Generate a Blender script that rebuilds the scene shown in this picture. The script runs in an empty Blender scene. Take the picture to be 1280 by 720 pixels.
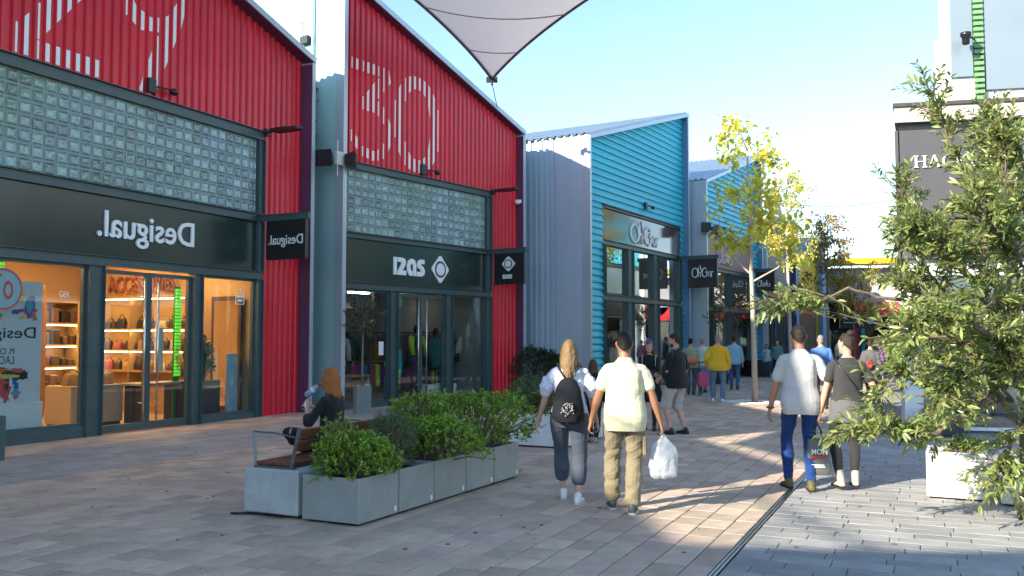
import bpy, bmesh, math, random
import numpy as np
from mathutils import Vector, Matrix, Quaternion, noise

R = math.radians
PI = math.pi
rnd = random.Random(7)
nrs = np.random.RandomState(11)
scn = bpy.context.scene
C = scn.collection

# ------------------------------------------------------------------ camera
cam_d = bpy.data.cameras.new('camera')
cam_d.sensor_width = 36.0
cam_d.lens = 36.0 * 1130 / 1280
cam_d.clip_start = 0.1
cam_d.clip_end = 2000
cam = bpy.data.objects.new('camera', cam_d)
C.objects.link(cam)
cam.location = (0, 0, 1.7)
cam.rotation_euler = (R(90 + 3.19), 0, 0)
scn.camera = cam

# ------------------------------------------------------------------ light
SUN_EL = R(25.0)
SUN_H = Vector((-0.8, -0.6))                       # horizontal direction towards the sun
sun_dir = Vector((SUN_H.x * math.cos(SUN_EL), SUN_H.y * math.cos(SUN_EL), math.sin(SUN_EL)))
world = bpy.data.worlds.new('World')
scn.world = world
world.use_nodes = True
wn = world.node_tree
bg = wn.nodes['Background']
sky = wn.nodes.new('ShaderNodeTexSky')
sky.sky_type = 'NISHITA'
sky.sun_disc = False
sky.sun_elevation = SUN_EL
sky.sun_rotation = math.atan2(SUN_H.x, SUN_H.y)
sky.altitude = 300
sky.air_density = 1.0
sky.dust_density = 0.15
sky.ozone_density = 3.0
wn.links.new(sky.outputs[0], bg.inputs[0])
bg.inputs[1].default_value = 0.14
sun_l = bpy.data.lights.new('sun', 'SUN')
sun_l.energy = 4.2
sun_l.angle = R(0.5)
sun_l.color = (1.0, 0.93, 0.82)
sun = bpy.data.objects.new('sun', sun_l)
C.objects.link(sun)
sun.location = (-20, -15, 30)
sun.rotation_euler = (-sun_dir).to_track_quat('-Z', 'Y').to_euler()

scn.view_settings.view_transform = 'Standard'
scn.view_settings.look = 'None'
scn.view_settings.exposure = 1.55
scn.view_settings.gamma = 1.0
scn.view_settings.use_white_balance = True          # the photograph's camera was balanced a little warm
scn.view_settings.white_balance_temperature = 7000
scn.view_settings.white_balance_tint = 8
scn.render.engine = 'CYCLES'
scn.cycles.use_denoising = True
scn.cycles.max_bounces = 8
scn.cycles.transparent_max_bounces = 16
scn.cycles.sample_clamp_indirect = 6.0
scn.cycles.caustics_reflective = False
scn.cycles.caustics_refractive = False

# ------------------------------------------------------------------ materials
MATS = {}
def mat(name, col, rough=0.6, metal=0.0, var=0.12, vs=5.0, bump=0.0, bs=60.0, island=0.0, objr=0.0,
        spec=0.5, streak=None, trans=0.0, sheen=0.0, sss=0.0, coat=0.0, hue=0.0, stain=0.0):
    if name in MATS:
        return MATS[name]
    m = bpy.data.materials.new(name)
    m.use_nodes = True
    nt = m.node_tree
    N, L = nt.nodes, nt.links
    b = N['Principled BSDF']
    b.inputs['Roughness'].default_value = rough
    b.inputs['Metallic'].default_value = metal
    b.inputs['Specular IOR Level'].default_value = spec
    if sheen: b.inputs['Sheen Weight'].default_value = sheen
    if sss:
        b.inputs['Subsurface Weight'].default_value = sss
        b.inputs['Subsurface Radius'].default_value = (0.02, 0.008, 0.004)
    if coat: b.inputs['Coat Weight'].default_value = coat
    tc = N.new('ShaderNodeTexCoord')
    src = tc.outputs['Object']
    mp = N.new('ShaderNodeMapping')
    if streak: mp.inputs['Scale'].default_value = streak
    L.new(src, mp.inputs[0])
    nz = N.new('ShaderNodeTexNoise')
    nz.inputs['Scale'].default_value = vs
    nz.inputs['Detail'].default_value = 5
    L.new(mp.outputs[0], nz.inputs['Vector'])
    fac = nz.outputs['Fac']
    mx = N.new('ShaderNodeMix'); mx.data_type = 'RGBA'
    c0 = [max(0, c * (1 - var * 1.6)) for c in col]; c1 = [min(1, c * (1 + var * 1.6)) for c in col]
    mx.inputs[6].default_value = (*c0, 1); mx.inputs[7].default_value = (*c1, 1)
    L.new(fac, mx.inputs[0])
    out = mx.outputs[2]
    amt = island or objr
    if amt:
        if island:
            g = N.new('ShaderNodeNewGeometry'); ro = g.outputs['Random Per Island']
        else:
            g = N.new('ShaderNodeObjectInfo'); ro = g.outputs['Random']
        hs = N.new('ShaderNodeHueSaturation')
        mr = N.new('ShaderNodeMapRange')
        mr.inputs['To Min'].default_value = 1 - amt; mr.inputs['To Max'].default_value = 1 + amt
        L.new(ro, mr.inputs['Value']); L.new(mr.outputs[0], hs.inputs['Value'])
        if hue:
            m3 = N.new('ShaderNodeMath'); m3.operation = 'MULTIPLY'; m3.inputs[1].default_value = 7.31
            fr = N.new('ShaderNodeMath'); fr.operation = 'FRACT'
            m2 = N.new('ShaderNodeMapRange')
            m2.inputs['To Min'].default_value = 0.5 - hue; m2.inputs['To Max'].default_value = 0.5 + hue
            L.new(ro, m3.inputs[0]); L.new(m3.outputs[0], fr.inputs[0]); L.new(fr.outputs[0], m2.inputs['Value']); L.new(m2.outputs[0], hs.inputs['Hue'])
        L.new(out, hs.inputs['Color']); out = hs.outputs[0]
    if stain:        # worn and dirty patches, fixed to the ground
        ge = N.new('ShaderNodeNewGeometry')
        for (sc_, lo, hi) in ((0.45, 1 - stain, 1 + stain * 0.5), (5.0, 1 - stain * 0.7, 1 + stain * 0.35), (38.0, 1 - stain * 0.6, 1 + stain * 0.4)):
            nn = N.new('ShaderNodeTexNoise'); nn.inputs['Scale'].default_value = sc_; nn.inputs['Detail'].default_value = 6; nn.inputs['Roughness'].default_value = 0.65
            L.new(ge.outputs['Position'], nn.inputs['Vector'])
            rr_ = N.new('ShaderNodeMapRange'); rr_.inputs['From Min'].default_value = 0.32; rr_.inputs['From Max'].default_value = 0.68
            rr_.inputs['To Min'].default_value = lo; rr_.inputs['To Max'].default_value = hi
            L.new(nn.outputs['Fac'], rr_.inputs['Value'])
            h2 = N.new('ShaderNodeHueSaturation'); L.new(out, h2.inputs['Color']); L.new(rr_.outputs[0], h2.inputs['Value']); out = h2.outputs[0]
    L.new(out, b.inputs['Base Color'])
    if bump:
        n2 = N.new('ShaderNodeTexNoise'); n2.inputs['Scale'].default_value = bs; n2.inputs['Detail'].default_value = 4
        L.new(mp.outputs[0], n2.inputs['Vector'])
        bp = N.new('ShaderNodeBump'); bp.inputs['Strength'].default_value = bump; bp.inputs['Distance'].default_value = 0.01
        L.new(n2.outputs['Fac'], bp.inputs['Height']); L.new(bp.outputs[0], b.inputs['Normal'])
    if rough > 0.15:
        mr = N.new('ShaderNodeMapRange'); mr.inputs['To Min'].default_value = rough * 0.8; mr.inputs['To Max'].default_value = min(1, rough * 1.2)
        L.new(fac, mr.inputs['Value']); L.new(mr.outputs[0], b.inputs['Roughness'])
    if trans:
        t = N.new('ShaderNodeBsdfTranslucent'); ms = N.new('ShaderNodeMixShader'); ms.inputs[0].default_value = trans
        L.new(out, t.inputs[0]); L.new(b.outputs[0], ms.inputs[1]); L.new(t.outputs[0], ms.inputs[2])
        L.new(ms.outputs[0], N['Material Output'].inputs[0])
    MATS[name] = m
    return m

def glow(name, col, strength):
    if name in MATS: return MATS[name]
    m = bpy.data.materials.new(name); m.use_nodes = True
    b = m.node_tree.nodes['Principled BSDF']
    b.inputs['Base Color'].default_value = (*col, 1)
    b.inputs['Emission Color'].default_value = (*col, 1)
    b.inputs['Emission Strength'].default_value = strength
    MATS[name] = m
    return m

def glass(name, tint=(0.85, 0.9, 0.9), gain=1.6, wav=0.0):
    if name in MATS: return MATS[name]
    m = bpy.data.materials.new(name); m.use_nodes = True
    nt = m.node_tree; N, L = nt.nodes, nt.links
    N.remove(N['Principled BSDF'])
    lw = N.new('ShaderNodeLayerWeight'); lw.inputs['Blend'].default_value = 0.5
    pw = N.new('ShaderNodeMath'); pw.operation = 'POWER'; pw.inputs[1].default_value = 4.0
    mu = N.new('ShaderNodeMath'); mu.operation = 'MULTIPLY_ADD'; mu.inputs[1].default_value = 0.5 * gain; mu.inputs[2].default_value = 0.025 * gain; mu.use_clamp = True
    L.new(lw.outputs['Facing'], pw.inputs[0]); L.new(pw.outputs[0], mu.inputs[0])
    tr = N.new('ShaderNodeBsdfTransparent'); tr.inputs[0].default_value = (*tint, 1)
    gl = N.new('ShaderNodeBsdfGlossy'); gl.inputs['Roughness'].default_value = 0.01
    gl.inputs[0].default_value = (0.95, 0.97, 1, 1)
    ms = N.new('ShaderNodeMixShader')
    L.new(mu.outputs[0], ms.inputs[0])
    L.new(tr.outputs[0], ms.inputs[1]); L.new(gl.outputs[0], ms.inputs[2])
    L.new(ms.outputs[0], N['Material Output'].inputs[0])
    tc = N.new('ShaderNodeTexCoord'); nz = N.new('ShaderNodeTexNoise'); nz.inputs['Scale'].default_value = 1.3
    bp = N.new('ShaderNodeBump'); bp.inputs['Strength'].default_value = 0.04 if not wav else wav; bp.inputs['Distance'].default_value = 0.02
    L.new(tc.outputs['Object'], nz.inputs['Vector']); L.new(nz.outputs['Fac'], bp.inputs['Height'])
    L.new(bp.outputs[0], gl.inputs['Normal'])
    MATS[name] = m
    return m

# ------------------------------------------------------------------ mesh helpers
class MB:
    def __init__(s):
        s.v = []; s.f = []; s.m = []
    def add(s, vs, fs, m=0):
        o = len(s.v); s.v.extend([tuple(p) for p in vs])
        for f in fs:
            s.f.append([i + o for i in f]); s.m.append(m)
    def box(s, x0, x1, y0, y1, z0, z1, m=0, M=None):
        vs = [(x0, y0, z0), (x1, y0, z0), (x1, y1, z0), (x0, y1, z0), (x0, y0, z1), (x1, y0, z1), (x1, y1, z1), (x0, y1, z1)]
        if M is not None: vs = [M @ Vector(p) for p in vs]
        s.add(vs, [(0, 3, 2, 1), (4, 5, 6, 7), (0, 1, 5, 4), (1, 2, 6, 5), (2, 3, 7, 6), (3, 0, 4, 7)], m)
    def cbox(s, x0, x1, y0, y1, z0, z1, c=0.006, m=0, M=None):
        bm = bmesh.new(); bmesh.ops.create_cube(bm, size=1)
        for v in bm.verts:
            v.co = Vector(((x0 + x1) / 2 + v.co.x * (x1 - x0), (y0 + y1) / 2 + v.co.y * (y1 - y0), (z0 + z1) / 2 + v.co.z * (z1 - z0)))
        bmesh.ops.bevel(bm, geom=bm.edges[:], offset=c, segments=1, affect='EDGES')
        bm.verts.index_update()
        s.add([(M @ v.co if M is not None else v.co) for v in bm.verts], [[v.index for v in f.verts] for f in bm.faces], m)
        bm.free()
    def prism(s, poly, y0, y1, m=0):            # polygon in x,z extruded along y
        n = len(poly)
        vs = [(x, y0, z) for x, z in poly] + [(x, y1, z) for x, z in poly]
        s.add(vs, [tuple(range(n)), tuple(range(2 * n - 1, n - 1, -1))] + [(i, i + n, (i + 1) % n + n, (i + 1) % n) for i in range(n)], m)
    def prismz(s, poly, z0, z1, m=0):
        n = len(poly)
        vs = [(x, y, z0) for x, y in poly] + [(x, y, z1) for x, y in poly]
        s.add(vs, [tuple(range(n - 1, -1, -1)), tuple(range(n, 2 * n))] + [(i, (i + 1) % n, (i + 1) % n + n, i + n) for i in range(n)], m)
    def loft(s, rings, m=0, cap=True):
        o = len(s.v); n = len(rings[0])
        for r in rings: s.v.extend([tuple(p) for p in r])
        for k in range(len(rings) - 1):
            for i in range(n):
                j = (i + 1) % n
                s.f.append([o + k * n + i, o + k * n + j, o + (k + 1) * n + j, o + (k + 1) * n + i]); s.m.append(m)
        if cap:
            s.f.append([o + i for i in range(n - 1, -1, -1)]); s.m.append(m)
            s.f.append([o + (len(rings) - 1) * n + i for i in range(n)]); s.m.append(m)
    def tube(s, pts, r, n=8, m=0, cap=True, flat=1.0, up=None):
        pts = [Vector(p) for p in pts]
        rs = r if isinstance(r, (list, tuple)) else [r] * len(pts)
        rings = []; u = None
        for i, p in enumerate(pts):
            t = (pts[min(i + 1, len(pts) - 1)] - pts[max(i - 1, 0)])
            if t.length < 1e-9: t = Vector((0, 0, 1))
            t.normalize()
            if u is None:
                a = Vector(up) if up is not None else (Vector((0, 0, 1)) if abs(t.z) < 0.9 else Vector((1, 0, 0)))
                u = (a - t * a.dot(t)).normalized()
            else:
                u = (u - t * u.dot(t))
                if u.length < 1e-6: u = t.orthogonal()
                u.normalize()
            w = t.cross(u)
            rings.append([p + (u * math.cos(2 * PI * k / n) * flat + w * math.sin(2 * PI * k / n)) * rs[i] for k in range(n)])
        s.loft(rings, m, cap)
    def ell(s, c, rx, ry, rz, n=12, k=8, m=0, M=None):
        c = Vector(c); rings = []
        for i in range(k + 1):
            a = -PI / 2 + PI * i / k
            rr = max(math.cos(a), 0.02); zz = math.sin(a)
            ring = [Vector((math.cos(2 * PI * j / n) * rr * rx, math.sin(2 * PI * j / n) * rr * ry, zz * rz)) for j in range(n)]
            rings.append([c + (M @ p if M is not None else p) for p in ring])
        s.loft(rings, m)
    def data(s, name, mats, smooth=False):
        me = bpy.data.meshes.new(name)
        me.from_pydata(s.v, [], s.f)
        for q in (mats if isinstance(mats, (list, tuple)) else [mats]): me.materials.append(q)
        if any(s.m): me.polygons.foreach_set('material_index', s.m)
        if smooth: me.polygons.foreach_set('use_smooth', [True] * len(s.f))
        me.update()
        return me
    def build(s, name, mats, parent=None, smooth=False, loc=None, rz=None):
        return link(name, s.data(name, mats, smooth), parent, loc, rz)

def link(name, me, parent=None, loc=None, rz=None):
    o = bpy.data.objects.new(name, me); C.objects.link(o)
    if parent is not None: o.parent = parent
    if loc is not None: o.location = loc
    if rz is not None: o.rotation_euler = (0, 0, rz)
    return o

def tag(o, label=None, cat=None, group=None, kind=None):
    if label: o['label'] = label
    if cat: o['category'] = cat
    if group: o['group'] = group
    if kind: o['kind'] = kind
    return o

def empty(name, label, cat, loc=(0, 0, 0), rz=0.0, group=None):
    o = bpy.data.objects.new(name, None); C.objects.link(o)
    o.location = loc; o.rotation_euler = (0, 0, rz); o.empty_display_size = 0.2
    return tag(o, label, cat, group)

def copy_tree(o, parent=None):
    c = o.copy(); C.objects.link(c)
    if parent is not None: c.parent = parent
    for ch in list(o.children): copy_tree(ch, c)
    return c

def shade(o, ang=35):
    me = o.data
    me.polygons.foreach_set('use_smooth', [True] * len(me.polygons))
    bm = bmesh.new(); bm.from_mesh(me)
    for e in bm.edges:
        if len(e.link_faces) == 2 and e.calc_face_angle(0) > R(ang): e.smooth = False
    bm.to_mesh(me); bm.free()
    return o

# lettering: (text, box) -> mesh in the x,z plane facing -y
def text_mesh(txt, x0, x1, z0, z1, y, depth=0.02, mirror=False, bold=0.0, m=None, parent=None, name='lettering', shear=0.0, space=1.0):
    cu = bpy.data.curves.new('t', 'FONT')
    cu.body = txt; cu.extrude = 0.5; cu.offset = bold; cu.resolution_u = 3; cu.shear = shear; cu.space_character = space
    ob = bpy.data.objects.new('t', cu); C.objects.link(ob)
    dg = bpy.context.evaluated_depsgraph_get(); dg.update()
    me = bpy.data.meshes.new_from_object(ob.evaluated_get(dg))
    bpy.data.objects.remove(ob); bpy.data.curves.remove(cu)
    n = len(me.vertices); co = np.zeros(n * 3, np.float32); me.vertices.foreach_get('co', co); co = co.reshape(-1, 3)
    mn = co.min(0); mx = co.max(0)
    u = (co[:, 0] - mn[0]) / (mx[0] - mn[0]); v = (co[:, 1] - mn[1]) / (mx[1] - mn[1])
    if mirror: u = 1 - u
    w = (co[:, 2] - mn[2]) / (mx[2] - mn[2])
    out = np.stack([x0 + u * (x1 - x0), y - w * depth, z0 + v * (z1 - z0)], 1).astype(np.float32)
    me.vertices.foreach_set('co', out.ravel())
    if mirror: me.flip_normals()
    me.materials.clear(); me.materials.append(m)
    me.update(); me.name = name
    return link(name, me, parent)
# ------------------------------------------------------------------ shared materials
M_red = mat('red_paint', (0.70, 0.016, 0.040), 0.36, var=0.14, vs=3.5, bump=0.06, bs=14, streak=(1, 1, 0.10), stain=0.12)
M_teal = mat('teal_paint', (0.006, 0.46, 0.60), 0.42, var=0.12, vs=1.2, bump=0.05, bs=12, streak=(0.3, 1, 1), objr=0.05)
M_steel = mat('blue_grey_steel', (0.050, 0.088, 0.095), 0.42, var=0.2, vs=3, bump=0.04, bs=30)
M_plum = mat('plum_reflection', (0.11, 0.045, 0.10), 0.5, var=0.12, vs=2)  # reflected red and shade on the grey frame, put into the colour
M_blueframe = mat('blue_lining', (0.10, 0.22, 0.36), 0.5, var=0.12, vs=2)
M_zinc = mat('zinc_sheet', (0.42, 0.50, 0.56), 0.42, 0.35, var=0.10, vs=1.2, bump=0.04, bs=10, streak=(1, 1, 0.3))
M_wallmetal = mat('pale_metal_cladding', (0.47, 0.56, 0.60), 0.40, 0.35, var=0.12, vs=0.9, bump=0.05, bs=8, streak=(1, 1, 0.3))
M_wallteal = mat('sea_green_metal_cladding', (0.38, 0.58, 0.60), 0.42, 0.25, var=0.12, vs=0.9, bump=0.05, bs=8, streak=(1, 1, 0.3))
M_wallblue = mat('lavender_blue_metal_cladding', (0.43, 0.53, 0.63), 0.45, 0.2, var=0.12, vs=0.9, bump=0.05, bs=8, streak=(1, 1, 0.3))
M_signdark = mat('dark_green_fascia', (0.014, 0.034, 0.030), 0.22, var=0.15, vs=1.0, spec=0.6)
M_signrose = mat('slate_sign_panel', (0.10, 0.075, 0.085), 0.10, var=0.12, vs=0.8, spec=0.8)
M_black = mat('black_paint', (0.012, 0.012, 0.016), 0.35, var=0.2)
M_white = mat('white_paint', (0.78, 0.79, 0.80), 0.5, var=0.04, stain=0.06)
M_whitel = mat('white_letter', (0.80, 0.84, 0.86), 0.4, var=0.03)
M_mortar = mat('grey_mortar', (0.24, 0.31, 0.31), 0.6, var=0.12, vs=8)
M_steelbar = mat('brushed_steel', (0.55, 0.55, 0.54), 0.25, 1.0, var=0.1)
M_darkmetal = mat('dark_metal', (0.03, 0.035, 0.04), 0.45, 0.3, var=0.15)
M_glass = glass('window_glass')
M_glassr = glass('mirror_window_glass', (0.7, 0.76, 0.78), 4.2)
M_conc = mat('pale_concrete', (0.42, 0.45, 0.46), 0.8, var=0.10, vs=6, bump=0.25, bs=70, stain=0.14)
M_planter = mat('grey_planter_coating', (0.29, 0.31, 0.30), 0.55, var=0.10, vs=4, bump=0.06, bs=120, stain=0.12)
M_planterw = mat('white_planter_coating', (0.70, 0.71, 0.72), 0.6, var=0.06, vs=4, bump=0.08, bs=90, stain=0.10)
M_soil = mat('planter_soil', (0.035, 0.022, 0.015), 0.95, var=0.4, vs=30, bump=0.6, bs=80)

def glass_block_material():
    m = bpy.data.materials.new('glass_block'); m.use_nodes = True
    nt = m.node_tree; N, L = nt.nodes, nt.links; b = N['Principled BSDF']
    oi = N.new('ShaderNodeObjectInfo'); tc = N.new('ShaderNodeTexCoord')
    ad = N.new('ShaderNodeVectorMath'); ad.operation = 'ADD'
    sc = N.new('ShaderNodeVectorMath'); sc.operation = 'SCALE'; sc.inputs['Scale'].default_value = 0.6
    L.new(oi.outputs['Location'], sc.inputs[0]); L.new(tc.outputs['Object'], ad.inputs[0]); L.new(sc.outputs[0], ad.inputs[1])
    nz = N.new('ShaderNodeTexNoise'); nz.inputs['Scale'].default_value = 0.55; nz.inputs['Detail'].default_value = 3
    L.new(ad.outputs[0], nz.inputs['Vector'])
    cr = N.new('ShaderNodeValToRGB')  # sky blue and tree green reflections painted into the block colour
    cr.color_ramp.elements[0].position = 0.30; cr.color_ramp.elements[0].color = (0.16, 0.28, 0.21, 1)
    cr.color_ramp.elements[1].position = 0.72; cr.color_ramp.elements[1].color = (0.25, 0.36, 0.52, 1)
    e = cr.color_ramp.elements.new(0.5); e.color = (0.20, 0.32, 0.33, 1)
    L.new(nz.outputs['Fac'], cr.inputs[0])
    mr = N.new('ShaderNodeMapRange'); mr.inputs['To Min'].default_value = 0.62; mr.inputs['To Max'].default_value = 1.3
    L.new(oi.outputs['Random'], mr.inputs['Value'])
    hs = N.new('ShaderNodeHueSaturation'); L.new(cr.outputs[0], hs.inputs['Color']); L.new(mr.outputs[0], hs.inputs['Value'])
    L.new(hs.outputs[0], b.inputs['Base Color'])
    b.inputs['Roughness'].default_value = 0.12
    b.inputs['Specular IOR Level'].default_value = 0.9
    n2 = N.new('ShaderNodeTexNoise'); n2.inputs['Scale'].default_value = 9; n2.inputs['Detail'].default_value = 1
    L.new(ad.outputs[0], n2.inputs['Vector'])
    bp = N.new('ShaderNodeBump'); bp.inputs['Strength'].default_value = 0.55; bp.inputs['Distance'].default_value = 0.05
    L.new(n2.outputs['Fac'], bp.inputs['Height']); L.new(bp.outputs[0], b.inputs['Normal'])
    return m
M_block = glass_block_material()

# ------------------------------------------------------------------ shop unit kit.
# local frame: x along the front, y into the building, z up
FASC = 0.14
def ang(d): return math.atan2(d[1], d[0])
def unorm(d):
    l = math.hypot(d[0], d[1]); return (d[0] / l, d[1] / l)

def corrugated(mb, xa, xb, zb, zt, pitch=0.20, depth=0.045, y=0.0):
    """vertical ribs between xa and xb from zb to zt(x)"""
    n = max(1, round((xb - xa) / pitch)); p = (xb - xa) / n
    xs = []
    for i in range(n):
        o = xa + i * p
        xs += [(o, y), (o + p * 0.22, y), (o + p * 0.34, y - depth), (o + p * 0.78, y - depth), (o + p * 0.90, y)]
    xs.append((xb, y))
    vs = []
    for (x, yy) in xs: vs += [(x, yy, zb), (x, yy, zt(x))]
    fs = [(2 * i, 2 * i + 2, 2 * i + 3, 2 * i + 1) for i in range(len(xs) - 1)]
    mb.add(vs, fs)
    return [(xa + i * p + p * 0.34, xa + i * p + p * 0.78) for i in range(n)]

def hits(polys, x):
    zs = []
    for poly in polys:
        for i in range(len(poly)):
            (x0, z0), (x1, z1) = poly[i], poly[(i + 1) % len(poly)]
            if (x0 <= x) != (x1 <= x): zs.append(z0 + (z1 - z0) * (x - x0) / (x1 - x0))
    zs.sort()
    return [(zs[i], zs[i + 1]) for i in range(0, len(zs) - 1, 2)]

def painted_number(ribs, glyphs, y, root, labels):
    """white digits painted on the crests of the ribs, one part per digit"""
    for polys, label in zip(glyphs, labels):
        mb = MB()
        for (a, b) in ribs:
            a += 0.004; b -= 0.004
            ha, hb = hits(polys, a), hits(polys, b)
            if len(ha) == len(hb):
                for (p, q), (r, t) in zip(ha, hb):
                    if q - p > 0.01 or t - r > 0.01: mb.add([(a, y, p), (b, y, r), (b, y, t), (a, y, q)], [(0, 1, 2, 3)])
            else:
                mm = (a + b) / 2; x0, x1 = (a, mm) if len(ha) > len(hb) else (mm, b)
                for (p, q) in (ha if len(ha) > len(hb) else hb): mb.add([(x0, y, p), (x1, y, p), (x1, y, q), (x0, y, q)], [(0, 1, 2, 3)])
        o = mb.build('painted_digit', M_whitel, root); o['label'] = label

def ring_poly(cx, cz, rx, rz, th, n=40, p=2.3):
    def sup(a, r1, r2):
        c, s = math.cos(a), math.sin(a)
        return (cx + r1 * math.copysign(abs(c) ** (2 / p), c), cz + r2 * math.copysign(abs(s) ** (2 / p), s))
    return [[sup(2 * PI * i / n, rx, rz) for i in range(n)], [sup(2 * PI * i / n, rx - th, rz - th * 0.92) for i in range(n)]]

def beam(root, xa, xb, z0, z1, mtl=None, y=0.0):
    mb = MB()
    mb.box(xa, xb, y - 0.035, y + 0.06, z0 + 0.012, z1 - 0.012)
    mb.box(xa, xb, y - 0.10, y + 0.062, z1 - 0.012, z1); mb.box(xa, xb, y - 0.10, y + 0.062, z0, z0 + 0.012)
    return mb.build('beam', mtl or M_steel, root)
def post(root, xa, xb, z0, z1, mtl=None, y=0.0):
    mb = MB()
    mb.box(xa + 0.012, xb - 0.012, y - 0.045, y + 0.06, z0, z1)
    mb.box(xa, xa + 0.012, y - 0.11, y + 0.062, z0, z1); mb.box(xb - 0.012, xb, y - 0.11, y + 0.062, z0, z1)
    return mb.build('post', mtl or M_steel, root)

def pane_frame(root, name, xa, xb, z0, z1, w=0.05, y=0.02, g=None, mtl=None, kick=0.0):
    mb = MB()
    mb.box(xa, xa + w, y - 0.03, y + 0.04, z0, z1); mb.box(xb - w, xb, y - 0.03, y + 0.04, z0, z1)
    mb.box(xa + w, xb - w, y - 0.027, y + 0.037, z1 - w, z1); mb.box(xa + w, xb - w, y - 0.027, y + 0.037, z0, z0 + w + kick)
    f = mb.build(name, mtl or M_steel, root)
    gb = MB(); gb.box(xa + w - 0.004, xb - w + 0.004, y, y + 0.012, z0 + w + kick - 0.004, z1 - w + 0.004)
    gb.build('pane', g or M_glass, f)
    return f

BLOCKS = {}
def glass_blocks(root, xa, xb, z0, z1, pitch=0.235):
    nx = round((xb - xa) / pitch); nz = round((z1 - z0) / pitch)
    px, pz = (xb - xa) / nx, (z1 - z0) / nz
    bk = MB(); bk.box(xa, xb, 0.0, 0.10, z0, z1)
    w = bk.build('glass_block_wall', M_mortar, root)
    if 'b' not in BLOCKS:
        mb = MB(); h = 0.095
        def sq(r, y): return [(-r, y, -r), (r, y, -r), (r, y, r), (-r, y, r)]
        mb.add(sq(h, 0.02) + sq(h, -0.012) + sq(h * 0.88, -0.022) + sq(h * 0.62, -0.008), [(0, 1, 5, 4), (1, 2, 6, 5), (2, 3, 7, 6), (3, 0, 4, 7), (4, 5, 9, 8), (5, 6, 10, 9), (6, 7, 11, 10), (7, 4, 8, 11), (8, 9, 13, 12), (9, 10, 14, 13), (10, 11, 15, 14), (11, 8, 12, 15), (12, 13, 14, 15)])
        BLOCKS['b'] = mb.data('glass_block', M_block)
    k = 0
    for j in range(nz):
        for i in range(nx):
            o = link('glass_block', BLOCKS['b'], w, (xa + (i + 0.5) * px, 0, z0 + (j + 0.5) * pz))
            o.scale = (px / pitch, 1, pz / pitch); o.rotation_euler = (rnd.gauss(0, 0.012), 0, rnd.gauss(0, 0.012)); k += 1
    return w

def shell(root, W, zL, zR, skin_lining, fr=0.30, depth=11.0, wallm=None, roofm=None, flat=0.7, ribs=True):
    """portal frame, lining, side walls, corrugated roof of a mono-pitch shop unit"""
    zr = lambda x: zL + (zR - zL) * x / W
    wallm = wallm or M_wallmetal
    mb = MB(); t = 0.12
    mb.box(0, t, -fr, 0.0, 0, zr(0) - FASC)
    mb.box(W - t, W, -fr, 0.0, 0, zr(W) - FASC)
    mb.prism([(0, zr(0) - FASC), (W, zr(W) - FASC), (W, zr(W)), (0, zr(0))], -fr - 0.012, 0.0)
    mb.build('portal_frame', M_zinc, root)
    lb = MB(); e = 0.006
    lb.box(W - t - e, W - t, -fr + 0.012, -0.001, 0, zr(W) - FASC - 0.05)
    lb.box(t, t + e, -fr + 0.012, -0.001, 0, zr(0) - FASC - 0.03)
    lb.prism([(t + e, zr(t) - FASC - 0.012), (W - t - e, zr(W - t) - FASC - 0.012), (W - t - e, zr(W - t) - FASC - 0.001), (t + e, zr(t) - FASC - 0.001)], -fr + 0.012, -0.001)
    lb.build('reveal_lining', skin_lining, root)
    # left wall: smooth return panel, then ribbed sheets
    wb = MB()
    wb.box(0.0, 0.10, 0.0, flat, 0, zr(0) - 0.02)
    wb.build('corner_panel', wallm, root)
    rb = MB()
    n = int((depth - flat - 0.02) / 0.20)
    ys = []
    for i in range(n):
        o = flat + 0.02 + i * 0.20
        ys += [(0.05, o), (0.05, o + 0.05), (0.0, o + 0.07), (0.0, o + 0.15), (0.05, o + 0.17)]
    ys.append((0.05, flat + 0.02 + n * 0.2))
    vs = []
    for (x, y) in ys: vs += [(x, y, 0), (x, y, zr(0) - 0.01)]
    if ribs:
        rb.add(vs, [(2 * i, 2 * i + 1, 2 * i + 3, 2 * i + 2) for i in range(len(ys) - 1)])
    else:
        for k in range(int((depth - flat) / 1.1)): rb.box(0.01, 0.08, flat + 0.01 + k * 1.1, flat + k * 1.1 + 1.1 - 0.008, 0, zr(0) - 0.01)
    rb.build('ribbed_side_wall' if ribs else 'side_panel_wall', wallm, root)
    b2 = MB(); b2.box(W - 0.10, W - 0.002, 0.0, depth, 0, zr(W) - 0.02); b2.box(0.1, W - 0.1, depth - 0.1, depth - 0.002, 0, min(zL, zR) - 0.02)
    b2.box(0.1, 0.14, 0.0, depth, 0, zr(0) - 0.05)
    b2.prism([(0.1, min(zL, zR) - 0.02), (W - 0.1, min(zL, zR) - 0.02), (W - 0.1, zr(W - .1) - .02), (0.1, zr(.1) - .02)], depth - 0.1, depth - 0.002)
    b2.build('wall', wallm, root)
    # roof: trapezoid ribs running up the slope
    ro = MB(); n = int((depth + fr) / 0.25)
    pr = []
    for i in range(n):
        o = -fr + i * 0.25
        pr += [(o, 0.0), (o + 0.10, 0.0), (o + 0.13, 0.05), (o + 0.19, 0.05), (o + 0.22, 0.0)]
    pr.append((-fr + n * 0.25, 0.0))
    vs = []
    ov = 0.06
    for (y, z) in pr: vs += [(-ov, y, zr(-ov) + 0.012 + z), (W + ov, y, zr(W + ov) + 0.012 + z)]
    ro.add(vs, [(2 * i, 2 * i + 1, 2 * i + 3, 2 * i + 2) for i in range(len(pr) - 1)])
    ro.prism([(0, zr(0) - 0.01), (W, zr(W) - 0.01), (W, zr(W) + 0.008), (0, zr(0) + 0.008)], 0.003, depth)
    ro.build('roof', roofm or M_zinc, root)
    return zr

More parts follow.
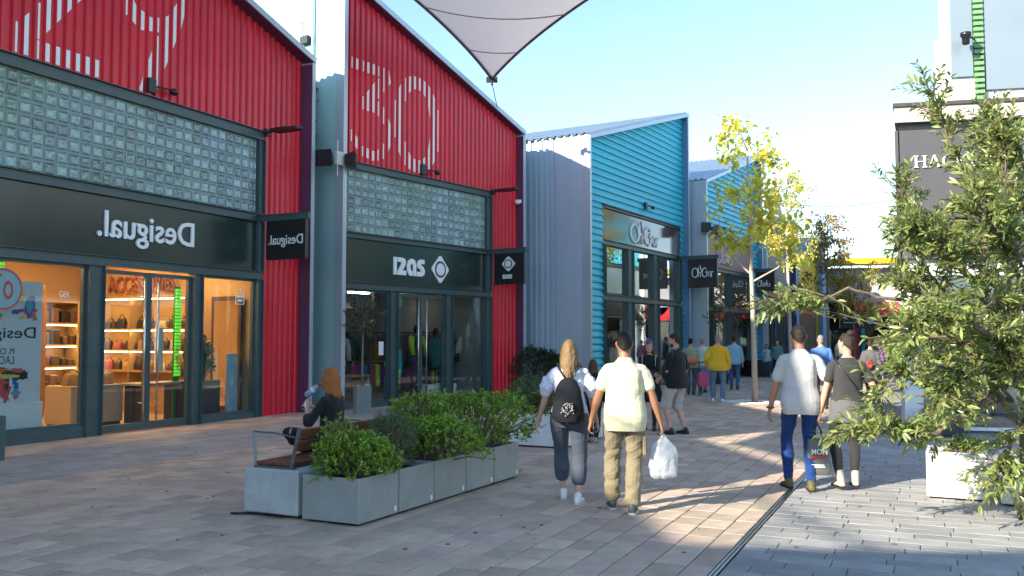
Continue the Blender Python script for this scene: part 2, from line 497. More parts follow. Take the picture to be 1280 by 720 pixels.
def room(root, xa, xb, dp, zc, wallm, floorm, lights, power, col=(1.0, 0.72, 0.42), ceilm=None):
    mb = MB(); mb.box(xa, xb, 0.08, dp, 0.0, 0.025); mb.build('shop_floor', floorm, root)
    mb = MB(); mb.box(xa - 0.1, xa, 0.08, dp, 0, zc); mb.build('shop_wall', wallm, root)
    mb = MB(); mb.box(xb, xb + 0.1, 0.08, dp, 0, zc); mb.build('shop_wall', wallm, root)
    mb = MB(); mb.box(xa - 0.1, xb + 0.1, dp, dp + 0.1, 0, zc); mb.build('shop_wall', wallm, root)
    mb = MB(); mb.box(xa - 0.1, xb + 0.1, 0.08, dp + 0.1, zc, zc + 0.06); mb.build('shop_ceiling', ceilm or wallm, root)
    lm = glow('shop_light_%d_%d' % (int(power * 10), int(col[2] * 100)), col, power)
    for (x, y, sx, sy) in lights:
        mb = MB(); mb.box(x - sx, x + sx, y - sy, y + sy, zc - 0.05, zc - 0.004)
        mb.build('ceiling_light', lm, root)

def blade_sign(root, x, z_top, out, w, h, lx, name_label):
    """bracket beam from the jamb with a black square sign hanging below it; faces along the street"""
    b = MB()
    b.box(x - 0.04, x + 0.04, -out - w - 0.06, -0.05, z_top, z_top + 0.14); b.box(x - 0.06, x + 0.06, -out - w - 0.062, -0.05, z_top + 0.128, z_top + 0.142)
    s = empty('blade_sign', name_label, 'shop sign', (0, 0, 0))
    s.matrix_world = root.matrix_world.copy(); s.location = root.location; s.rotation_euler = root.rotation_euler
    b.build('bracket', M_steel, s)
    p = MB(); p.cbox(x - 0.05, x + 0.05, -out - w, -out, z_top - 0.03 - h, z_top - 0.004, 0.006); pn = p.build('sign_board', M_black, s)
    return s, pn

def blade_text(pn, txt, x, y_out, w, z0, z1, mirror=False, bold=0.0, y_in=None):
    """lettering on the face of a blade sign that looks down the street (towards -x)"""
    o = text_mesh(txt, -w / 2, w / 2, z0, z1, 0, 0.008, mirror, bold, M_whitel, pn)
    o.location = (x - 0.0505, y_out, 0); o.rotation_euler = (0, 0, -PI / 2)
    return o
# ------------------------------------------------------------------ ground and paving
dS = unorm((0.42, 0.907)); nS = (dS[1], -dS[0])              # street direction and its right-hand normal
M_base = mat('paving_bed', (0.06, 0.055, 0.05), 0.95, var=0.2, vs=20)
M_pav = mat('warm_pavers', (0.49, 0.385, 0.30), 0.88, var=0.16, vs=3.5, bump=0.22, bs=55, island=0.17, hue=0.018, stain=0.16, spec=0.3)
M_pavo = mat('warm_paver_single', (0.49, 0.385, 0.30), 0.88, var=0.16, vs=3.5, bump=0.22, bs=55, objr=0.17, hue=0.018, stain=0.16, spec=0.3)
M_grey = mat('grey_pavers', (0.31, 0.31, 0.305), 0.88, var=0.14, vs=3.5, bump=0.22, bs=55, island=0.14, hue=0.015, stain=0.16, spec=0.3)
M_greyo = mat('grey_paver_single', (0.31, 0.31, 0.305), 0.88, var=0.14, vs=3.5, bump=0.22, bs=55, objr=0.14, hue=0.015, stain=0.16, spec=0.3)
M_ground = mat('far_ground', (0.28, 0.27, 0.26), 0.9, var=0.15, vs=0.3)

g = MB(); g.box(-900, 900, -900, 900, -1.0, -0.045)
tag(g.build('ground', M_ground), kind='structure')
g = MB(); g.add([(-30, -28, -0.012), (40, -28, -0.012), (40, 75, -0.012), (-30, 75, -0.012)], [(0, 1, 2, 3)])
g.box(-30, 40, -28, 75, -0.04, -0.016)
paving = tag(g.build('paving', M_base), kind='structure')

def SW(s, q):      # street coordinates -> world: s along the street, q to the right of the drain line
    return (1.43 + dS[0] * s + nS[0] * q, 6.58 + dS[1] * s + nS[1] * q)
def in_view(x, y, ex=0.3):
    return y > 5.2 and abs(x) < (0.566 + 0.03) * y + ex
FAC_Q = -7.0
tiles = []          # (s0, s1, q0, q1, colour)
def course_along(q0, w, lengths, col, s_min, s_max):
    s = s_min - rnd.random() * 0.4
    while s < s_max:
        l = rnd.choice(lengths); tiles.append((s, s + l, q0, q0 + w, col)); s += l
r_ = random.Random(3)
q = -0.235
course_along(q, 0.20, [0.6], 0, -2, 46)
while q > -18:
    w = 0.26; q -= w
    col = 0
    course_along(q, w, [0.36, 0.40, 0.30, 0.34], q, -3, 46)
s = -3.0
while s < 46:                       # right of the drain: courses across the street
    q = 0.035 - rnd.random() * 0.35
    while q < 12:
        l = 0.44; q0 = max(q, 0.035)
        if q + l - q0 > 0.08: tiles.append((s, s + 0.215, q0, q + l, 'g'))
        q += l
    s += 0.215
def tile_geo(l, w, z):
    c = 0.006; gq = 0.0028 if z else 0.0045
    a = [(-l / 2 + gq, -w / 2 + gq), (l / 2 - gq, -w / 2 + gq), (l / 2 - gq, w / 2 - gq), (-l / 2 + gq, w / 2 - gq)]
    b = [(x - math.copysign(c, x), y - math.copysign(c, y)) for x, y in a]
    vs = [(x, y, -0.013) for x, y in a] + [(x, y, -0.004) for x, y in a] + [(x, y, 0.0) for x, y in b]
    fs = []
    for k in range(2):
        for i in range(4):
            j = (i + 1) % 4; fs.append((k * 4 + i, k * 4 + j, k * 4 + 4 + j, k * 4 + 4 + i))
    fs.append((8, 9, 10, 11))
    return vs, fs
vis = []
rz_s = math.atan2(dS[1], dS[0])
for (s0, s1, q0, q1, col) in tiles:
    sc_, qc = (s0 + s1) / 2, (q0 + q1) / 2
    x, y = SW(sc_, qc)
    if not in_view(x, y, 1.6) or y > 44: continue
    grey = col == 'g'
    if not grey:
        dist = (x + 4.73) * 0.907 - (y - 21.5) * 0.42     # distance in front of the shop line
        grey = (1.25 < dist < 3.46) if y < 24 else False
        if y > 24: grey = rnd.random() < 0.35
        if dist < -0.3 and y < 20: continue
    big = (s1 - s0) * (q1 - q0) / y ** 3 if in_view(x, y, -0.15) and y > 6.5 else 0
    vis.append((big, x, y, s1 - s0, q1 - q0, grey))
vis.sort(key=lambda t: -t[0])
cache = {}
fieldw, fieldg = MB(), MB()
for k, (big, x, y, l, w, grey) in enumerate(vis):
    z = rnd.gauss(0, 0.0012); t1, t2 = rnd.gauss(0, 0.004), rnd.gauss(0, 0.006)
    if k < 300:
        key = (round(l, 2), round(w, 2), grey)
        if key not in cache:
            mb = MB(); mb.add(*tile_geo(l, w, grey)); cache[key] = mb.data('paver', M_greyo if grey else M_pavo)
        o = link('paver', cache[key], paving, (x, y, z)); o.rotation_euler = (t2, t1, rz_s)
    else:
        vs, fs = tile_geo(l, w, grey)
        c, s_ = math.cos(rz_s), math.sin(rz_s)
        (fieldg if grey else fieldw).add([(x + a * c - b * s_, y + a * s_ + b * c, z + h + a * t1 + b * t2) for a, b, h in vs], fs)
tag(fieldw.build('paver_field', M_pav, paving), kind='stuff')
tag(fieldg.build('paver_field', M_grey, paving), kind='stuff')
# slot drain
d = MB()
L_ = 46
def slot(q0, q1, z0, z1, mb, m=0):
    a, b, c_, e = SW(-3, q0), SW(L_, q0), SW(L_, q1), SW(-3, q1)
    mb.prismz([a, e, c_, b], z0, z1, m)
slot(-0.024, -0.009, -0.011, 0.001, d); slot(0.009, 0.024, -0.011, 0.001, d); slot(-0.009, 0.009, -0.011, -0.007, d, 1)
rs_ = random.Random(21); gm_ = MB()
for k_ in range(110):
    x_, y_ = rs_.uniform(-5, 5), rs_.uniform(6.2, 16); r0 = rs_.uniform(.006, .022)
    gm_.prismz([(x_ + r0 * rs_.uniform(.7, 1.2) * math.cos(a), y_ + r0 * rs_.uniform(.7, 1.2) * math.sin(a)) for a in np.linspace(0, 2 * PI, 9, False)], 0.001, 0.0055)
tag(gm_.build('gum_spots', mat('old_gum', (0.10, 0.09, 0.085), 0.9), paving), kind='stuff')
tag(d.build('drain_channel', [M_steelbar, M_black]), kind='structure')

# ------------------------------------------------------------------ red shop 29 (clothes shop with the mirrored name)
GRP = 'shop units in a row along the left of the street'
dD = unorm((0.42, 0.907)); WD = 8.9
oD = (-4.73 - dD[0] * 9.35, 21.5 - dD[1] * 9.35)
D = empty('shop_building', 'red ribbed shop unit painted with a big 29 above a lit warm clothes shop', 'shop', (*oD, 0), ang(dD), GRP)
zD = lambda x: 8.29 + 0.285 * (WD - x)
M_warm = mat('warm_shop_plaster', (0.52, 0.33, 0.17), 0.7, var=0.08, vs=1.5)
M_woodf = mat('shop_oak_floor', (0.36, 0.22, 0.12), 0.45, var=0.2, vs=3, streak=(1, 8, 1))
bpy.context.view_layer.update()
shell(D, WD, zD(0), zD(WD), M_plum, 0.34)
xo0, xo1 = 0.16, 7.47          # steel framed opening
cl = MB(); ribs = corrugated(cl, xo0, xo1, 6.275, lambda x: zD(x) - FASC - 0.01, 0.2); cl.build('ribbed_panel', M_red, D)
cl = MB(); corrugated(cl, xo1, WD - 0.12, 0.0, lambda x: zD(x) - FASC - 0.01, 0.2); cl.build('ribbed_panel', M_red, D)
# number 29: measured on the wall
def mapp(pts, x0, z0, w, h): return [(x0 + u * w, z0 + v * h) for u, v in pts]
two = [(0.0, 0.0), (1.0, 0.0), (1.0, 0.10), (0.30, 0.10), (0.86, 0.48), (0.98, 0.62), (1.0, 0.76), (0.92, 0.91), (0.74, 0.99), (0.48, 1.0), (0.2, 0.94), (0.05, 0.82), (0.16, 0.73), (0.30, 0.85), (0.5, 0.89), (0.70, 0.86), (0.80, 0.76), (0.76, 0.63), (0.62, 0.50), (0.0, 0.11)]
nine_o = [(0.50, 1.0), (0.2, 0.95), (0.04, 0.80), (0.02, 0.62), (0.14, 0.45), (0.36, 0.37), (0.60, 0.40), (0.45, 0.16), (0.36, 0.0), (0.55, 0.0), (0.72, 0.22), (0.92, 0.50), (1.0, 0.70), (0.95, 0.86), (0.78, 0.97)]
nine_i = [(0.50, 0.90), (0.70, 0.88), (0.84, 0.78), (0.85, 0.64), (0.72, 0.52), (0.50, 0.47), (0.30, 0.51), (0.18, 0.62), (0.19, 0.77), (0.32, 0.87)]
painted_number(ribs, [[mapp(two, 9.35 - 8.0, 6.31, 1.75, 3.1)], [mapp(nine_o, 9.35 - 6.05, 6.31, 1.85, 3.1), mapp(nine_i, 9.35 - 6.05, 6.31, 1.85, 3.1)]], -0.0475, D, ('white digit 2 painted on the ribs', 'white digit 9 painted on the ribs'))
for z0, z1 in ((6.05, 6.27), (4.24, 4.42), (2.98, 3.16)):
    beam(D, xo0, xo1, z0, z1)
post(D, xo1 - 0.2, xo1 - 0.002, 0, 2.98); post(D, xo1 - 0.2, xo1 - 0.002, 3.16, 4.24); post(D, xo1 - 0.2, xo1 - 0.002, 4.42, 6.05)
glass_blocks(D, xo0, xo1 - 0.2, 4.42, 6.05)
sg = MB(); sg.box(xo0, xo1 - 0.2, -0.02, 0.06, 3.16, 4.24); sgo = sg.build('sign_panel', M_signdark, D)
text_mesh('Desigual.', 9.35 - 6.22, 9.35 - 3.92, 3.36, 3.98, -0.022, 0.035, True, 0.012, M_whitel, sgo)
pa, pb = 9.35 - 6.40, 9.35 - 6.06; pc, pd = 9.35 - 3.93, 9.35 - 3.68
post(D, pa, pb, 0, 2.98); post(D, pc, pd, 0, 2.98)
sb = MB(); sb.box(xo0, pa, -0.06, 0.08, 0.0, 0.2); sb.build('plinth', M_steel, D)
sb = MB(); sb.box(pd, xo1 - 0.2, -0.06, 0.08, 0.0, 0.12); sb.build('plinth', M_steel, D)
pane_frame(D, 'window', xo0, pa, 0.2, 2.98)
pane_frame(D, 'window', pd, xo1 - 0.2, 0.12, 2.98)
dm = (pb + pc) / 2
def door_pair(root, a, m_, b, zt=2.98):
    for (u, v, hx) in ((a, m_ - 0.003, m_ - 0.16), (m_ + 0.003, b, m_ + 0.16)):
        dr = pane_frame(root, 'door', u, v, 0.03, zt - 0.05, 0.07, kick=0.05)
        hb = MB(); hb.tube([(hx, -0.09, 0.18), (hx, -0.09, zt - 0.2)], 0.02, 10)
        for z in (0.5, zt - 0.5): hb.tube([(hx, -0.09, z), (hx, 0.02, z)], 0.01, 8)
        hb.build('handle', M_steelbar, dr, True)
door_pair(D, pb, dm, pc)
room(D, xo0 + 0.05, xo1 - 0.1, 5.5, 3.45, M_warm, M_woodf, [(2.2, 1.2, .5, .08), (2.2, 3.4, .5, .08), (4.3, 1.2, .5, .08), (4.3, 3.4, .5, .08), (6.4, 1.2, .4, .08), (6.4, 3.4, .4, .08), (1.0, 2.2, .4, .08)], 34.0, (1.0, 0.62, 0.30))
acc = text_mesh('ACCESSORIES', -1.05, 1.05, 2.78, 3.16, 0, 0.04, False, 0.01, mat('copper_letters', (0.25, 0.07, 0.03), 0.5), D)
acc.location = (7.30, 3.35, 0); acc.rotation_euler = (0, 0, -PI / 2)
acc['label'] = 'brown ACCESSORIES lettering on the side wall of the shop'

def inD(x, y, z=0.0):
    v = D.matrix_world @ Vector((x, y, z)); return (v.x, v.y, v.z)
def ontop(root):    # a thing placed in the local frame of a shop
    return root.rotation_euler[2]
s, pn = blade_sign(D, 7.33, 4.24, 0.30, 1.05, 0.82, 0, 'black blade sign with mirrored lettering beside the 29 shop')
blade_text(pn, 'Desigual.', 7.33, -0.825, 0.92, 3.65, 3.92, True, 0.006)

# ------------------------------------------------------------------ red shop 30 (outdoor clothes shop)
dI = unorm((0.585, 0.811)); WI = 7.55
oI = (-3.96 - dI[0] * 0.45, 21.74 - dI[1] * 0.45)
I = empty('shop_building', 'red ribbed shop unit painted with a big 30 above a dark outdoor clothes shop', 'shop', (*oI, 0), ang(dI), GRP)
zI = lambda x: 8.04 + 0.333 * (WI - x)
bpy.context.view_layer.update()
shell(I, WI, zI(0), zI(WI), M_plum, 0.28, flat=0.55, ribs=False, wallm=M_wallteal)
a0, a1 = 0.16, 6.11
cl = MB(); ribs = corrugated(cl, a0, a1, 6.01, lambda x: zI(x) - FASC - 0.01, 0.195); cl.build('ribbed_panel', M_red, I)
cl = MB(); corrugated(cl, a1, WI - 0.12, 0, lambda x: zI(x) - FASC - 0.01, 0.195); cl.build('ribbed_panel', M_red, I)
three = [(0.0, 1.0), (0.96, 1.0), (0.98, 0.86), (0.62, 0.64), (0.86, 0.56), (1.0, 0.40), (1.0, 0.22), (0.86, 0.06), (0.58, 0.0), (0.25, 0.03), (0.0, 0.16), (0.0, 0.28), (0.28, 0.13), (0.56, 0.10), (0.76, 0.16), (0.84, 0.29), (0.78, 0.43), (0.58, 0.50), (0.24, 0.50), (0.24, 0.60), (0.68, 0.89), (0.0, 0.89)]
painted_number(ribs, [[mapp(three, 0.45 + 0.02, 6.12, 1.40, 2.45)], ring_poly(0.45 + 2.42, 7.35, 0.88, 1.28, 0.36)], -0.0475, I, ('white digit 3 painted on the ribs', 'white digit 0 painted on the ribs'))
for z0, z1 in ((5.82, 6.0), (4.13, 4.27), (2.90, 3.07)): beam(I, a0, a1, z0, z1)
post(I, a1 - 0.26, a1 - 0.002, 0, 2.90); post(I, a1 - 0.26, a1 - 0.002, 3.07, 4.13); post(I, a1 - 0.26, a1 - 0.002, 4.27, 5.82)
glass_blocks(I, a0, a1 - 0.26, 4.27, 5.82)
sg = MB(); sg.box(a0, a1 - 0.26, -0.02, 0.06, 3.07, 4.13); sgo = sg.build('sign_panel', M_signdark, I)
def chunky(root, x0, z0, h, y, mm):
    """heavy rounded I Z A S letters and the eye-in-diamond mark"""
    def P(polys, name):
        mb = MB()
        for p in polys: mb.prism(p, y - 0.035, y)
        return mb
    mb = MB(); y0, y1 = y - 0.03, y
    w = h * 0.80
    mb.prism([(x0, z0), (x0 + .26 * h, z0), (x0 + .26 * h, z0 + h), (x0, z0 + h)], y0, y1)
    x = x0 + .33 * h
    mb.prism([(x, z0), (x + .72 * h, z0), (x + .72 * h, z0 + .27 * h), (x + .42 * h, z0 + .27 * h), (x + .62 * h, z0 + .55 * h), (x + .70 * h, z0 + .8 * h), (x + .58 * h, z0 + .96 * h), (x + .3 * h, z0 + h), (x, z0 + h), (x, z0 + .74 * h), (x + .28 * h, z0 + .74 * h), (x + .33 * h, z0 + .66 * h), (x + .02 * h, z0 + .2 * h)], y0, y1)
    x += .78 * h
    mb.prism([(x + .80 * h, z0), (x + .80 * h, z0 + .62 * h), (x + .68 * h, z0 + .92 * h), (x + .40 * h, z0 + h), (x + .12 * h, z0 + .88 * h), (x, z0 + .58 * h), (x + .04 * h, z0 + .22 * h), (x + .22 * h, z0), (x + .50 * h, z0), (x + .50 * h, z0 + .24 * h), (x + .34 * h, z0 + .30 * h), (x + .28 * h, z0 + .48 * h), (x + .33 * h, z0 + .66 * h), (x + .44 * h, z0 + .70 * h), (x + .54 * h, z0 + .62 * h), (x + .54 * h, z0)], y0, y1)
    x += .86 * h
    mb.prism([(x, z0), (x + .40 * h, z0), (x + .64 * h, z0 + .10 * h), (x + .70 * h, z0 + .34 * h), (x + .58 * h, z0 + .56 * h), (x + .36 * h, z0 + .66 * h), (x + .36 * h, z0 + .74 * h), (x + .66 * h, z0 + .74 * h), (x + .66 * h, z0 + h), (x + .28 * h, z0 + h), (x + .08 * h, z0 + .90 * h), (x, z0 + .70 * h), (x + .08 * h, z0 + .50 * h), (x + .32 * h, z0 + .40 * h), (x + .34 * h, z0 + .27 * h), (x, z0 + .26 * h)], y0, y1)
    return mb.build('lettering', mm, root)
def eye_mark(root, cx, cz, rx, rz, y, mm, dk):
    out = []
    n = 10
    cor = [(0, 1), (1, 0), (0, -1), (-1, 0)]
    for i in range(4):
        (ux, uz), (vx, vz), (wx, wz) = cor[i - 1], cor[i], cor[(i + 1) % 4]
        for k in range(5):
            t = k / 4; f = 0.16
            p0 = (vx + (ux - vx) * f, vz + (uz - vz) * f); p2 = (vx + (wx - vx) * f, vz + (wz - vz) * f)
            out.append((cx + rx * ((1 - t) ** 2 * p0[0] + 2 * t * (1 - t) * vx + t * t * p2[0]), cz + rz * ((1 - t) ** 2 * p0[1] + 2 * t * (1 - t) * vz + t * t * p2[1])))
    mb = MB(); mb.prism(out[::-1], y - 0.03, y, 0)
    el = lambda s: [(cx + rx * 0.60 * s * math.cos(2 * PI * k / 28), cz + rz * 0.56 * s * math.sin(2 * PI * k / 28)) for k in range(28)]
    mb.prism(el(1)[::-1], y - 0.034, y - 0.02, 1); mb.prism(el(0.76)[::-1], y - 0.038, y - 0.02, 0)
    return mb.build('logo', [mm, dk], root)
chunky(sgo, 0.45 + 1.55, 3.33, 0.45, -0.022, M_whitel)
eye_mark(sgo, 0.45 + 3.38, 3.565, 0.38, 0.40, -0.022, M_whitel, M_signdark)
q1, q2, q3, q4 = 0.45 + 1.41, 0.45 + 1.68, 0.45 + 3.60, 0.45 + 3.88
post(I, q1, q2, 0, 2.90); post(I, q3, q4, 0, 2.90)
for u, v in ((a0, q1), (q4, a1 - 0.26)):
    sb = MB(); sb.box(u, v, -0.06, 0.08, 0, 0.12); sb.build('plinth', M_steel, I)
    pane_frame(I, 'window', u, v, 0.12, 2.90)
door_pair(I, q2, 0.45 + 2.62, q3, 2.90)
M_dim = mat('dim_shop_plaster', (0.27, 0.265, 0.27), 0.8, var=0.06, vs=2)
M_dimf = mat('grey_shop_floor', (0.22, 0.21, 0.21), 0.5, var=0.1)
room(I, a0 + 0.05, a1 - 0.1, 5.0, 3.02, M_dim, M_dimf, [(1.2, 2.6, .4, .05), (3.4, 2.6, .4, .05), (5.2, 2.6, .3, .05)], 6.0, (1.0, 0.93, 0.82))
s, pn = blade_sign(I, 5.97, 4.13, 0.30, 1.05, 0.86, 0, 'black blade sign with a white diamond emblem beside the 30 shop')
hold = bpy.data.objects.new('emblem', None)
m1 = MB()
def on_blade(o, pn, x, yc):
    o.parent = pn; o.location = (x - 0.0505, yc, 0); o.rotation_euler = (0, 0, -PI / 2)
on_blade(eye_mark(pn, 0, 3.82, 0.24, 0.23, 0.0, M_whitel, M_black), pn, 5.97, -0.825)
on_blade(chunky(pn, -0.20, 3.40, 0.12, 0.0, M_whitel), pn, 5.97, -0.825)
bpy.data.objects.remove(hold)

# ------------------------------------------------------------------ teal shops
def siding(root, xa, xb, z0, ztop, zr, x_lo=None, pitch=0.215, y=0.0):
    """horizontal lapped boards from z0 up, cut by the roof line zr"""
    z = z0; k = 0
    inv = lambda zz: None
    while z < ztop:
        z1 = min(z + pitch, ztop)
        def xr(zz):       # first x where the roof line clears zz
            lo = xa
            if zr(xa) < zz:
                lo = xa + (zz - zr(xa)) / ((zr(xb) - zr(xa)) / (xb - xa))
            return min(lo, xb)
        pr = [(z, -0.004), (z + 0.02, -0.055), (z + 0.06, -0.058), (z1 - 0.012, -0.006), (z1, -0.004)]
        vs = []
        for (zz, yy) in pr: vs += [(xr(zz), y + yy, zz), (xb, y + yy, zz)]
        if xr(z) < xb - 0.02:
            mb = MB(); mb.add(vs, [(2 * i, 2 * i + 1, 2 * i + 3, 2 * i + 2) for i in range(len(pr) - 1)])
            mb.build('board', M_teal, root)
        z = z1; k += 1
    bk = MB(); bk.prism([(xa, z0), (xb, z0), (xb, zr(xb)), (xa, min(zr(xa), ztop))], y + 0.0, y + 0.08) if ztop > 7 else bk.box(xa, xb, y, y + 0.08, z0, ztop)
    bk.build('wall', M_teal, root)

def teal_unit(org, d, W, zL, zR, xo, signtxt, label, bl_label, panel_mat, posts, z_sign=(4.85, 5.97), mid=(2.92, 3.10), dim=False, room_power=3.0):
    rt = empty('shop_building', label, 'shop', (*org, 0), ang(d), GRP)
    bpy.context.view_layer.update()
    shell(rt, W, zL, zR, M_blueframe, 0.28, flat=0.9, wallm=M_wallblue)
    zr = lambda x: zL + (zR - zL) * x / W - FASC - 0.01
    siding(rt, 0.12, xo[0], 0.0, z_sign[1] + 0.02, zr)
    siding(rt, xo[1], W - 0.12, 0.0, z_sign[1] + 0.02, zr)
    siding(rt, 0.12, W - 0.12, z_sign[1] + 0.02, zR - FASC - 0.02, zr)
    for z0, z1 in ((z_sign[1] - 0.10, z_sign[1]), (z_sign[0] - 0.16, z_sign[0]), mid): beam(rt, xo[0], xo[1], z0, z1)
    sg = MB(); sg.box(xo[0], xo[1], -0.02, 0.06, z_sign[0], z_sign[1] - 0.10); sgo = sg.build('sign_panel', panel_mat, rt)
    xs = [xo[0], xo[0] + 0.15] + [v for p in posts for v in p] + [xo[1] - 0.3, xo[1]]
    for i in range(0, len(xs), 2):
        post(rt, xs[i], xs[i + 1], 0.0, mid[0]); post(rt, xs[i], xs[i + 1], mid[1], z_sign[0] - 0.16)
    for i in range(1, len(xs) - 1, 2):
        pane_frame(rt, 'window', xs[i], xs[i + 1], 0.03, mid[0], 0.04, g=M_glassr)
        pane_frame(rt, 'window', xs[i], xs[i + 1], mid[1], z_sign[0] - 0.16, 0.04, g=M_glassr)
    room(rt, xo[0] + 0.05, xo[1] - 0.05, 5.0, 4.8, M_dim, M_dimf, [(2.5, 2.5, .5, .06), (5, 2.5, .5, .06)], room_power, (1.0, 0.85, 0.65))
    return rt, sgo, zr

dO = unorm((0.51, 0.86)); oO = (2.49 - dO[0] * 0.7, 28.01 - dO[1] * 0.7)
O, osg, zO = teal_unit(oO, dO, 8.9, 7.93, 10.5, (1.4, 8.45), '', 'teal boarded shop unit with a tall glass front, nearer of the two', '', M_signrose, [(3.32, 3.80), (5.60, 6.13)])
def script_word(parent, x0, z0, sc, y, mm, word):
    """thin brushed stroke lettering drawn as tubes"""
    S = {
        'O': [[(0.45 + 0.45 * math.cos(a), 0.5 + 0.5 * math.sin(a)) for a in np.linspace(PI * .5, PI * 2.45, 18)]],
        'h': [[(0, 1.05), (0, 0)], [(0, 0.35), (0.12, 0.55), (0.26, 0.55), (0.32, 0.4), (0.32, 0)]],
        "'": [[(-0.12, 1.25), (0.12, 0.55)]],
        'G': [[(0.75, 0.85), (0.5, 1.0), (0.2, 0.85), (0.05, 0.5), (0.2, 0.12), (0.5, 0.0), (0.8, 0.18), (0.86, 0.45), (0.75, 0.68), (0.62, 0.45)]],
        'a': [[(0.4, 0.5), (0.2, 0.58), (0.02, 0.3), (0.18, 0.02), (0.4, 0.2), (0.42, 0.55), (0.42, 0.0)]],
        'r': [[(0, 0.58), (0, 0)], [(0, 0.35), (0.12, 0.55), (0.28, 0.56)]],
        'C': [[(0.7, 0.95), (0.5, 1.02), (0.2, 0.75), (0.08, 0.35), (0.2, 0.02), (0.5, 0.08), (0.72, 0.3)]],
        'l': [[(0.02, 0.25), (0.22, 0.8), (0.24, 1.05), (0.12, 1.0), (0.06, 0.3), (0.16, 0.0), (0.28, 0.12)]],
        'k': [[(0.05, 1.05), (0, 0)], [(0.02, 0.25), (0.22, 0.55), (0.28, 0.45), (0.08, 0.3), (0.3, 0.0), (0.38, 0.08)]],
        's': [[(0.28, 0.5), (0.12, 0.52), (0.1, 0.38), (0.25, 0.2), (0.18, 0.02), (0.0, 0.06)]],
    }
    adv = {'O': 0.98, 'h': 0.40, "'": 0.12, 'G': 0.98, 'a': 0.52, 'r': 0.3, 'C': 0.66, 'l': 0.26, 'k': 0.40, 's': 0.34}
    x = x0; mb = MB()
    for ch in word:
        for st in S[ch]: mb.tube([(x + u * sc[0], y, z0 + v * sc[1]) for u, v in st], sc[2], 6)
        x += adv[ch] * sc[0]
    return mb.build('lettering', mm, parent, True), x
script_word(osg, 0.7 + 2.95, 4.98, (0.78, 0.62, 0.042), -0.03, M_whitel, "Oh'Gar")
s, pn = blade_sign(O, 8.30, 4.69, 0.40, 1.15, 1.05, 0, "black blade sign with thin white script hanging at the nearer teal shop's corner")
o, xe = script_word(pn, 0, 4.0, (0.25, 0.36, 0.02), 0, M_whitel, "Oh'Gar"); on_blade(o, pn, 8.30, -0.98 + 0.41)
dC = dO; oC = (7.27 + dC[0] * 0.2, 35.12 + dC[1] * 0.2)
M_signpink = mat('terracotta_sign_panel', (0.26, 0.115, 0.10), 0.5, var=0.1, vs=0.8)
CL, csg, zC = teal_unit(oC, dC, 8.1, 7.93, 10.3, (0.55, 7.1), '', 'teal boarded shop unit behind the first yellow tree, farther of the two', '', M_signpink, [(1.15, 1.35), (3.5, 3.8)], z_sign=(4.60, 5.90), mid=(2.82, 3.0))
script_word(csg, 1.95, 4.78, (0.85, 0.75, 0.04), -0.03, mat('lilac_letter', (0.62, 0.5, 0.6), 0.4), 'Clarks')
s, pn = blade_sign(CL, 7.0, 4.72, 0.22, 0.86, 0.95, 0, 'black blade sign with white script partly behind the yellow tree trunk')
o, xe = script_word(pn, 0, 4.05, (0.245, 0.28, 0.018), 0, M_whitel, 'Clarks'); on_blade(o, pn, 7.0, -0.65 + 0.36)

# ------------------------------------------------------------------ units behind the camera (same row, same saw-tooth roofs)
def plain_unit(org, d, W, zL, zR, skin, lin, label, glassy=True, grp=GRP, fr=0.3, dp=11):
    rt = empty('shop_building', label, 'shop', (*org, 0), ang(d), grp)
    shell(rt, W, zL, zR, lin, fr, depth=dp)
    zr = lambda x: zL + (zR - zL) * x / W - FASC - 0.01
    a, b = 0.16, W - 1.5
    cl = MB(); corrugated(cl, a, b, 6.01, zr, 0.2); cl.build('ribbed_panel', skin, rt)
    cl = MB(); corrugated(cl, b, W - 0.12, 0, zr, 0.2); cl.build('ribbed_panel', skin, rt)
    for z0, z1 in ((5.82, 6.0), (4.13, 4.27), (2.90, 3.07)): beam(rt, a, b, z0, z1)
    bk = MB(); bk.box(a, b, 0.0, 0.1, 4.27, 5.82); bk.build('glass_block_wall', M_block, rt)
    sg = MB(); sg.box(a, b, -0.02, 0.06, 3.07, 4.13); sg.build('sign_panel', M_signdark, rt)
    n = 3; w = (b - a) / n
    for i in range(n):
        post(rt, a + i * w, a + i * w + 0.15, 0, 2.9); pane_frame(rt, 'window', a + i * w + 0.15, a + (i + 1) * w, 0.05, 2.9)
    bk = MB(); bk.box(a, b, 1.5, 1.6, 0, 6.0); bk.build('shop_wall', M_dim, rt)
    return rt
dB = unorm((0.30, 0.954))
endD = (oD[0], oD[1])
def back_pt(k): return (endD[0] - dB[0] * k, endD[1] - dB[1] * k)
M_ochre = mat('ochre_paint', (0.55, 0.33, 0.02), 0.45, var=0.1, vs=1.5)
M_navy = mat('indigo_paint', (0.045, 0.05, 0.16), 0.5, var=0.12, vs=1.2, bump=0.05)
M_yel = mat('yellow_paint', (0.72, 0.46, 0.012), 0.45, var=0.06, vs=1.5)
BACK = [(8.3, 10.1, 8.25), (5.45, 9.45, 8.2), (7.6, 9.65, 7.95), (7.6, 9.9, 8.2), (7.6, 9.9, 8.2)]
BLAB = ['ochre ribbed saw-tooth shop unit next to the 29 shop, outside the view', 'narrow teal ribbed saw-tooth shop unit in the row behind the viewpoint', 'red ribbed saw-tooth shop unit with an added shadow rail behind the viewpoint', 'ochre ribbed saw-tooth shop unit in the row behind the viewpoint', 'wide teal ribbed saw-tooth shop unit at the start of the row']
k = 0.06
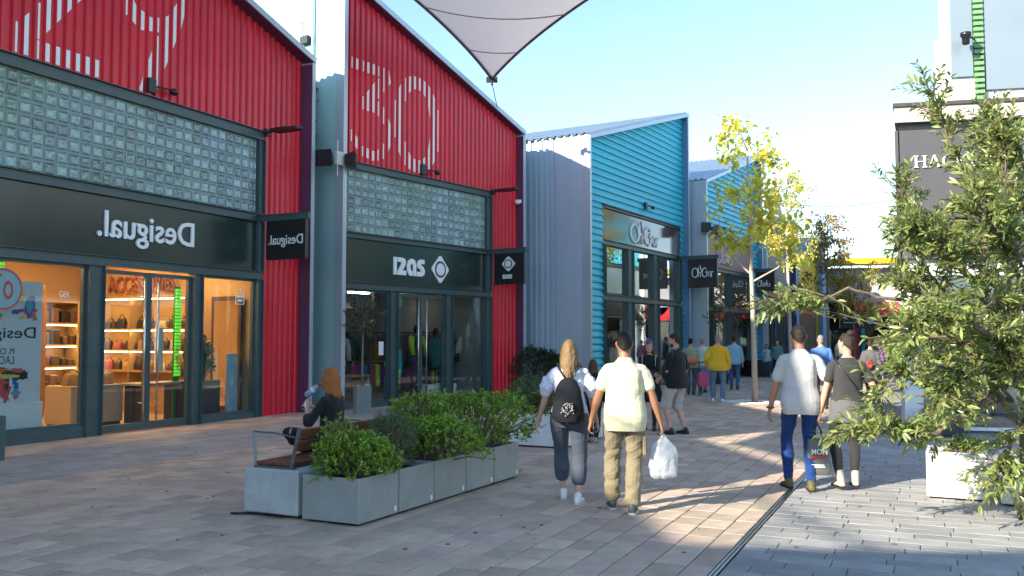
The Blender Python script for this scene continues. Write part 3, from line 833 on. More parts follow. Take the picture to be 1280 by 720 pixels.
for i, (w, zl, zrr) in enumerate(BACK):
    k += w
    plain_unit(back_pt(k), dB, w - 0.06, zl, zrr, [M_ochre, M_teal, M_red, M_ochre, M_teal][i], M_plum, BLAB[i])
    if i == 2:  # unseen rail added on this roof to cast thin shadow streaks
        gr = empty('roof_shadow_rail', 'unseen steel rail added up the roof edge of the red unit to cast thin shadow streaks', 'shadow rail', (*back_pt(k), 0), ang(dB))
        zz = lambda x: zl + (zrr - zl) * x / (w - 0.06)
        for (h_, r_0) in ((0.80, 0.03), (0.90, 0.014)):
            mb = MB(); mb.tube([(0.2, -0.2, zz(0.2) + h_), (w - 0.1, -0.2, zz(w - 0.1) + h_)], r_0, 8); mb.build('rail', M_steel, gr)
        for x in np.linspace(0.3, w - 0.3, 5):
            mb = MB(); mb.tube([(x, -0.2, zz(x)), (x, -0.2, zz(x) + 0.9)], 0.012, 6); mb.build('rail_post', M_steel, gr)

# ------------------------------------------------------------------ far end of the row
M_greywall = mat('grey_render', (0.42, 0.43, 0.45), 0.8, var=0.08, vs=1.5, bump=0.1)
dN = unorm((0.45, 0.893))
N5 = plain_unit((11.75, 42.6), dN, 8.2, 7.0, 8.2, M_navy, M_navy, 'indigo shop unit with grey boarded lower front, behind the teal pair')
sg = MB()
for i in range(9):
    b_ = MB(); b_.box(0.3, 6.5, -0.12 - 0.003 * (i % 2), -0.06, 4.1 + i * 0.2, 4.1 + i * 0.2 + 0.185); b_.build('board', mat('grey_boards', (0.36, 0.33, 0.32), 0.7, objr=0.1), N5)
pk = MB(); pk.box(0.3, 6.5, -0.14, -0.06, 3.75, 4.05); pk.build('sign_panel', mat('coral_paint', (0.55, 0.10, 0.07), 0.5), N5)
# spire-like dark gable end standing beyond
sp = MB(); sp.prism([(0, 0), (1.3, 0), (1.3, 6.5), (0.72, 10.7), (0.3, 8.8), (0, 8.0)], 0, 1.4)
tag(sp.build('gable_tower', M_navy, None, loc=(14.15, 50.6, 0), rz=ang((0.97, -0.24))), 'dark indigo pointed gable tower rising behind the first yellow tree', 'tower')
Y6 = empty('shop_building', 'bright yellow shop unit between pale blue columns at the end of the row', 'shop', (15.65, 50.6, 0), ang(unorm((0.8, 0.6))), GRP)
mb = MB(); mb.box(0.3, 2.5, 0, 3, 0, 6.6); mb.build('wall', M_yel, Y6)
mb = MB(); mb.box(0, 0.3, -0.3, 3, 0, 8.2); mb.build('column', mat('sky_blue_paint', (0.20, 0.36, 0.55), 0.5), Y6)
mb = MB(); mb.box(2.5, 2.85, -0.3, 3, 0, 7.6); mb.build('column', MATS['sky_blue_paint'], Y6)
mb = MB(); mb.box(0.7, 2.2, -0.05, -0.002, 0, 3.1); mb.build('window', M_black, Y6)
mb = MB(); mb.box(0.7, 2.2, -0.08, -0.002, 3.1, 3.9); mb.build('sign_panel', mat('coral_paint', (0.55, 0.1, 0.07)), Y6)

EB = empty('shop_building', 'wide shop building closing the far end of the street under a yellow beam', 'shop', (18.6, 55.6, 0), ang((0.97, -0.24)), 'buildings at the far end of the street')
mb = MB(); mb.box(0, 26, 0.0, 8, 3.9, 6.0); mb.build('upper_wall', M_greywall, EB)
mb = MB(); mb.box(-2.6, 26, -1.2, 0.4, 6.15, 6.5); mb.build('yellow_beam', M_yel, EB)
mb = MB(); mb.box(0, 26, 1.2, 8, 0, 3.9); mb.build('wall', mat('dark_shop_back', (0.03, 0.025, 0.03), 0.6), EB)
M_redaw = mat('red_canvas', (0.62, 0.03, 0.035), 0.7, var=0.1)
for (x0, x1) in ((2.3, 6.4), (7.2, 11.5), (12.3, 17.0)):
    mb = MB(); mb.prism([(x0, 3.1), (x1, 3.1), (x1, 3.9), (x0, 3.9)], -0.05, 0.0)
    vs = [(x0, -0.06, 3.85), (x1, -0.06, 3.85), (x1, -1.1, 3.2), (x0, -1.1, 3.2), (x0, -1.1, 2.95), (x1, -1.1, 2.95)]
    mb.add(vs, [(0, 1, 2, 3), (3, 2, 5, 4)]); mb.build('awning', M_redaw, EB)
for i in range(9):
    post(EB, i * 2.4, i * 2.4 + 0.22, 0, 3.9, M_red if i == 1 else M_steel, 0.9)
    pane_frame(EB, 'window', i * 2.4 + 0.22, i * 2.4 + 2.4, 0.05, 3.0, 0.06, 1.0, M_glassr)
sgb = MB(); sgb.cbox(0, 1.9, -0.06, 0.06, 2.25, 3.25); fs_ = sgb.build('hanging_sign', M_black, None, loc=(18.3, 50.5, 0), rz=ang((0.97, -0.24)))
tag(fs_, 'small dark sign with white marks hanging at the far end of the street', 'shop sign')
mk = MB()
for (u, v, a, b) in ((0.3, 2.85, .10, .09), (0.72, 2.87, .22, .08), (1.12, 2.87, .14, .07), (1.58, 2.66, .2, .16)):
    mk.prism([(u + a * math.cos(2 * PI * k / 12), v + b * math.sin(2 * PI * k / 12)) for k in range(12)][::-1], -0.066, -0.058)
mk.box(0.2, 1.2, -0.066, -0.058, 2.56, 2.6)
mk.build('white_mark', M_whitel, fs_)
# low hill of pale buildings beyond
tag(None or (lambda m: (m.box(8, 60, 80, 92, 0, 7.5), m.build('distant_hall', M_white))[1])(MB()), 'long pale hall standing far beyond the end of the street', 'building')

# ------------------------------------------------------------------ right side: corner building with the grey sign
dH = unorm((0.978, -0.207)); oH = (7.12, 16.48)
H = empty('shop_building', 'white corner shop with a grey sign panel and white lettering behind the leafy tree', 'shop', (*oH, 0), ang(dH), 'shop buildings on the right of the street')
M_sgrey = mat('slate_grey_panel', (0.075, 0.072, 0.080), 0.55, var=0.06, vs=1.5)
M_beige = mat('beige_stone_trim', (0.50, 0.45, 0.38), 0.7, var=0.08, vs=3)

SK = 0.229                      # the street side of this shop runs along the street
def skew(x0, x1, y0, y1): return [(x0 + SK * y0, y0), (x1, y0), (x1, y1), (x0 + SK * y1, y1)]
def sliver(x0, x1, y0, y1): return [(x0 + SK * y0, y0), (x1 + SK * y0, y0), (x1 + SK * y1, y1), (x0 + SK * y1, y1)]
mb = MB(); mb.prismz(skew(0.03, 12, 0.05, 9), 2.9, 5.62); mb.build('wall', M_white, H)
mb = MB(); mb.box(0.0, 2.05, -0.10, 0.05, 3.15, 5.50); hs_ = mb.build('sign_panel', M_sgrey, H)
mb = MB(); mb.prismz(sliver(-0.06, -0.002, -0.10, 6.0), 3.15, 5.50); mb.build('side_sign_panel', M_sgrey, H)
mb = MB(); mb.prismz(skew(-0.06, 12.1, -0.16, 9.1), 5.64, 5.92); mb.build('cornice', M_beige, H)
mb = MB(); mb.prismz(skew(-0.08, 12.1, -0.20, 9.12), 5.922, 5.99); mb.build('coping', mat('dark_coping', (0.06, 0.05, 0.05), 0.6), H)
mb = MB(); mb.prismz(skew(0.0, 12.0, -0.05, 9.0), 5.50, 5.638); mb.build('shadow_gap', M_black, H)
def serif_word(parent, word, x0, z0, h, w, y, mm):
    bar = 0.10
    mb = MB()
    def st(x1, z1, x2, z2, t):
        dx, dz = x2 - x1, z2 - z1; l = math.hypot(dx, dz); nx, nz_ = -dz / l * t / 2, dx / l * t / 2
        mb.prism([(x1 + nx, z1 + nz_), (x1 - nx, z1 - nz_), (x2 - nx, z2 - nz_), (x2 + nx, z2 + nz_)], y - 0.03, y)
    x = x0; T = h * 0.15; th = h * 0.055
    for ch in word:
        W_ = w
        def serif(cx, cz, s=0.18): st(cx - s * h, cz, cx + s * h, cz, th)
        if ch == 'H':
            for cx in (x + .12 * W_, x + .75 * W_): st(cx, z0, cx, z0 + h, T); serif(cx, z0 + th / 2); serif(cx, z0 + h - th / 2)
            st(x + .12 * W_, z0 + h / 2, x + .75 * W_, z0 + h / 2, th)
        elif ch == 'A':
            st(x + .05 * W_, z0, x + .42 * W_, z0 + h, th); st(x + .42 * W_, z0 + h, x + .80 * W_, z0, T); st(x + .2 * W_, z0 + .35 * h, x + .66 * W_, z0 + .35 * h, th); serif(x + .05 * W_, z0 + th / 2, .13); serif(x + .8 * W_, z0 + th / 2, .15)
        elif ch == 'C':
            pts = [(x + W_ * (.45 + .36 * math.cos(a)), z0 + h * (.5 + .5 * math.sin(a))) for a in np.linspace(0.75, 5.5, 14)]
            for i in range(13): st(*pts[i], *pts[i + 1], T if 4 < i < 9 else th * 1.4)
            st(pts[0][0], pts[0][1] - .1 * h, pts[0][0], pts[0][1] + .12 * h, th)
        elif ch == 'K':
            st(x + .12 * W_, z0, x + .12 * W_, z0 + h, T); serif(x + .12 * W_, z0 + th / 2); serif(x + .12 * W_, z0 + h - th / 2); st(x + .18 * W_, z0 + .4 * h, x + .72 * W_, z0 + h, th); st(x + .34 * W_, z0 + .55 * h, x + .8 * W_, z0, T)
        elif ch == 'E':
            st(x + .12 * W_, z0, x + .12 * W_, z0 + h, T)
            for zz in (th / 2, h / 2, h - th / 2): st(x + .02 * W_, z0 + zz, x + (.55 if zz == h / 2 else .7) * W_, z0 + zz, th)
            st(x + .7 * W_, z0, x + .7 * W_, z0 + .2 * h, th); st(x + .68 * W_, z0 + .8 * h, x + .68 * W_, z0 + h, th)
        elif ch == 'T':
            st(x + .42 * W_, z0, x + .42 * W_, z0 + h, T); serif(x + .42 * W_, z0 + th / 2); st(x + .06 * W_, z0 + h - th / 2, x + .78 * W_, z0 + h - th / 2, th); st(x + .07 * W_, z0 + .8 * h, x + .07 * W_, z0 + h, th); st(x + .77 * W_, z0 + .8 * h, x + .77 * W_, z0 + h, th)
        x += W_
    return mb.build('lettering', mm, parent)
serif_word(hs_, 'HACKETT', 0.24, 4.80, 0.22, 0.235, -0.102, M_whitel)
# white posts and glazed front below
for i, x in enumerate((0.0, 2.05, 4.1, 6.2)):
    mb = MB(); mb.box(x, x + 0.28, -0.02, 0.3, 0, 2.9); mb.build('column', M_white, H)
    if i < 3: pane_frame(H, 'window', x + 0.28, x + 2.05, 0.05, 2.9, 0.06, 0.1, M_glassr, M_white)
for j in range(4):
    y = 0.3 + j * 2.2
    mb = MB(); mb.prismz(sliver(0.02, 0.3, y, y + 0.2), 0, 2.9); mb.build('column', M_white, H)
    pf = MB(); pf.prismz(sliver(0.1, 0.13, y + 0.2, y + 2.2), 0.05, 2.9); pf.build('window', M_glassr, H)
mb = MB(); mb.prismz(skew(1.6, 12, 1.6, 9), 0, 2.9); mb.build('shop_wall', M_dim, H)
mb = MB(); mb.prismz(skew(0.3, 12, 0.35, 9), 0.0, 0.02); mb.build('shop_floor', M_dimf, H)

# white tower behind the parapet
T = empty('clad_tower', 'tall white tower with glass panels and a green slatted strip behind the parapet', 'tower', (9.02, 18.6, 5.6), ang(dH))
mb = MB(); mb.prismz([(SK * .12, .12), (7, .12), (7, 5), (SK * 5, 5)], -0.4, 8.5); mb.build('wall', M_white, T)
mb = MB(); mb.prismz([(0.05, .9), (.2, .9), (.9, 4), (.75, 4)], -0.4, 2.6); mb.build('low_return', M_white, T)
M_tg = mat('grey_glass_panel', (0.20, 0.25, 0.29), 0.12, var=0.1, vs=0.6, spec=0.8)
for (x0, x1, z0) in ((0.16, 0.58, 1.55), (0.82, 2.6, 1.25)):
    for j in range(3):
        mb = MB(); mb.box(x0, x1, 0.05, 0.12, z0 + j * 2.3, z0 + j * 2.3 + 2.27); mb.build('panel', M_tg, T)
M_green = mat('green_slats', (0.16, 0.34, 0.15), 0.4, objr=0.15)
for j in range(60):
    mb = MB() if j == 0 else mb
    if j == 0:
        mb.box(0.60, 0.78, 0.0, 0.10, 0, 0.07); sl = mb.data('slat', M_green)
    link('slat', sl, T, (0, 0, 0.45 + j * 0.12))
mb = MB(); mb.prism([(0.62, 0.25), (0.80, 0.25), (0.80, 2.0), (0.76, 2.0)], 0.02, 0.12); mb.build('dark_joint', M_darkmetal, T)
lp = empty('wall_floodlight', 'black floodlight on an arm on the white tower', 'floodlight', (9.02, 18.6, 0), ang(dH))
mb = MB(); mb.tube([(0.60, -0.02, 7.9), (0.36, -0.3, 7.93)], 0.02, 8); mb.build('arm', M_black, lp)
mb = MB(); mb.loft([[(0.36 + r * math.cos(a), -0.3 + r * math.sin(a), z) for a in np.linspace(0, 2 * PI, 12, False)] for r, z in ((.06, 7.72), (.075, 7.75), (.08, 7.86), (.11, 7.9), (.11, 7.96), (.04, 7.98))]); mb.build('lamp_head', M_black, lp, True)

# shop row farther along the right side (mirrored in the glass of the teal shops)
RG = 'shop buildings on the right of the street'
dR = unorm((-0.47, -0.883))
R1 = plain_unit((19.2, 37.5), dR, 7.6, 8.2, 10.4, M_white, M_zinc, 'white ribbed shop unit farther along the right side', grp=RG)
R2 = plain_unit((15.4, 30.6), dR, 6.0, 8.2, 10.2, M_teal, M_blueframe, 'teal ribbed shop unit on the right past the corner shop', grp=RG)
R3 = plain_unit((23.2, 45.4), dR, 8.4, 8.2, 10.6, M_teal, M_white, 'teal ribbed shop unit far along the right side', grp=RG)
# ------------------------------------------------------------------ wall lamps, cameras, floodlights
DX = 1.0
def shop_local(root, x, y, z):
    if root is D: x += DX
    v = root.matrix_world @ Vector((x, y, z)); return (v.x, v.y, v.z)
def wall_lamp(root, x, z, label):
    o = empty('wall_lamp', label, 'wall lamp', shop_local(root, x, -0.10, z), root.rotation_euler[2], 'flat street lamps on the shop fronts')
    m = MB(); m.box(-0.05, 0.05, -0.02, 0.08, -0.08, 0.08); m.tube([(0, -0.02, 0), (0, -0.18, 0.02)], 0.025, 8); m.build('bracket', M_darkmetal, o)
    m = MB()
    pts = [(-0.14, -0.16), (-0.17, -0.5), (-0.12, -0.86), (0, -0.95), (0.12, -0.86), (0.17, -0.5), (0.14, -0.16)]
    m.prismz(pts[::-1] if False else pts, -0.01, 0.05); m.build('lamp_head', M_darkmetal, o)
    return o
wall_lamp(D, 6.52, 6.25, 'flat dark lamp sticking out above the mirrored blade sign')
wall_lamp(I, 6.15, 5.98, 'flat dark lamp sticking out above the diamond blade sign')
def wall_camera(root, x, z, label, s=1.0, side=1):
    o = empty('wall_camera', label, 'security camera', shop_local(root, x, -0.06, z), root.rotation_euler[2], 'spot cameras on arms above the shop signs')
    m = MB(); m.cbox(-0.09 * s, 0.09 * s, -0.07, 0.02, -0.14 * s, 0.14 * s, 0.01); m.build('housing', M_darkmetal, o)
    m = MB(); m.tube([(0.05 * s, -0.05, 0.0), (0.42 * s * side, -0.12, 0.01)], 0.018 * s, 8); m.build('arm', M_darkmetal, o)
    m = MB(); m.ell((0.46 * s * side, -0.13, -0.02), 0.10 * s, 0.08 * s, 0.07 * s, 10, 6); m.build('lens_dome', M_black, o, True)
wall_camera(D, 8.35 - 5.12, 6.46, 'camera on an arm over the mirrored lettering of the warm shop')
wall_camera(I, 0.45 + 2.62, 6.18, 'camera on an arm over the diamond emblem of the dark shop')
wall_camera(O, 0.7 + 4.2, 6.35, 'small camera on an arm above the nearer teal shop sign', 0.9)
wall_camera(CL, 3.0, 6.25, 'small camera on an arm above the farther teal shop sign', 0.9)
o = empty('dome_camera', 'small white dome camera on the plum reveal beside the red 30 wall', 'security camera', shop_local(I, WI - 0.2, -0.16, 5.8), I.rotation_euler[2])
m = MB(); m.box(-0.02, 0.06, -0.06, 0.06, 0.0, 0.10); m.build('bracket', M_white, o)
m = MB(); m.ell((-0.07, 0, 0.02), 0.09, 0.09, 0.08, 12, 8); m.build('dome', M_white, o, True)
def floodlight(loc, rz, label):
    o = empty('floodlight', label, 'floodlight', loc, rz, 'black floodlights on the wall corners')
    m = MB(); m.loft([[(x, y, z) for x, z in ((-a, -a), (a, -a), (a, a), (-a, a))] for a, y in ((0.12, 0.10), (0.20, -0.16))]); m.build('housing', M_black, o)
    m = MB(); m.box(-0.18, 0.18, -0.168, -0.162, -0.18, 0.18); m.build('lens', M_black, o)
    m = MB(); m.tube([(0, 0.1, 0), (0, 0.30, 0)], 0.03, 8); m.build('bracket', M_black, o)
p = shop_local(I, -0.28, 0.0, 5.93); floodlight(p, I.rotation_euler[2] - 1.2, 'black floodlight on the pale wall to the left of the aerial box')
p = shop_local(I, 0.06, -0.42, 5.90); floodlight(p, I.rotation_euler[2] + 0.7, 'black floodlight on the pale corner to the right of the aerial box')
p = shop_local(CL, -0.15, -0.25, 6.0); floodlight(p, CL.rotation_euler[2] - 0.9, 'black floodlight between the two teal shops, nearer the corner')
p = shop_local(CL, 0.22, -0.50, 5.95); floodlight(p, CL.rotation_euler[2] + 0.6, 'black floodlight between the two teal shops, over the terracotta sign')
o = empty('aerial_box', 'white aerial box with four short rods between two floodlights', 'aerial', shop_local(I, -0.10, -0.30, 5.93), I.rotation_euler[2])
m = MB(); m.cbox(-0.16, 0.16, -0.05, 0.05, -0.16, 0.16, 0.01); m.build('box', mat('aerial_plastic', (0.6, 0.66, 0.66), 0.5), o)
for sx in (-0.1, 0.1):
    for sz in (-1, 1):
        m = MB(); m.tube([(sx, 0, sz * 0.14), (sx, 0, sz * 0.42)], 0.012, 6); m.build('rod', M_white, o)

# ------------------------------------------------------------------ shade sail
A = Vector((-0.57, 25.3, 9.05)); Bc = Vector((-7.0, 15.0, 10.9)); Cc = Vector((6.6, 12.6, 9.3))
M_sail = mat('sail_cloth', (0.66, 0.63, 0.64), 0.8, var=0.03, vs=2, trans=0.40)
def sail():
    root = empty('shade_sail', 'pale lilac shade sail hanging above the street by a cable', 'shade sail', tuple(A), 0, 'shade sails over the street')
    n = 26; V = []; idx = {}
    cen = (A + Bc + Cc) / 3
    for i in range(n + 1):
        for j in range(n + 1 - i):
            a, b, c = 1 - (i + j) / n, i / n, j / n
            p = A * a + Bc * b + Cc * c
            pull = 0.55 * (a * b + b * c + c * a) * 0 
            for (u, v, P, Q, third) in ((a, b, A, Bc, c), (b, c, Bc, Cc, a), (a, c, A, Cc, b)):
                p = p + (cen - (P + Q) / 2) * (u * v * 0.85 * max(0, 1 - third * 3.0))
            p = p + Vector((0, 0, -1.1)) * (a * b * c * 9) * 0.6
            idx[(i, j)] = len(V); V.append(p - A)
    F = []
    for i in range(n):
        for j in range(n - i):
            F.append((idx[(i, j)], idx[(i + 1, j)], idx[(i, j + 1)]))
            if j < n - i - 1: F.append((idx[(i + 1, j)], idx[(i + 1, j + 1)], idx[(i, j + 1)]))
    m = MB(); m.add(V, F); cl = m.build('cloth', M_sail, root, True)
    E_ = [[V[idx[(i, 0)]] for i in range(n + 1)], [V[idx[(0, j)]] for j in range(n + 1)], [V[idx[(i, n - i)]] for i in range(n + 1)]]
    for e in E_:
        m = MB(); m.tube(e, 0.05, 6, flat=0.5); m.build('edge_webbing', mat('sail_edge', (0.20, 0.17, 0.19), 0.7), root, True)
    for k in (4, 9, 15):
        m = MB(); m.tube([V[idx[(i, k - i)]] + Vector((0, 0, -0.012)) for i in range(k + 1)], 0.016, 5); m.build('seam', mat('sail_seam', (0.42, 0.34, 0.30), 0.7), root)
    m = MB(); m.box(-0.16, 0.16, -0.02, 0.02, -0.10, 0.06); m.ell((0, 0, -0.14), .04, .04, .05, 8, 5); m.build('corner_plate', M_darkmetal, root)
    m = MB(); m.tube([(0, 0, -0.12), (0.14, 0.75, -0.62)], 0.012, 6); m.build('cable', M_darkmetal, root)
sail()
def sail_quad(c00, c10, c11, c01, label):  # for sails added out of view, shaped to shade the paving
    c = [Vector(v) for v in (c00, c10, c11, c01)]
    root = empty('shade_sail', label, 'shade sail', tuple(c[0]), 0, 'shade sails over the street')
    n = 14; cen = sum(c, Vector()) / 4; V = []
    for j in range(n + 1):
        for i in range(n + 1):
            u, v = i / n, j / n
            p = c[0] * (1 - u) * (1 - v) + c[1] * u * (1 - v) + c[2] * u * v + c[3] * (1 - u) * v
            e = 4 * u * (1 - u) * abs(2 * v - 1) ** 3 + 4 * v * (1 - v) * abs(2 * u - 1) ** 3
            V.append(p + (cen - p) * 0.06 * e - c[0])
    F = [(j * (n + 1) + i, j * (n + 1) + i + 1, (j + 1) * (n + 1) + i + 1, (j + 1) * (n + 1) + i) for j in range(n) for i in range(n)]
    m = MB(); m.add(V, F); m.build('cloth', M_sail, root, True)
    for e in ([V[i] for i in range(n + 1)], [V[n * (n + 1) + i] for i in range(n + 1)], [V[j * (n + 1)] for j in range(n + 1)], [V[j * (n + 1) + n] for j in range(n + 1)]):
        m = MB(); m.tube(e, 0.05, 6, flat=0.5); m.build('edge_webbing', MATS['sail_edge'], root, True)
sail_quad((-11.9, 3.1, 9.0), (-11.45, -1.1, 9.0), (-4.6, 4.9, 9.0), (-6.3, 12.6, 9.3), 'unseen pale lilac shade sail added left of the viewpoint, shaped by the shade it casts')
sail_quad((-16.2, -5.1, 9.95), (-11.8, -5.4, 9.95), (-11.8, -13.0, 9.95), (-16.2, -13.0, 9.95), 'unseen pale lilac shade sail added behind the viewpoint to shade the near paving')
# thin overhead wires
for (a, b, lab) in (((10.2, 35.0, 7.0), (19.5, 40.0, 8.6), 'upper thin wire strung across the street past the trees'), ((14.0, 44.0, 7.4), (22.5, 46.5, 8.1), 'lower thin wire strung across the street past the trees')):
    m = MB(); a, b = Vector(a), Vector(b)
    m.tube([a.lerp(b, t) + Vector((0, 0, -0.5 * 4 * t * (1 - t))) for t in np.linspace(0, 1, 12)], 0.016, 5)
    tag(m.build('overhead_wire', M_darkmetal), lab, 'wire', 'wires strung over the street')

# ------------------------------------------------------------------ planters, bench
dP = unorm((0.444, 0.896)); rP = ang(dP)                 # local x runs up the street, local y to the left
pO = Vector((-1.38, 8.24, 0))                            # near right bottom corner of the first box
def planter_box(x, size, h, label, mt, org, rz, group, deep=None, soil=True):
    deep = deep or size
    M = Matrix.Rotation(rz, 3, 'Z'); p = Vector(org) + M @ Vector((x, 0, 0))
    o = empty('planter_box', label, 'planter', tuple(p), rz, group)
    t = 0.035
    m = MB(); m.cbox(0, size, 0, t, 0.025, h, 0.005); m.cbox(0, size, deep - t, deep, 0.025, h, 0.005); m.cbox(0, t, t - 0.003, deep - t + 0.003, 0.0252, h - 0.0004, 0.005); m.cbox(size - t, size, t - 0.003, deep - t + 0.003, 0.0252, h - 0.0004, 0.005)
    m.build('side_panels', mt, o)
    m = MB(); m.box(0.05, size - 0.05, 0.05, deep - 0.05, 0.0, 0.026); m.build('base', M_black, o)
    m = MB(); m.box(t - 0.002, size - t + 0.002, t - 0.002, deep - t + 0.002, h - 0.12, h - 0.05); m.build('soil', M_soil, o)
    m = MB(); m.box(size - 0.075, size - 0.04, -0.0025, 0.0, 0.05, 0.10); m.build('maker_plate', M_white, o)
    return o
PG = 'grey planter boxes in the row behind the bench'
names = ['nearest grey planter box, holding the round bushy shrub that spills over its rim', 'grey planter box with the feathery rosemary in it', 'middle grey planter box of the row, under the low rounded shrub', 'fourth grey planter box of the row, before the farthest one', 'farthest grey planter box of the row under the big round shrub']
for k in range(5): planter_box(k * 0.662, 0.645, 0.43, names[k], M_planter, pO, rP, PG)

# concrete base and bench
bO = Vector((-2.64, 8.79, 0))
bp_ = pO + Matrix.Rotation(rP, 3, 'Z') @ Vector((0, 0.70, 0))
cb = MB(); cb.cbox(0, 3.3, 0.0, 0.66, 0.035, 0.455, 0.012)
tag(cb.build('concrete_block', M_conc, None, loc=tuple(bp_), rz=rP), 'long pale concrete block carrying the wooden bench', 'bench base')
bench = empty('bench', 'brown slatted bench with flat metal arms on the concrete block', 'bench', (bp_.x, bp_.y, 0.455), rP)
M_wood = mat('red_brown_wood', (0.16, 0.055, 0.028), 0.5, var=0.35, vs=4, streak=(1.2, 14, 14), bump=0.1, bs=40)
M_arm = mat('bench_metal', (0.16, 0.17, 0.18), 0.4, 0.6, var=0.1)
for k in range(4):
    m = MB(); m.cbox(0.06, 2.9, 0.16 + k * 0.105, 0.16 + k * 0.105 + 0.09, 0.028, 0.058, 0.004); m.build('seat_slat', M_wood, bench)
back = lambda z: 0.13 - 0.22 * z
for k, z in enumerate((0.17, 0.285)):
    m = MB(); M4 = Matrix.Translation((0, back(z), z)) @ Matrix.Rotation(0.2, 4, 'X'); m.cbox(0.06, 2.9, -0.014, 0.014, 0.0, 0.10, 0.004, 0, M4); m.build('back_slat', M_wood, bench)
for x in (0.05, 1.5, 2.88):
    m = MB()
    m.box(x, x + 0.045, 0.10, 0.58, 0.001, 0.022)
    m.tube([(x + 0.02, 0.14, 0.02), (x + 0.02, back(0.40), 0.40)], 0.022, 4); m.tube([(x + 0.02, 0.57, 0.02), (x + 0.02, 0.61, 0.34)], 0.022, 4)
    m.tube([(x + 0.02, 0.605, 0.34), (x + 0.02, 0.32, 0.335), (x + 0.02, 0.07, 0.30)], 0.008, 6)
    m.build('arm_frame', M_arm, bench)
m = MB(); m.tube([(-2.72, 8.86, 0.012), (-2.63, 8.84, 0.012), (-2.55, 8.86, 0.012), (-2.4, 8.83, 0.012), (-2.2, 8.74, 0.014)], 0.012, 6)
tag(m.build('cable', M_black), 'short black cable end on the ground under the concrete block', 'cable')

# white planter behind, big plants
whO = Vector((0.74, 14.02, 0))
W1 = planter_box(0, 1.7, 0.52, 'white planter box with yellowing plants behind the grey row', M_planterw, (0.80, 14.02, 0), rP, None, 0.95)

# right side white planters
R_a = Vector((4.90, 9.50, 0)); 
W2 = planter_box(0, 0.62, 0.50, 'sunlit white planter box under the leafy tree, the left one', M_planterw, (4.93, 9.46, 0), rP, 'white planter boxes beside the leafy tree', 0.58)
W3 = planter_box(0, 0.62, 0.50, 'sunlit white planter box under the leafy tree, touching its trunk side', M_planterw, (5.36, 9.08, 0), rP, 'white planter boxes beside the leafy tree', 0.44)
W4 = planter_box(0, 0.62, 0.46, 'dark grey planter box in the shade farther behind the white ones', mat('anthracite_coating', (0.045, 0.05, 0.06), 0.6), (7.75, 15.6, 0), rP, None, 0.6)
# post at the left frame edge
m = MB(); m.cbox(-0.07, 0.07, -0.07, 0.07, 0, 0.62, 0.008)
tag(m.build('short_post', M_steel, None, loc=(-7.18, 12.72, 0), rz=ang(dD)), 'short dark square post before the poster window', 'post')
# narrow pots
def pot(loc, w, h, label, mt, rz=0.3, w2=None):
    m = MB(); w2 = w2 or w
    m.loft([[(x * a, y * a, z) for x, y in ((-1, -1), (1, -1), (1, 1), (-1, 1))] for a, z in ((w2 / 2, 0), (w / 2, h), (w / 2 - 0.03, h), (w / 2 - 0.035, h - 0.06))])
    o = m.build('plant_pot', mt, None, loc=loc, rz=rz)
    return tag(o, label, 'plant pot')
M_pot = mat('grey_green_pot', (0.16, 0.19, 0.19), 0.6, var=0.1)
pot((-3.42, 20.75, 0), 0.34, 0.62, 'narrow grey pot of the small olive tree by the pale wall', M_pot, 0.4)
pot((7.75, 34.0, 0), 0.5, 0.7, 'dark pot of the small olive tree between the teal shops', M_darkmetal, 0.3)
pot((10.85, 40.5, 0), 0.8, 0.72, 'dark square pot of the small olive tree past the script blade sign', M_darkmetal, 0.3)
# pebble ring at the first tree
m = MB(); rr = random.Random(5)
for k in range(420):
    a = rr.random() * 2 * PI; r = 0.25 + 0.5 * math.sqrt(rr.random())
    m.ell((6.4 + r * math.cos(a), 24.2 + r * math.sin(a), 0.012), 0.03 + 0.02 * rr.random(), 0.03, 0.018, 5, 3)
tag(m.build('white_pebbles', mat('white_pebble', (0.7, 0.7, 0.68), 0.8, island=0.1)), 'ring of white pebbles round the first yellow tree', 'pebbles', kind='stuff')

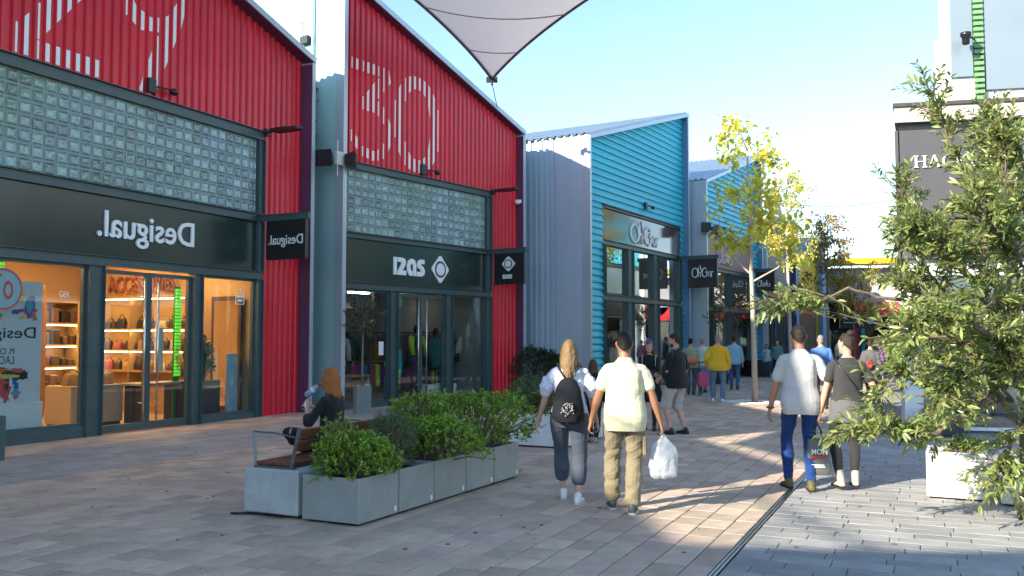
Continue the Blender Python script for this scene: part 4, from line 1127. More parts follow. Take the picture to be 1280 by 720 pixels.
# ------------------------------------------------------------------ inside the 29 shop
def thing_in(root, name, label, cat, x, y, z=0.025, group=None, rz=0.0):
    return empty(name, label, cat, shop_local(root, x, y, z), root.rotation_euler[2] + rz, group)
def poster():
    o = thing_in(D, 'poster_stand', 'white poster panel with colourful splashes behind the left window', 'poster', 0.72, 0.30)
    m = MB(); m.cbox(-0.62, 0.62, -0.03, 0.03, 0.18, 2.62, 0.006); b = m.build('board', mat('poster_paper', (0.66, 0.67, 0.70), 0.6, var=0.02), o)
    m = MB(); m.cbox(-0.62, 0.62, -0.10, 0.12, 0.0, 0.62, 0.006); m.build('base', M_white, o)
    text_mesh('Desigual', -0.62, 0.50, 1.62, 1.86, -0.032, 0.004, True, 0.006, M_black, b)
    text_mesh('M. CHRISTIAN', -0.60, 0.12, 1.42, 1.52, -0.032, 0.003, True, 0, M_darkmetal, b)
    text_mesh('LACROIX', -0.48, 0.12, 1.26, 1.39, -0.032, 0.003, True, 0, M_darkmetal, b)
    cols = [(0.65, 0.05, 0.04), (0.05, 0.12, 0.45), (0.7, 0.55, 0.08), (0.02, 0.02, 0.03), (0.10, 0.35, 0.45), (0.6, 0.12, 0.1)]
    cm = [mat('poster_ink_%d' % i, c, 0.6, var=0.05) for i, c in enumerate(cols)]
    r = random.Random(4); lay = [0]
    def blob(cx, cz, rx, rz, ci, n=9, rough=0.35):
        m = MB(); lay[0] += 1
        pts = []
        for k in range(n * 2):
            a = 2 * PI * k / (n * 2); f = 1 + rough * (r.random() - 0.5) * 2
            pts.append((cx + rx * f * math.cos(a), cz + rz * f * math.sin(a)))
        y = -0.0305 - lay[0] * 0.00012
        m.add([(x, y, z) for x, z in pts], [tuple(range(len(pts)))])
        m.build('ink_splash', cm[ci], b)
    for k in range(16): blob(r.uniform(-0.35, 0.2), r.uniform(0.66, 0.72 + 0.05 * k), r.uniform(.03, .09), r.uniform(.03, .08), r.choice([0, 0, 5, 1, 4]))
    blob(-0.05, 0.95, .13, .24, 4); blob(-0.04, 0.88, .10, .14, 0); blob(0.0, 0.98, .04, .15, 3)
    blob(0.02, 1.10, .26, .10, 2); blob(0.16, 1.10, .20, .07, 3, rough=.5); blob(0.30, 1.06, .09, .07, 3); blob(0.18, 1.15, .12, .035, 5); blob(-0.30, 1.16, .24, .06, 0, rough=.5); blob(0.12, 1.06, .10, .025, 2)
    for k in range(7): blob(r.uniform(-0.55, 0.0), r.uniform(0.95, 1.05), .04, .03, 0)
    for k in range(22): blob(r.uniform(-0.4, 0.52), r.uniform(1.98, 2.20), r.uniform(.03, .08), r.uniform(.02, .05), r.choice([0, 1, 5, 4, 1, 2]), rough=.5)
    blob(0.38, 2.22, .10, .16, 1, rough=.3); blob(0.37, 2.20, .06, .10, 4); blob(-0.3, 2.25, .10, .08, 1); blob(-0.3, 2.25, .06, .05, 4)
    for k in range(9): blob(r.uniform(0.0, 0.25), r.uniform(2.28, 2.5), .03, .04, 2)
    return o
poster()
# round sticker on the left window
m = MB(); m.prism([(0.34 * math.cos(2 * PI * k / 36), 0.34 * math.sin(2 * PI * k / 36)) for k in range(36)][::-1], -0.006, 0.0, 0)
rg = [[(a * math.cos(2 * PI * k / 36), -0.0062 - (0.001 if a == 0.33 else 0), a * math.sin(2 * PI * k / 36)) for k in range(36)] for a in (0.33, 0.30)]
o = m.build('window_sticker', [mat('sticker_blue', (0.16, 0.32, 0.36), 0.4), mat('sticker_red', (0.40, 0.03, 0.03), 0.4)], None, loc=shop_local(D, 0.42, 0.005, 2.48), rz=D.rotation_euler[2])
tag(o, 'round blue sticker with a red rim stuck on the left window', 'sticker')
m = MB(); m.loft(rg, cap=False); m.build('rim', MATS['sticker_red'], o)
text_mesh('O', 0.0, 0.17, -0.16, 0.14, -0.007, 0.002, False, 0.02, MATS['sticker_red'], o)
text_mesh('T', -0.2, -0.03, -0.02, 0.24, -0.007, 0.002, False, 0.02, MATS['sticker_red'], o)
text_mesh('GEK', 2.45, 2.66, 2.40, 2.50, 0.0185, 0.001, False, 0, M_whitel, D)['label'] = 'small white letters on the left window'
# label square on right window
fr_ = MB()
for (a, b, c_, d_) in ((5.72, 5.98, 2.42, 2.435), (5.72, 5.98, 2.66, 2.675), (5.72, 5.735, 2.435, 2.66), (5.965, 5.98, 2.435, 2.66), (5.76, 5.94, 2.56, 2.61), (5.78, 5.92, 2.48, 2.53), (5.86, 5.90, 2.70, 2.78)): fr_.box(a, b, 0.0165, 0.019, c_, d_)
wp_ = fr_.build('window_print', M_whitel, D); wp_.location.x = DX
M_cnt = mat('cream_counter', (0.45, 0.36, 0.24), 0.5, var=0.05)
M_oak = mat('oak_shelf', (0.42, 0.27, 0.13), 0.5, var=0.15, vs=3, streak=(1, 8, 8))
def counter(x, y, w, d_, h, label, g='display counters in the warm shop'):
    o = thing_in(D, 'display_counter', label, 'counter', x, y, group=g)
    m = MB(); m.cbox(-w / 2, w / 2, -d_ / 2, d_ / 2, 0.06, h, 0.008); m.build('body', M_cnt, o)
    m = MB(); m.box(-w / 2 + .03, w / 2 - .03, -d_ / 2 + .03, d_ / 2 - .03, 0, 0.062); m.build('base', M_darkmetal, o)
counter(1.75, 2.3, 1.0, 0.7, 0.72, 'cream display counter heaped with dark goods behind the left window')
counter(3.3, 1.55, 1.2, 0.7, 0.78, 'cream display counter with tan handbags behind the left door')
o = thing_in(D, 'display_table', 'grey topped table with dark legs behind the right door and window', 'table', 4.75, 0.95)
m = MB(); m.cbox(-0.85, 0.75, -0.3, 0.3, 0.74, 0.79, 0.005); m.build('tabletop', mat('stone_top', (0.3, 0.28, 0.26), 0.3), o)
m = MB(); m.box(0.2, 0.7, -0.25, 0.25, 0.0, 0.739); m.build('cabinet', M_darkmetal, o)
m = MB(); m.box(-0.8, -0.75, -0.27, 0.27, 0, 0.739); m.build('leg', M_darkmetal, o)
o = thing_in(D, 'wall_shelf', 'oak shelves of handbags on the side wall under the copper lettering', 'shelf', 6.14, 3.3)
for z in (0.95, 1.42, 1.9, 2.62):
    m = MB(); m.box(-0.22, 0.2, -1.7, 1.7, z - 0.04, z); m.build('board', M_oak, o)
for y in (-1.72, 0.0, 1.68):
    m = MB(); m.box(-0.215, 0.2, y, y + 0.04, 0, 2.62); m.build('side_panel', M_oak, o)
for z in (1.36, 1.84, 2.56):
    m = MB(); m.box(-0.2, -0.17, -1.6, 1.6, z, z + 0.018); m.build('light_strip', glow('shelf_light', (1.0, 0.62, 0.28), 14.0), o)
bagcols = [mat('bag_leather_%d' % i, c, 0.45, var=0.2) for i, c in enumerate([(0.02, 0.015, 0.015), (0.05, 0.03, 0.025), (0.34, 0.18, 0.05), (0.02, 0.03, 0.06), (0.28, 0.05, 0.07), (0.04, 0.02, 0.03), (0.4, 0.34, 0.26)])]
def handbag(x, y, z, w, h, mt, label, grp, rz=0.0):
    o = thing_in(D, 'handbag', label, 'handbag', x, y, z, grp, rz + rnd.uniform(-.2, .2))
    m = MB(); rings = []
    for t, f, dd in ((0, .96, .5), (.15, 1.0, .55), (.5, .96, .5), (.85, .82, .34), (1, .74, .16)):
        rings.append([(a * w / 2 * f, b * w / 2 * dd, t * h) for a, b in ((-1, -.7), (-.8, -1), (.8, -1), (1, -.7), (1, .7), (.8, 1), (-.8, 1), (-1, .7))])
    m.loft(rings); m.build('body', mt, o)
    m = MB(); m.tube([(-w * .25, 0, h * .95), (-w * .2, 0, h * 1.2), (0, 0, h * 1.32), (w * .2, 0, h * 1.2), (w * .25, 0, h * .95)], 0.012, 6); m.build('handle', mt, o, True)
ORD = 'first second third fourth fifth sixth seventh eighth ninth tenth eleventh twelfth thirteenth'.split()
r = random.Random(8)
for z, zn in ((0.951, 'lowest'), (1.421, 'middle'), (1.901, 'top')):
    y = 1.68; nb = 0
    while y < 4.8:
        w = r.uniform(0.2, 0.36); ci = r.choice([0, 1, 3, 5, 0, 1, 4, 2, 6])
        handbag(6.13, y + w / 2, z, w, r.uniform(.18, .28), bagcols[ci], '%s handbag, %s from the street end of the %s oak shelf' % (['black', 'dark brown', 'tan', 'navy', 'rose', 'plum', 'cream'][ci], ORD[nb], zn), 'handbags on the oak shelves', PI / 2)
        y += w + 0.06; nb += 1
for i, (x, w) in enumerate(((2.9, .36), (3.28, .34), (3.66, .3))): handbag(x, 1.42, 0.805, w, 0.24, bagcols[2], ['left tan handbag on the cream counter behind the left door', 'tan handbag in the middle of the cream counter behind the left door', 'smaller tan handbag at the right end of the cream counter'][i], 'tan handbags on the counter')
for i in range(5): handbag(1.4 + i * .18, 2.25 + .12 * (i % 2), 0.745, .2, .16, bagcols[i % 2], 'small dark handbag, %s in the row on the left cream counter' % ORD[i], 'dark handbags on the left counter')
o = thing_in(D, 'wall_shelf', 'oak shelves of dark goods on the back wall behind the poster window', 'shelf', 5.0, 5.2)
for z in (0.5, 1.0, 1.5, 2.0, 2.5):
    m = MB(); m.box(-1.1, 1.0, -0.2, 0.2, z, z + 0.04); m.build('board', M_oak, o)
for x in (-1.1, -0.05, 0.96):
    m = MB(); m.box(x, x + 0.04, -0.205, 0.2, 0, 2.54); m.build('side_panel', M_oak, o)
for z in (0.99, 1.49, 1.99):
    m = MB(); m.box(-1.05, 0.95, -0.18, -0.15, z - 0.018, z - 0.002); m.build('light_strip', MATS['shelf_light'], o)
m = MB()
for z in (0.541, 1.041, 1.541, 2.041):
    x = -1.0
    while x < 0.85:
        w = r.uniform(.1, .24); m.cbox(x, x + w, -.14, .1, z, z + r.uniform(.12, .36), .02); x += w + r.uniform(.02, .08)
m.build('goods', mat('dark_goods', (.10, .06, .04), .5, island=.9, hue=.08), o)
for k, (x, y, h, cname, lab) in enumerate(((3.1, 2.9, 2.4, 'copper_panel', 'tall copper brown panel in the middle of the warm shop'), (4.0, 3.9, 2.8, 'copper_panel', 'taller copper brown panel nearer the back of the warm shop'))):
    m = MB(); m.cbox(-.22, .22, -.05, .05, 0, h, .01); tag(m.build('divider_panel', mat(cname, (.30, .13, .05), .4, var=.15), None, loc=shop_local(D, x, y, .026), rz=D.rotation_euler[2]), lab, 'panel')
o = thing_in(D, 'tall_mirror', 'tall brown framed mirror added behind the right window for its pale reflection', 'mirror', 6.27, 0.75)  # mirror added in place of the sky reflected in the window
m = MB(); m.cbox(-.03, .03, -.42, .42, .1, 2.6, .006); m.build('frame', mat('dark_brown_wood', (.09, .045, .025), .4), o)
m = MB(); m.box(-.036, -.031, -.34, .34, .2, 2.5); m.build('pane', mat('mirror_silver', (.75, .75, .75), .04, 1.0, var=.02), o)
# glowing green slats stand in for a window reflection, hanging white garment
o = thing_in(D, 'green_slat_column', 'glowing green slatted column standing in for a reflection in the right door', 'light', 4.95, 0.85)
gm = glow('green_glow', (0.14, 0.62, 0.07), 0.45)
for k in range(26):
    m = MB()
    if k == 0: m.box(-0.07, 0.07, -0.02, 0.02, 0, 0.05); slm = m.data('glow_slat', gm)
    link('glow_slat', slm, o, (0, 0, 0.9 + k * 0.07))
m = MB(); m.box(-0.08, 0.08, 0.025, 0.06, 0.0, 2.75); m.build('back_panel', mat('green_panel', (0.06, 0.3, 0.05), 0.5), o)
o = thing_in(D, 'green_slat_column', 'bright green slatted light column behind the round window sticker', 'light', 1.0, 0.9)
for k in range(14): link('glow_slat', slm, o, (0, 0, 2.0 + k * 0.07))
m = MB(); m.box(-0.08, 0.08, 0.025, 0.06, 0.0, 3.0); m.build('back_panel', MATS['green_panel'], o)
o = thing_in(D, 'hanging_scarf', 'white scarf hanging inside the right door', 'scarf', 4.55, 0.95)
m = MB()
for k in range(4): m.loft([[(k * .05 + .03 * math.cos(a) - .08, .03 * math.sin(a), z) for a in np.linspace(0, 2 * PI, 8, False)] for z in (1.0, 1.4, 1.9)])
tag(m.build('cloth', M_white, o))
# plants and sale column behind the right window
def vertical_poster(x, y, w, h, label, mt):
    o = thing_in(D, 'display_board', label, 'display board', x, y)
    m = MB(); m.cbox(-w / 2, w / 2, -0.03, 0.03, 0.1, h, 0.006); m.build('board', mt, o)
    m = MB(); m.box(-w / 2, w / 2, -0.12, 0.12, 0, 0.1); m.build('base', M_white, o)
vertical_poster(6.02, 0.36, 0.32, 1.35, 'narrow pale blue display board behind the right window', mat('pale_blue_board', (0.34, 0.5, 0.58), 0.5))
vertical_poster(2.25, 3.3, 0.5, 1.9, 'tall black display board behind the left window', M_black)

# ------------------------------------------------------------------ inside the 30 shop
def inI(name, label, cat, x, y, z=0.025, g=None, rz=0): return thing_in(I, name, label, cat, x, y, z, g, rz)
def garment(root, x, z, w, h, mt, sleeve=True, y=0.0, thick=0.11):
    m = MB(); rings = []
    for t, f in ((0, .92), (.3, .88), (.6, .95), (.85, 1.0), (.96, .7), (1.0, .3)):
        rings.append([(x + f * w / 2 * math.cos(a), y + thick * math.sin(a), z + t * h) for a in np.linspace(0, 2 * PI, 14, False)])
    m.loft(rings)
    if sleeve:
        for s_ in (-1, 1): m.tube([(x + s_ * w * .46, y, z + h * .88), (x + s_ * w * .60, y - .03, z + h * .55), (x + s_ * w * .58, y - .08, z + h * .18)], [.075, .07, .055], 8)
    return m.build('garment', mt, root, True)
cm = {n: mat('cloth_' + n, c, 0.85, var=0.12) for n, c in dict(lime=(0.50, 0.62, 0.02), charcoal=(0.03, 0.03, 0.04), pink=(0.42, 0.03, 0.16), purple=(0.10, 0.03, 0.10), red=(0.40, 0.03, 0.04), navy=(0.02, 0.04, 0.10), teal=(0.02, 0.15, 0.14), white=(0.6, 0.6, 0.6), brown=(0.10, 0.06, 0.05), blue=(0.04, 0.16, 0.34)).items()}
o = inI('mannequin', 'dark mannequin in a lime sleeved black jacket inside the open door', 'mannequin', 0.45 + 3.32, 0.75)
garment(o, 0, 1.18, .42, .62, cm['charcoal'])
m = MB()
for s_ in (-1, 1): m.tube([(s_ * .20, -.01, 1.72), (s_ * .27, -.06, 1.5), (s_ * .25, -.12, 1.22)], [.085, .08, .06], 10)
m.tube([(-.1, -.05, 1.76), (0, -.12, 1.80), (.1, -.05, 1.76)], .04, 8); m.build('lime_sleeves', cm['lime'], o, True)
m = MB(); m.loft([[(a * math.cos(t), a * .7 * math.sin(t), z) for t in np.linspace(0, 2 * PI, 14, False)] for z, a in ((.1, .2), (.5, .23), (1.0, .2), (1.2, .19))]); m.build('trousers', cm['purple'], o, True)
m = MB(); m.ell((0, 0, 1.93), .09, .1, .12, 12, 8); m.tube([(0, 0, 1.78), (0, 0, 1.86)], .05, 8); m.build('head', M_black, o, True)
m = MB(); m.cbox(-.2, .2, -.2, .2, 0, .1); m.build('base', M_white, o)
o = inI('clothes_rack', 'steel rail of folded pink, blue and red clothes inside the open door', 'clothes rack', 0.45 + 2.35, 1.6)
m = MB(); m.tube([(-.6, 0, 0), (-.6, 0, 1.05), (.6, 0, 1.05), (.6, 0, 0)], .018, 8); m.build('rail', M_steelbar, o)
for k, n in enumerate(['pink', 'pink', 'blue', 'navy', 'red', 'lime', 'purple']): garment(o, -.5 + k * .16, .35, .30, .62, cm[n], False, 0, .06)
o = inI('clothes_rack', 'long wall rail of dark coats at the back of the 30 shop', 'clothes rack', 0.45 + 2.8, 4.6)
m = MB(); m.tube([(-2.4, 0, 1.85), (2.2, 0, 1.85)], .02, 8); m.build('rail', M_darkmetal, o)
for k in range(26): garment(o, -2.3 + k * .17, 1.0 - .1 * (k % 3 == 0), .34, .82, cm[['charcoal', 'brown', 'navy', 'charcoal', 'purple', 'teal'][(k * 5 + k // 4) % 6]], True, 0, .07)
o = inI('clothes_rack', 'rail of dark coats along the side wall of the 30 shop', 'clothes rack', 5.72, 2.6, rz=PI / 2)
m = MB(); m.tube([(-1.6, 0, 1.85), (1.8, 0, 1.85)], .02, 8); m.tube([(-1.6, 0, 0), (-1.6, 0, 1.85)], .02, 8); m.tube([(1.8, 0, 0), (1.8, 0, 1.85)], .02, 8); m.build('rail', M_darkmetal, o)
for k in range(19): garment(o, -1.45 + k * .17, .95 - .1 * (k % 3 == 0), .34, .85, cm[['charcoal', 'brown', 'navy', 'charcoal', 'purple', 'red', 'charcoal', 'teal'][(k * 5 + k // 4) % 8]], True, 0, .07)
for k in range(14): garment(o, -1.3 + k * .21, .12, .32, .6, cm[['pink', 'blue', 'charcoal', 'navy', 'red', 'charcoal', 'lime'][(k * 3) % 7]], False, 0, .08)
o = inI('clothes_rack', 'short rail of red and white tops behind the left window of the 30 shop', 'clothes rack', 1.5, 1.5)
m = MB(); m.tube([(-.7, 0, 0), (-.7, 0, 1.8), (.3, 0, 1.8), (.3, 0, 0)], .018, 8); m.build('rail', M_steelbar, o)
for k, n in enumerate(['white', 'charcoal', 'charcoal', 'red', 'red', 'white']): garment(o, -.6 + k * .16, .95, .34, .8, cm[n], True, 0, .06)
for x, n, lab in ((4.75, 'teal', 'mannequin in a dark teal coat behind the right window'), (5.3, 'charcoal', 'mannequin in a charcoal coat by the right jamb')):
    o = inI('mannequin', lab, 'mannequin', x, 0.9)
    garment(o, 0, .85, .42, .85, cm[n])
    m = MB(); m.ell((0, 0, 1.85), .085, .1, .12, 12, 8); m.tube([(0, 0, .1), (0, 0, .9)], .03, 8); m.tube([(0, 0, 1.65), (0, 0, 1.78)], .045, 8); m.build('body', M_black, o, True)
    m = MB(); m.cbox(-.2, .2, -.2, .2, 0, .1); m.build('base', M_white, o)
for x, y, lab in ((0.45 + 3.35, 0.35, 'low white box on the floor in the open doorway'), (4.6, 0.4, 'low white box behind the right window of the 30 shop')):
    m = MB(); m.cbox(-.24, .24, -.2, .2, 0.0, .42, .006); tag(m.build('display_box', M_white, None, loc=shop_local(I, x, y, .026), rz=I.rotation_euler[2]), lab, 'display box', 'white display boxes in the 30 shop')
o = inI('long_table', 'pale wooden table behind the left window of the 30 shop', 'table', 1.1, 0.9)
m = MB(); m.cbox(-.75, .75, -.3, .3, .70, .75, .005); m.build('tabletop', M_oak, o)
for sx in (-.7, .7):
    m = MB(); m.box(sx - .025, sx + .025, -.28, .28, 0, .70); m.build('leg', M_steelbar, o)
m = MB(); m.box(1.55, 1.72, 0.0165, 0.0195, 1.28, 1.62); m.build('notice', M_whitel, I)
# ------------------------------------------------------------------ behind the glass of the nearer teal shop
o = thing_in(O, 'flower_display', 'tall display of flowers and small lights behind the first teal shop window', 'display', 2.3, 1.0)
m = MB(); rr = random.Random(3)
for k in range(160):
    h = rr.random() * 2.3 + .2; a = rr.random() * 2 * PI; w = .55 * (1 - h / 3.2)
    m.ell((w * math.cos(a), w * math.sin(a), h), .07, .07, .06, 5, 4)
m.build('flowers', mat('dried_flowers', (0.34, 0.26, 0.18), 0.8, island=0.5, hue=0.08), o)['kind'] = 'stuff'
m = MB()
for k in range(26):
    h = rr.random() * 2.2 + .3; a = rr.random() * 2 * PI
    m.ell((.5 * math.cos(a), .5 * math.sin(a) - .1, h), .022, .022, .022, 6, 4)
m.build('small_lights', glow('warm_bulbs', (1, .72, .35), 8), o)['kind'] = 'stuff'
for k, x in enumerate((4.3, 4.9, 6.9, 7.4)):
    o = thing_in(O, 'display_rack', ['rack of patterned cushions behind the middle glass', 'rack of grey boxes behind the middle glass', 'rack of dark lamps behind the right glass', 'rack of blue vases behind the right glass'][k], 'rack', x, 1.2)
    m = MB()
    for z in (.5, 1.0, 1.5): m.box(-.28, .28, -.2, .2, z, z + .03)
    m.box(-.3, -.28, -.2, .2, 0, 1.8); m.box(.28, .3, -.2, .2, 0, 1.8); m.build('frame', M_darkmetal, o)
    m = MB()
    for z in (.53, 1.03, 1.53):
        for q in range(3): m.cbox(-.26 + q * .18, -.12 + q * .18, -.14, .1, z, z + rr.uniform(.12, .3), .02)
    m.build('goods', mat('goods_%d' % k, [(.4, .3, .25), (.3, .32, .35), (.06, .05, .05), (.08, .2, .35)][k], .6, island=.3, hue=.05), o)

# ------------------------------------------------------------------ small things on the pale wall between the red shops
m = MB(); m.tube([(0, 0, 0.0), (0, 0, 10.3)], 0.03, 8)
o = tag(m.build('downpipe', M_wallteal, None, loc=shop_local(I, -0.05, 0.78, 0)), 'thin downpipe running up the pale wall between the two red shops', 'downpipe')
o = empty('cable_box', 'small dark cable box with a loose cable on the sunlit pale wall', 'cable box', shop_local(I, -0.03, 1.05, 9.05), I.rotation_euler[2])
m = MB(); m.cbox(-0.08, 0.02, -0.14, 0.14, -0.10, 0.10, 0.01); m.build('box', M_darkmetal, o)
m = MB(); m.tube([(-.03, .05, .1), (-.04, .10, .22), (-.03, .06, .34), (-.03, .12, .48)], .012, 5); m.build('cable', M_darkmetal, o)
# ------------------------------------------------------------------ foliage
def leaf_cloud(P, T, S, width=0.4, up=None, fold=0.18, droop=0.0, seed=1):
    """vectorised leaves: base points P, directions T, lengths S -> verts, faces (4 triangles each)"""
    rs = np.random.RandomState(seed)
    P = np.asarray(P, float); T = np.asarray(T, float); S = np.asarray(S, float)
    n = len(P)
    T = T / np.maximum(np.linalg.norm(T, axis=1, keepdims=True), 1e-6)
    U = rs.normal(size=(n, 3)) * 0.6 + np.array(up if up is not None else (0, 0, 1.0))
    U = U - T * (U * T).sum(1, keepdims=True); U /= np.maximum(np.linalg.norm(U, axis=1, keepdims=True), 1e-6)
    Wd = np.cross(T, U)
    w = (S * width * 0.5)[:, None]; L = S[:, None]
    dz = np.zeros((n, 3)); dz[:, 2] = -droop * S
    b = P; tip = P + T * L + dz
    l1 = P + T * L * 0.33 + Wd * w + U * w * fold; l2 = P + T * L * 0.70 + Wd * w * 0.8 + U * w * fold + dz * 0.5
    r1 = P + T * L * 0.33 - Wd * w + U * w * fold; r2 = P + T * L * 0.70 - Wd * w * 0.8 + U * w * fold + dz * 0.5
    V = np.stack([b, l1, l2, tip, r2, r1], 1).reshape(-1, 3)
    k = (np.arange(n) * 6)[:, None]
    F = np.concatenate([k + np.array([[0, 3, 2, 1]]), k + np.array([[0, 5, 4, 3]])], 0)
    return V, F
def np_mesh(name, V, F, m):
    me = bpy.data.meshes.new(name)
    me.vertices.add(len(V)); me.vertices.foreach_set('co', np.asarray(V, np.float32).ravel())
    nf, k = F.shape
    me.loops.add(nf * k); me.loops.foreach_set('vertex_index', F.astype(np.int32).ravel())
    me.polygons.add(nf); me.polygons.foreach_set('loop_start', np.arange(0, nf * k, k, dtype=np.int32))
    me.update(calc_edges=True); me.validate(); me.materials.append(m)
    return me
def leafmat(name, col, isl=0.45, hue=0.03, rough=0.5, trans=0.35, spec=0.4):
    return mat(name, col, rough, var=0.1, vs=2, island=isl, hue=hue, trans=trans, spec=spec)
M_bark = mat('grey_bark', (0.20, 0.17, 0.14), 0.85, var=0.3, vs=20, bump=0.4, bs=60, streak=(1, 1, .3))
M_barkw = mat('pale_bark', (0.42, 0.37, 0.31), 0.85, var=0.25, vs=16, bump=0.4, bs=60, streak=(1, 1, .3))
M_barkr = mat('brown_bark', (0.15, 0.12, 0.085), 0.85, var=0.4, vs=14, bump=0.5, bs=50, streak=(1, 1, .3))
L_pitt = leafmat('bright_green_leaf', (0.20, 0.33, 0.04), 0.5, 0.025, 0.35, 0.25)
L_dark = leafmat('dark_green_leaf', (0.030, 0.075, 0.018), 0.45, 0.02, 0.4, 0.2)
L_rose = leafmat('rosemary_leaf', (0.10, 0.155, 0.065), 0.35, 0.02, 0.6, 0.2)
L_olive = leafmat('grey_olive_leaf', (0.075, 0.105, 0.06), 0.4, 0.02, 0.5, 0.25)
L_lime = leafmat('lime_yellow_leaf', (0.72, 0.70, 0.10), 0.35, 0.035, 0.5, 0.5)
L_gold = leafmat('gold_leaf', (0.70, 0.60, 0.14), 0.35, 0.03, 0.5, 0.45)
L_orange = leafmat('orange_brown_leaf', (0.42, 0.22, 0.05), 0.5, 0.06, 0.6, 0.35)
L_yelgrass = leafmat('yellowing_leaf', (0.24, 0.25, 0.06), 0.45, 0.05, 0.6, 0.3)
L_fg = leafmat('long_glossy_leaf', (0.25, 0.31, 0.10), 0.5, 0.035, 0.32, 0.38, 0.6)
L_fgs = mat('long_glossy_leaf_single', (0.25, 0.31, 0.10), 0.32, var=0.1, objr=0.5, hue=0.035, trans=0.38, spec=0.6)

def bush(name, label, cat, loc, rx, ry, rz, n, leaf, size, width, clumps, seed, lmat, group=None, up=0.6, stems=True, spill=0.0):
    """shrub: many whorls of leaves at the ends of hidden twigs, uneven outline"""
    rs = np.random.RandomState(seed)
    o = empty(name, label, cat, loc, 0, group)
    # clump centres over a lumpy ellipsoid
    lump = [(rs.normal(size=3), rs.uniform(0.10, 0.30)) for _ in range(9)]
    P, T, S = [], [], []
    tips = []
    for c in range(clumps):
        d = rs.normal(size=3); d /= np.linalg.norm(d)
        if d[2] < -0.5: d[2] *= -1
        f = 1.0
        for (ld, la) in lump:
            q = d.dot(ld / np.linalg.norm(ld)); f += la * max(0, q - 0.55) * 2.2
        f *= rs.uniform(0.80, 1.0) if rs.rand() < 0.72 else rs.uniform(0.4, 0.85)
        if rs.rand() < 0.05: f *= 1.14
        c_ = np.array([d[0] * rx * f, d[1] * ry * f, rz + d[2] * rz * f])
        if c_[2] < 0.02 and spill: c_[2] -= rs.rand() * spill
        tips.append((c_, d))
        k = max(3, int(n / clumps))
        ax = d + np.array([0, 0, up]); ax /= np.linalg.norm(ax)
        for j in range(k):
            v = rs.normal(size=3); v -= ax * v.dot(ax); v /= max(np.linalg.norm(v), 1e-6)
            t = v * rs.uniform(.5, 1.0) + ax * rs.uniform(.1, 1.0)
            P.append(c_ + ax * rs.uniform(-1.2, 0.25) * leaf * 1.0 + rs.normal(size=3) * leaf * .12); T.append(t); S.append(leaf * rs.uniform(.6, 1.15))
    V, F = leaf_cloud(P, T, S, width, seed=seed)
    f_ = link('foliage', np_mesh('foliage', V, F, lmat), o); f_['kind'] = 'stuff'
    if stems:
        m = MB()
        for (c_, d) in tips[::max(1, len(tips) // 60)]:
            b = np.array([c_[0] * .15, c_[1] * .15, 0.0]); md = b * .5 + c_ * .5 + np.array([0, 0, .05])
            m.tube([b, md, c_], [.010, .007, .004], 4)
        m.build('stems', M_barkr, o)['kind'] = 'stuff'
    return o
def PL(x, y, z):  # planter row local -> world
    v = pO + Matrix.Rotation(rP, 3, 'Z') @ Vector((x, y, 0)); return (v.x, v.y, z)
SG = 'shrubs in the grey planter row'
bush('shrub', 'bright green bushy shrub spilling over the nearest grey planter', 'shrub', PL(0.36, 0.28, 0.36), 0.36, 0.34, 0.20, 5600, 0.045, 0, 0.42, 620, 21, L_pitt, SG, spill=0.10)
bush('shrub', 'leggy green shrub with thin tall shoots beside the bench back', 'shrub', PL(0.40, 0.54, 0.36), 0.22, 0.12, 0.26, 420, 0.055, 0, 0.42, 60, 22, L_pitt, SG)
bush('rosemary', 'feathery upright rosemary in the second grey planter', 'shrub', PL(0.92, 0.30, 0.36), 0.26, 0.26, 0.30, 5200, 0.045, 0, 0.12, 330, 23, L_rose, SG, up=1.6)
bush('shrub', 'low dense green shrub over the middle grey planter', 'shrub', PL(1.62, 0.26, 0.36), 0.48, 0.36, 0.25, 6600, 0.043, 0, 0.42, 680, 24, L_pitt, SG)
bush('shrub', 'loose taller shrub at the back of the middle grey planter', 'shrub', PL(1.95, 0.58, 0.36), 0.38, 0.26, 0.36, 2200, 0.055, 0, 0.42, 240, 25, L_pitt, SG)
bush('shrub', 'big round green shrub filling the last two grey planters', 'shrub', PL(2.75, 0.32, 0.34), 0.62, 0.42, 0.35, 9000, 0.046, 0, 0.42, 900, 26, L_pitt, SG)
bush('shrub', 'brown tipped sparse shrub along the bench back', 'shrub', PL(1.25, 0.66, 0.38), 0.34, 0.10, 0.22, 420, 0.05, 0, 0.4, 60, 27, L_orange, SG)
# plants in the white box
M3 = Matrix.Rotation(rP, 3, 'Z')
def WH(x, y, z):
    v = Vector((0.80, 14.02, 0)) + M3 @ Vector((x, y, 0)); return (v.x, v.y, z)
bush('leafy_plant', 'yellowing leafy plant at the right of the white planter', 'plant', WH(0.35, 0.25, 0.45), 0.42, 0.3, 0.22, 1500, 0.07, 0, 0.35, 150, 31, L_yelgrass, 'plants in the white planter')
bush('grass_plant', 'grey green upright grassy plant at the left of the white planter', 'plant', WH(0.45, 0.75, 0.45), 0.40, 0.3, 0.27, 1800, 0.12, 0, 0.10, 150, 32, L_rose, 'plants in the white planter', up=2.0)
bush('hedge_shrub', 'dark green clipped hedge shrub against the ribbed pale side wall', 'hedge', (0.95, 27.1, 0.0), 0.78, 0.6, 0.68, 7000, 0.075, 0, 0.42, 700, 33, L_dark)

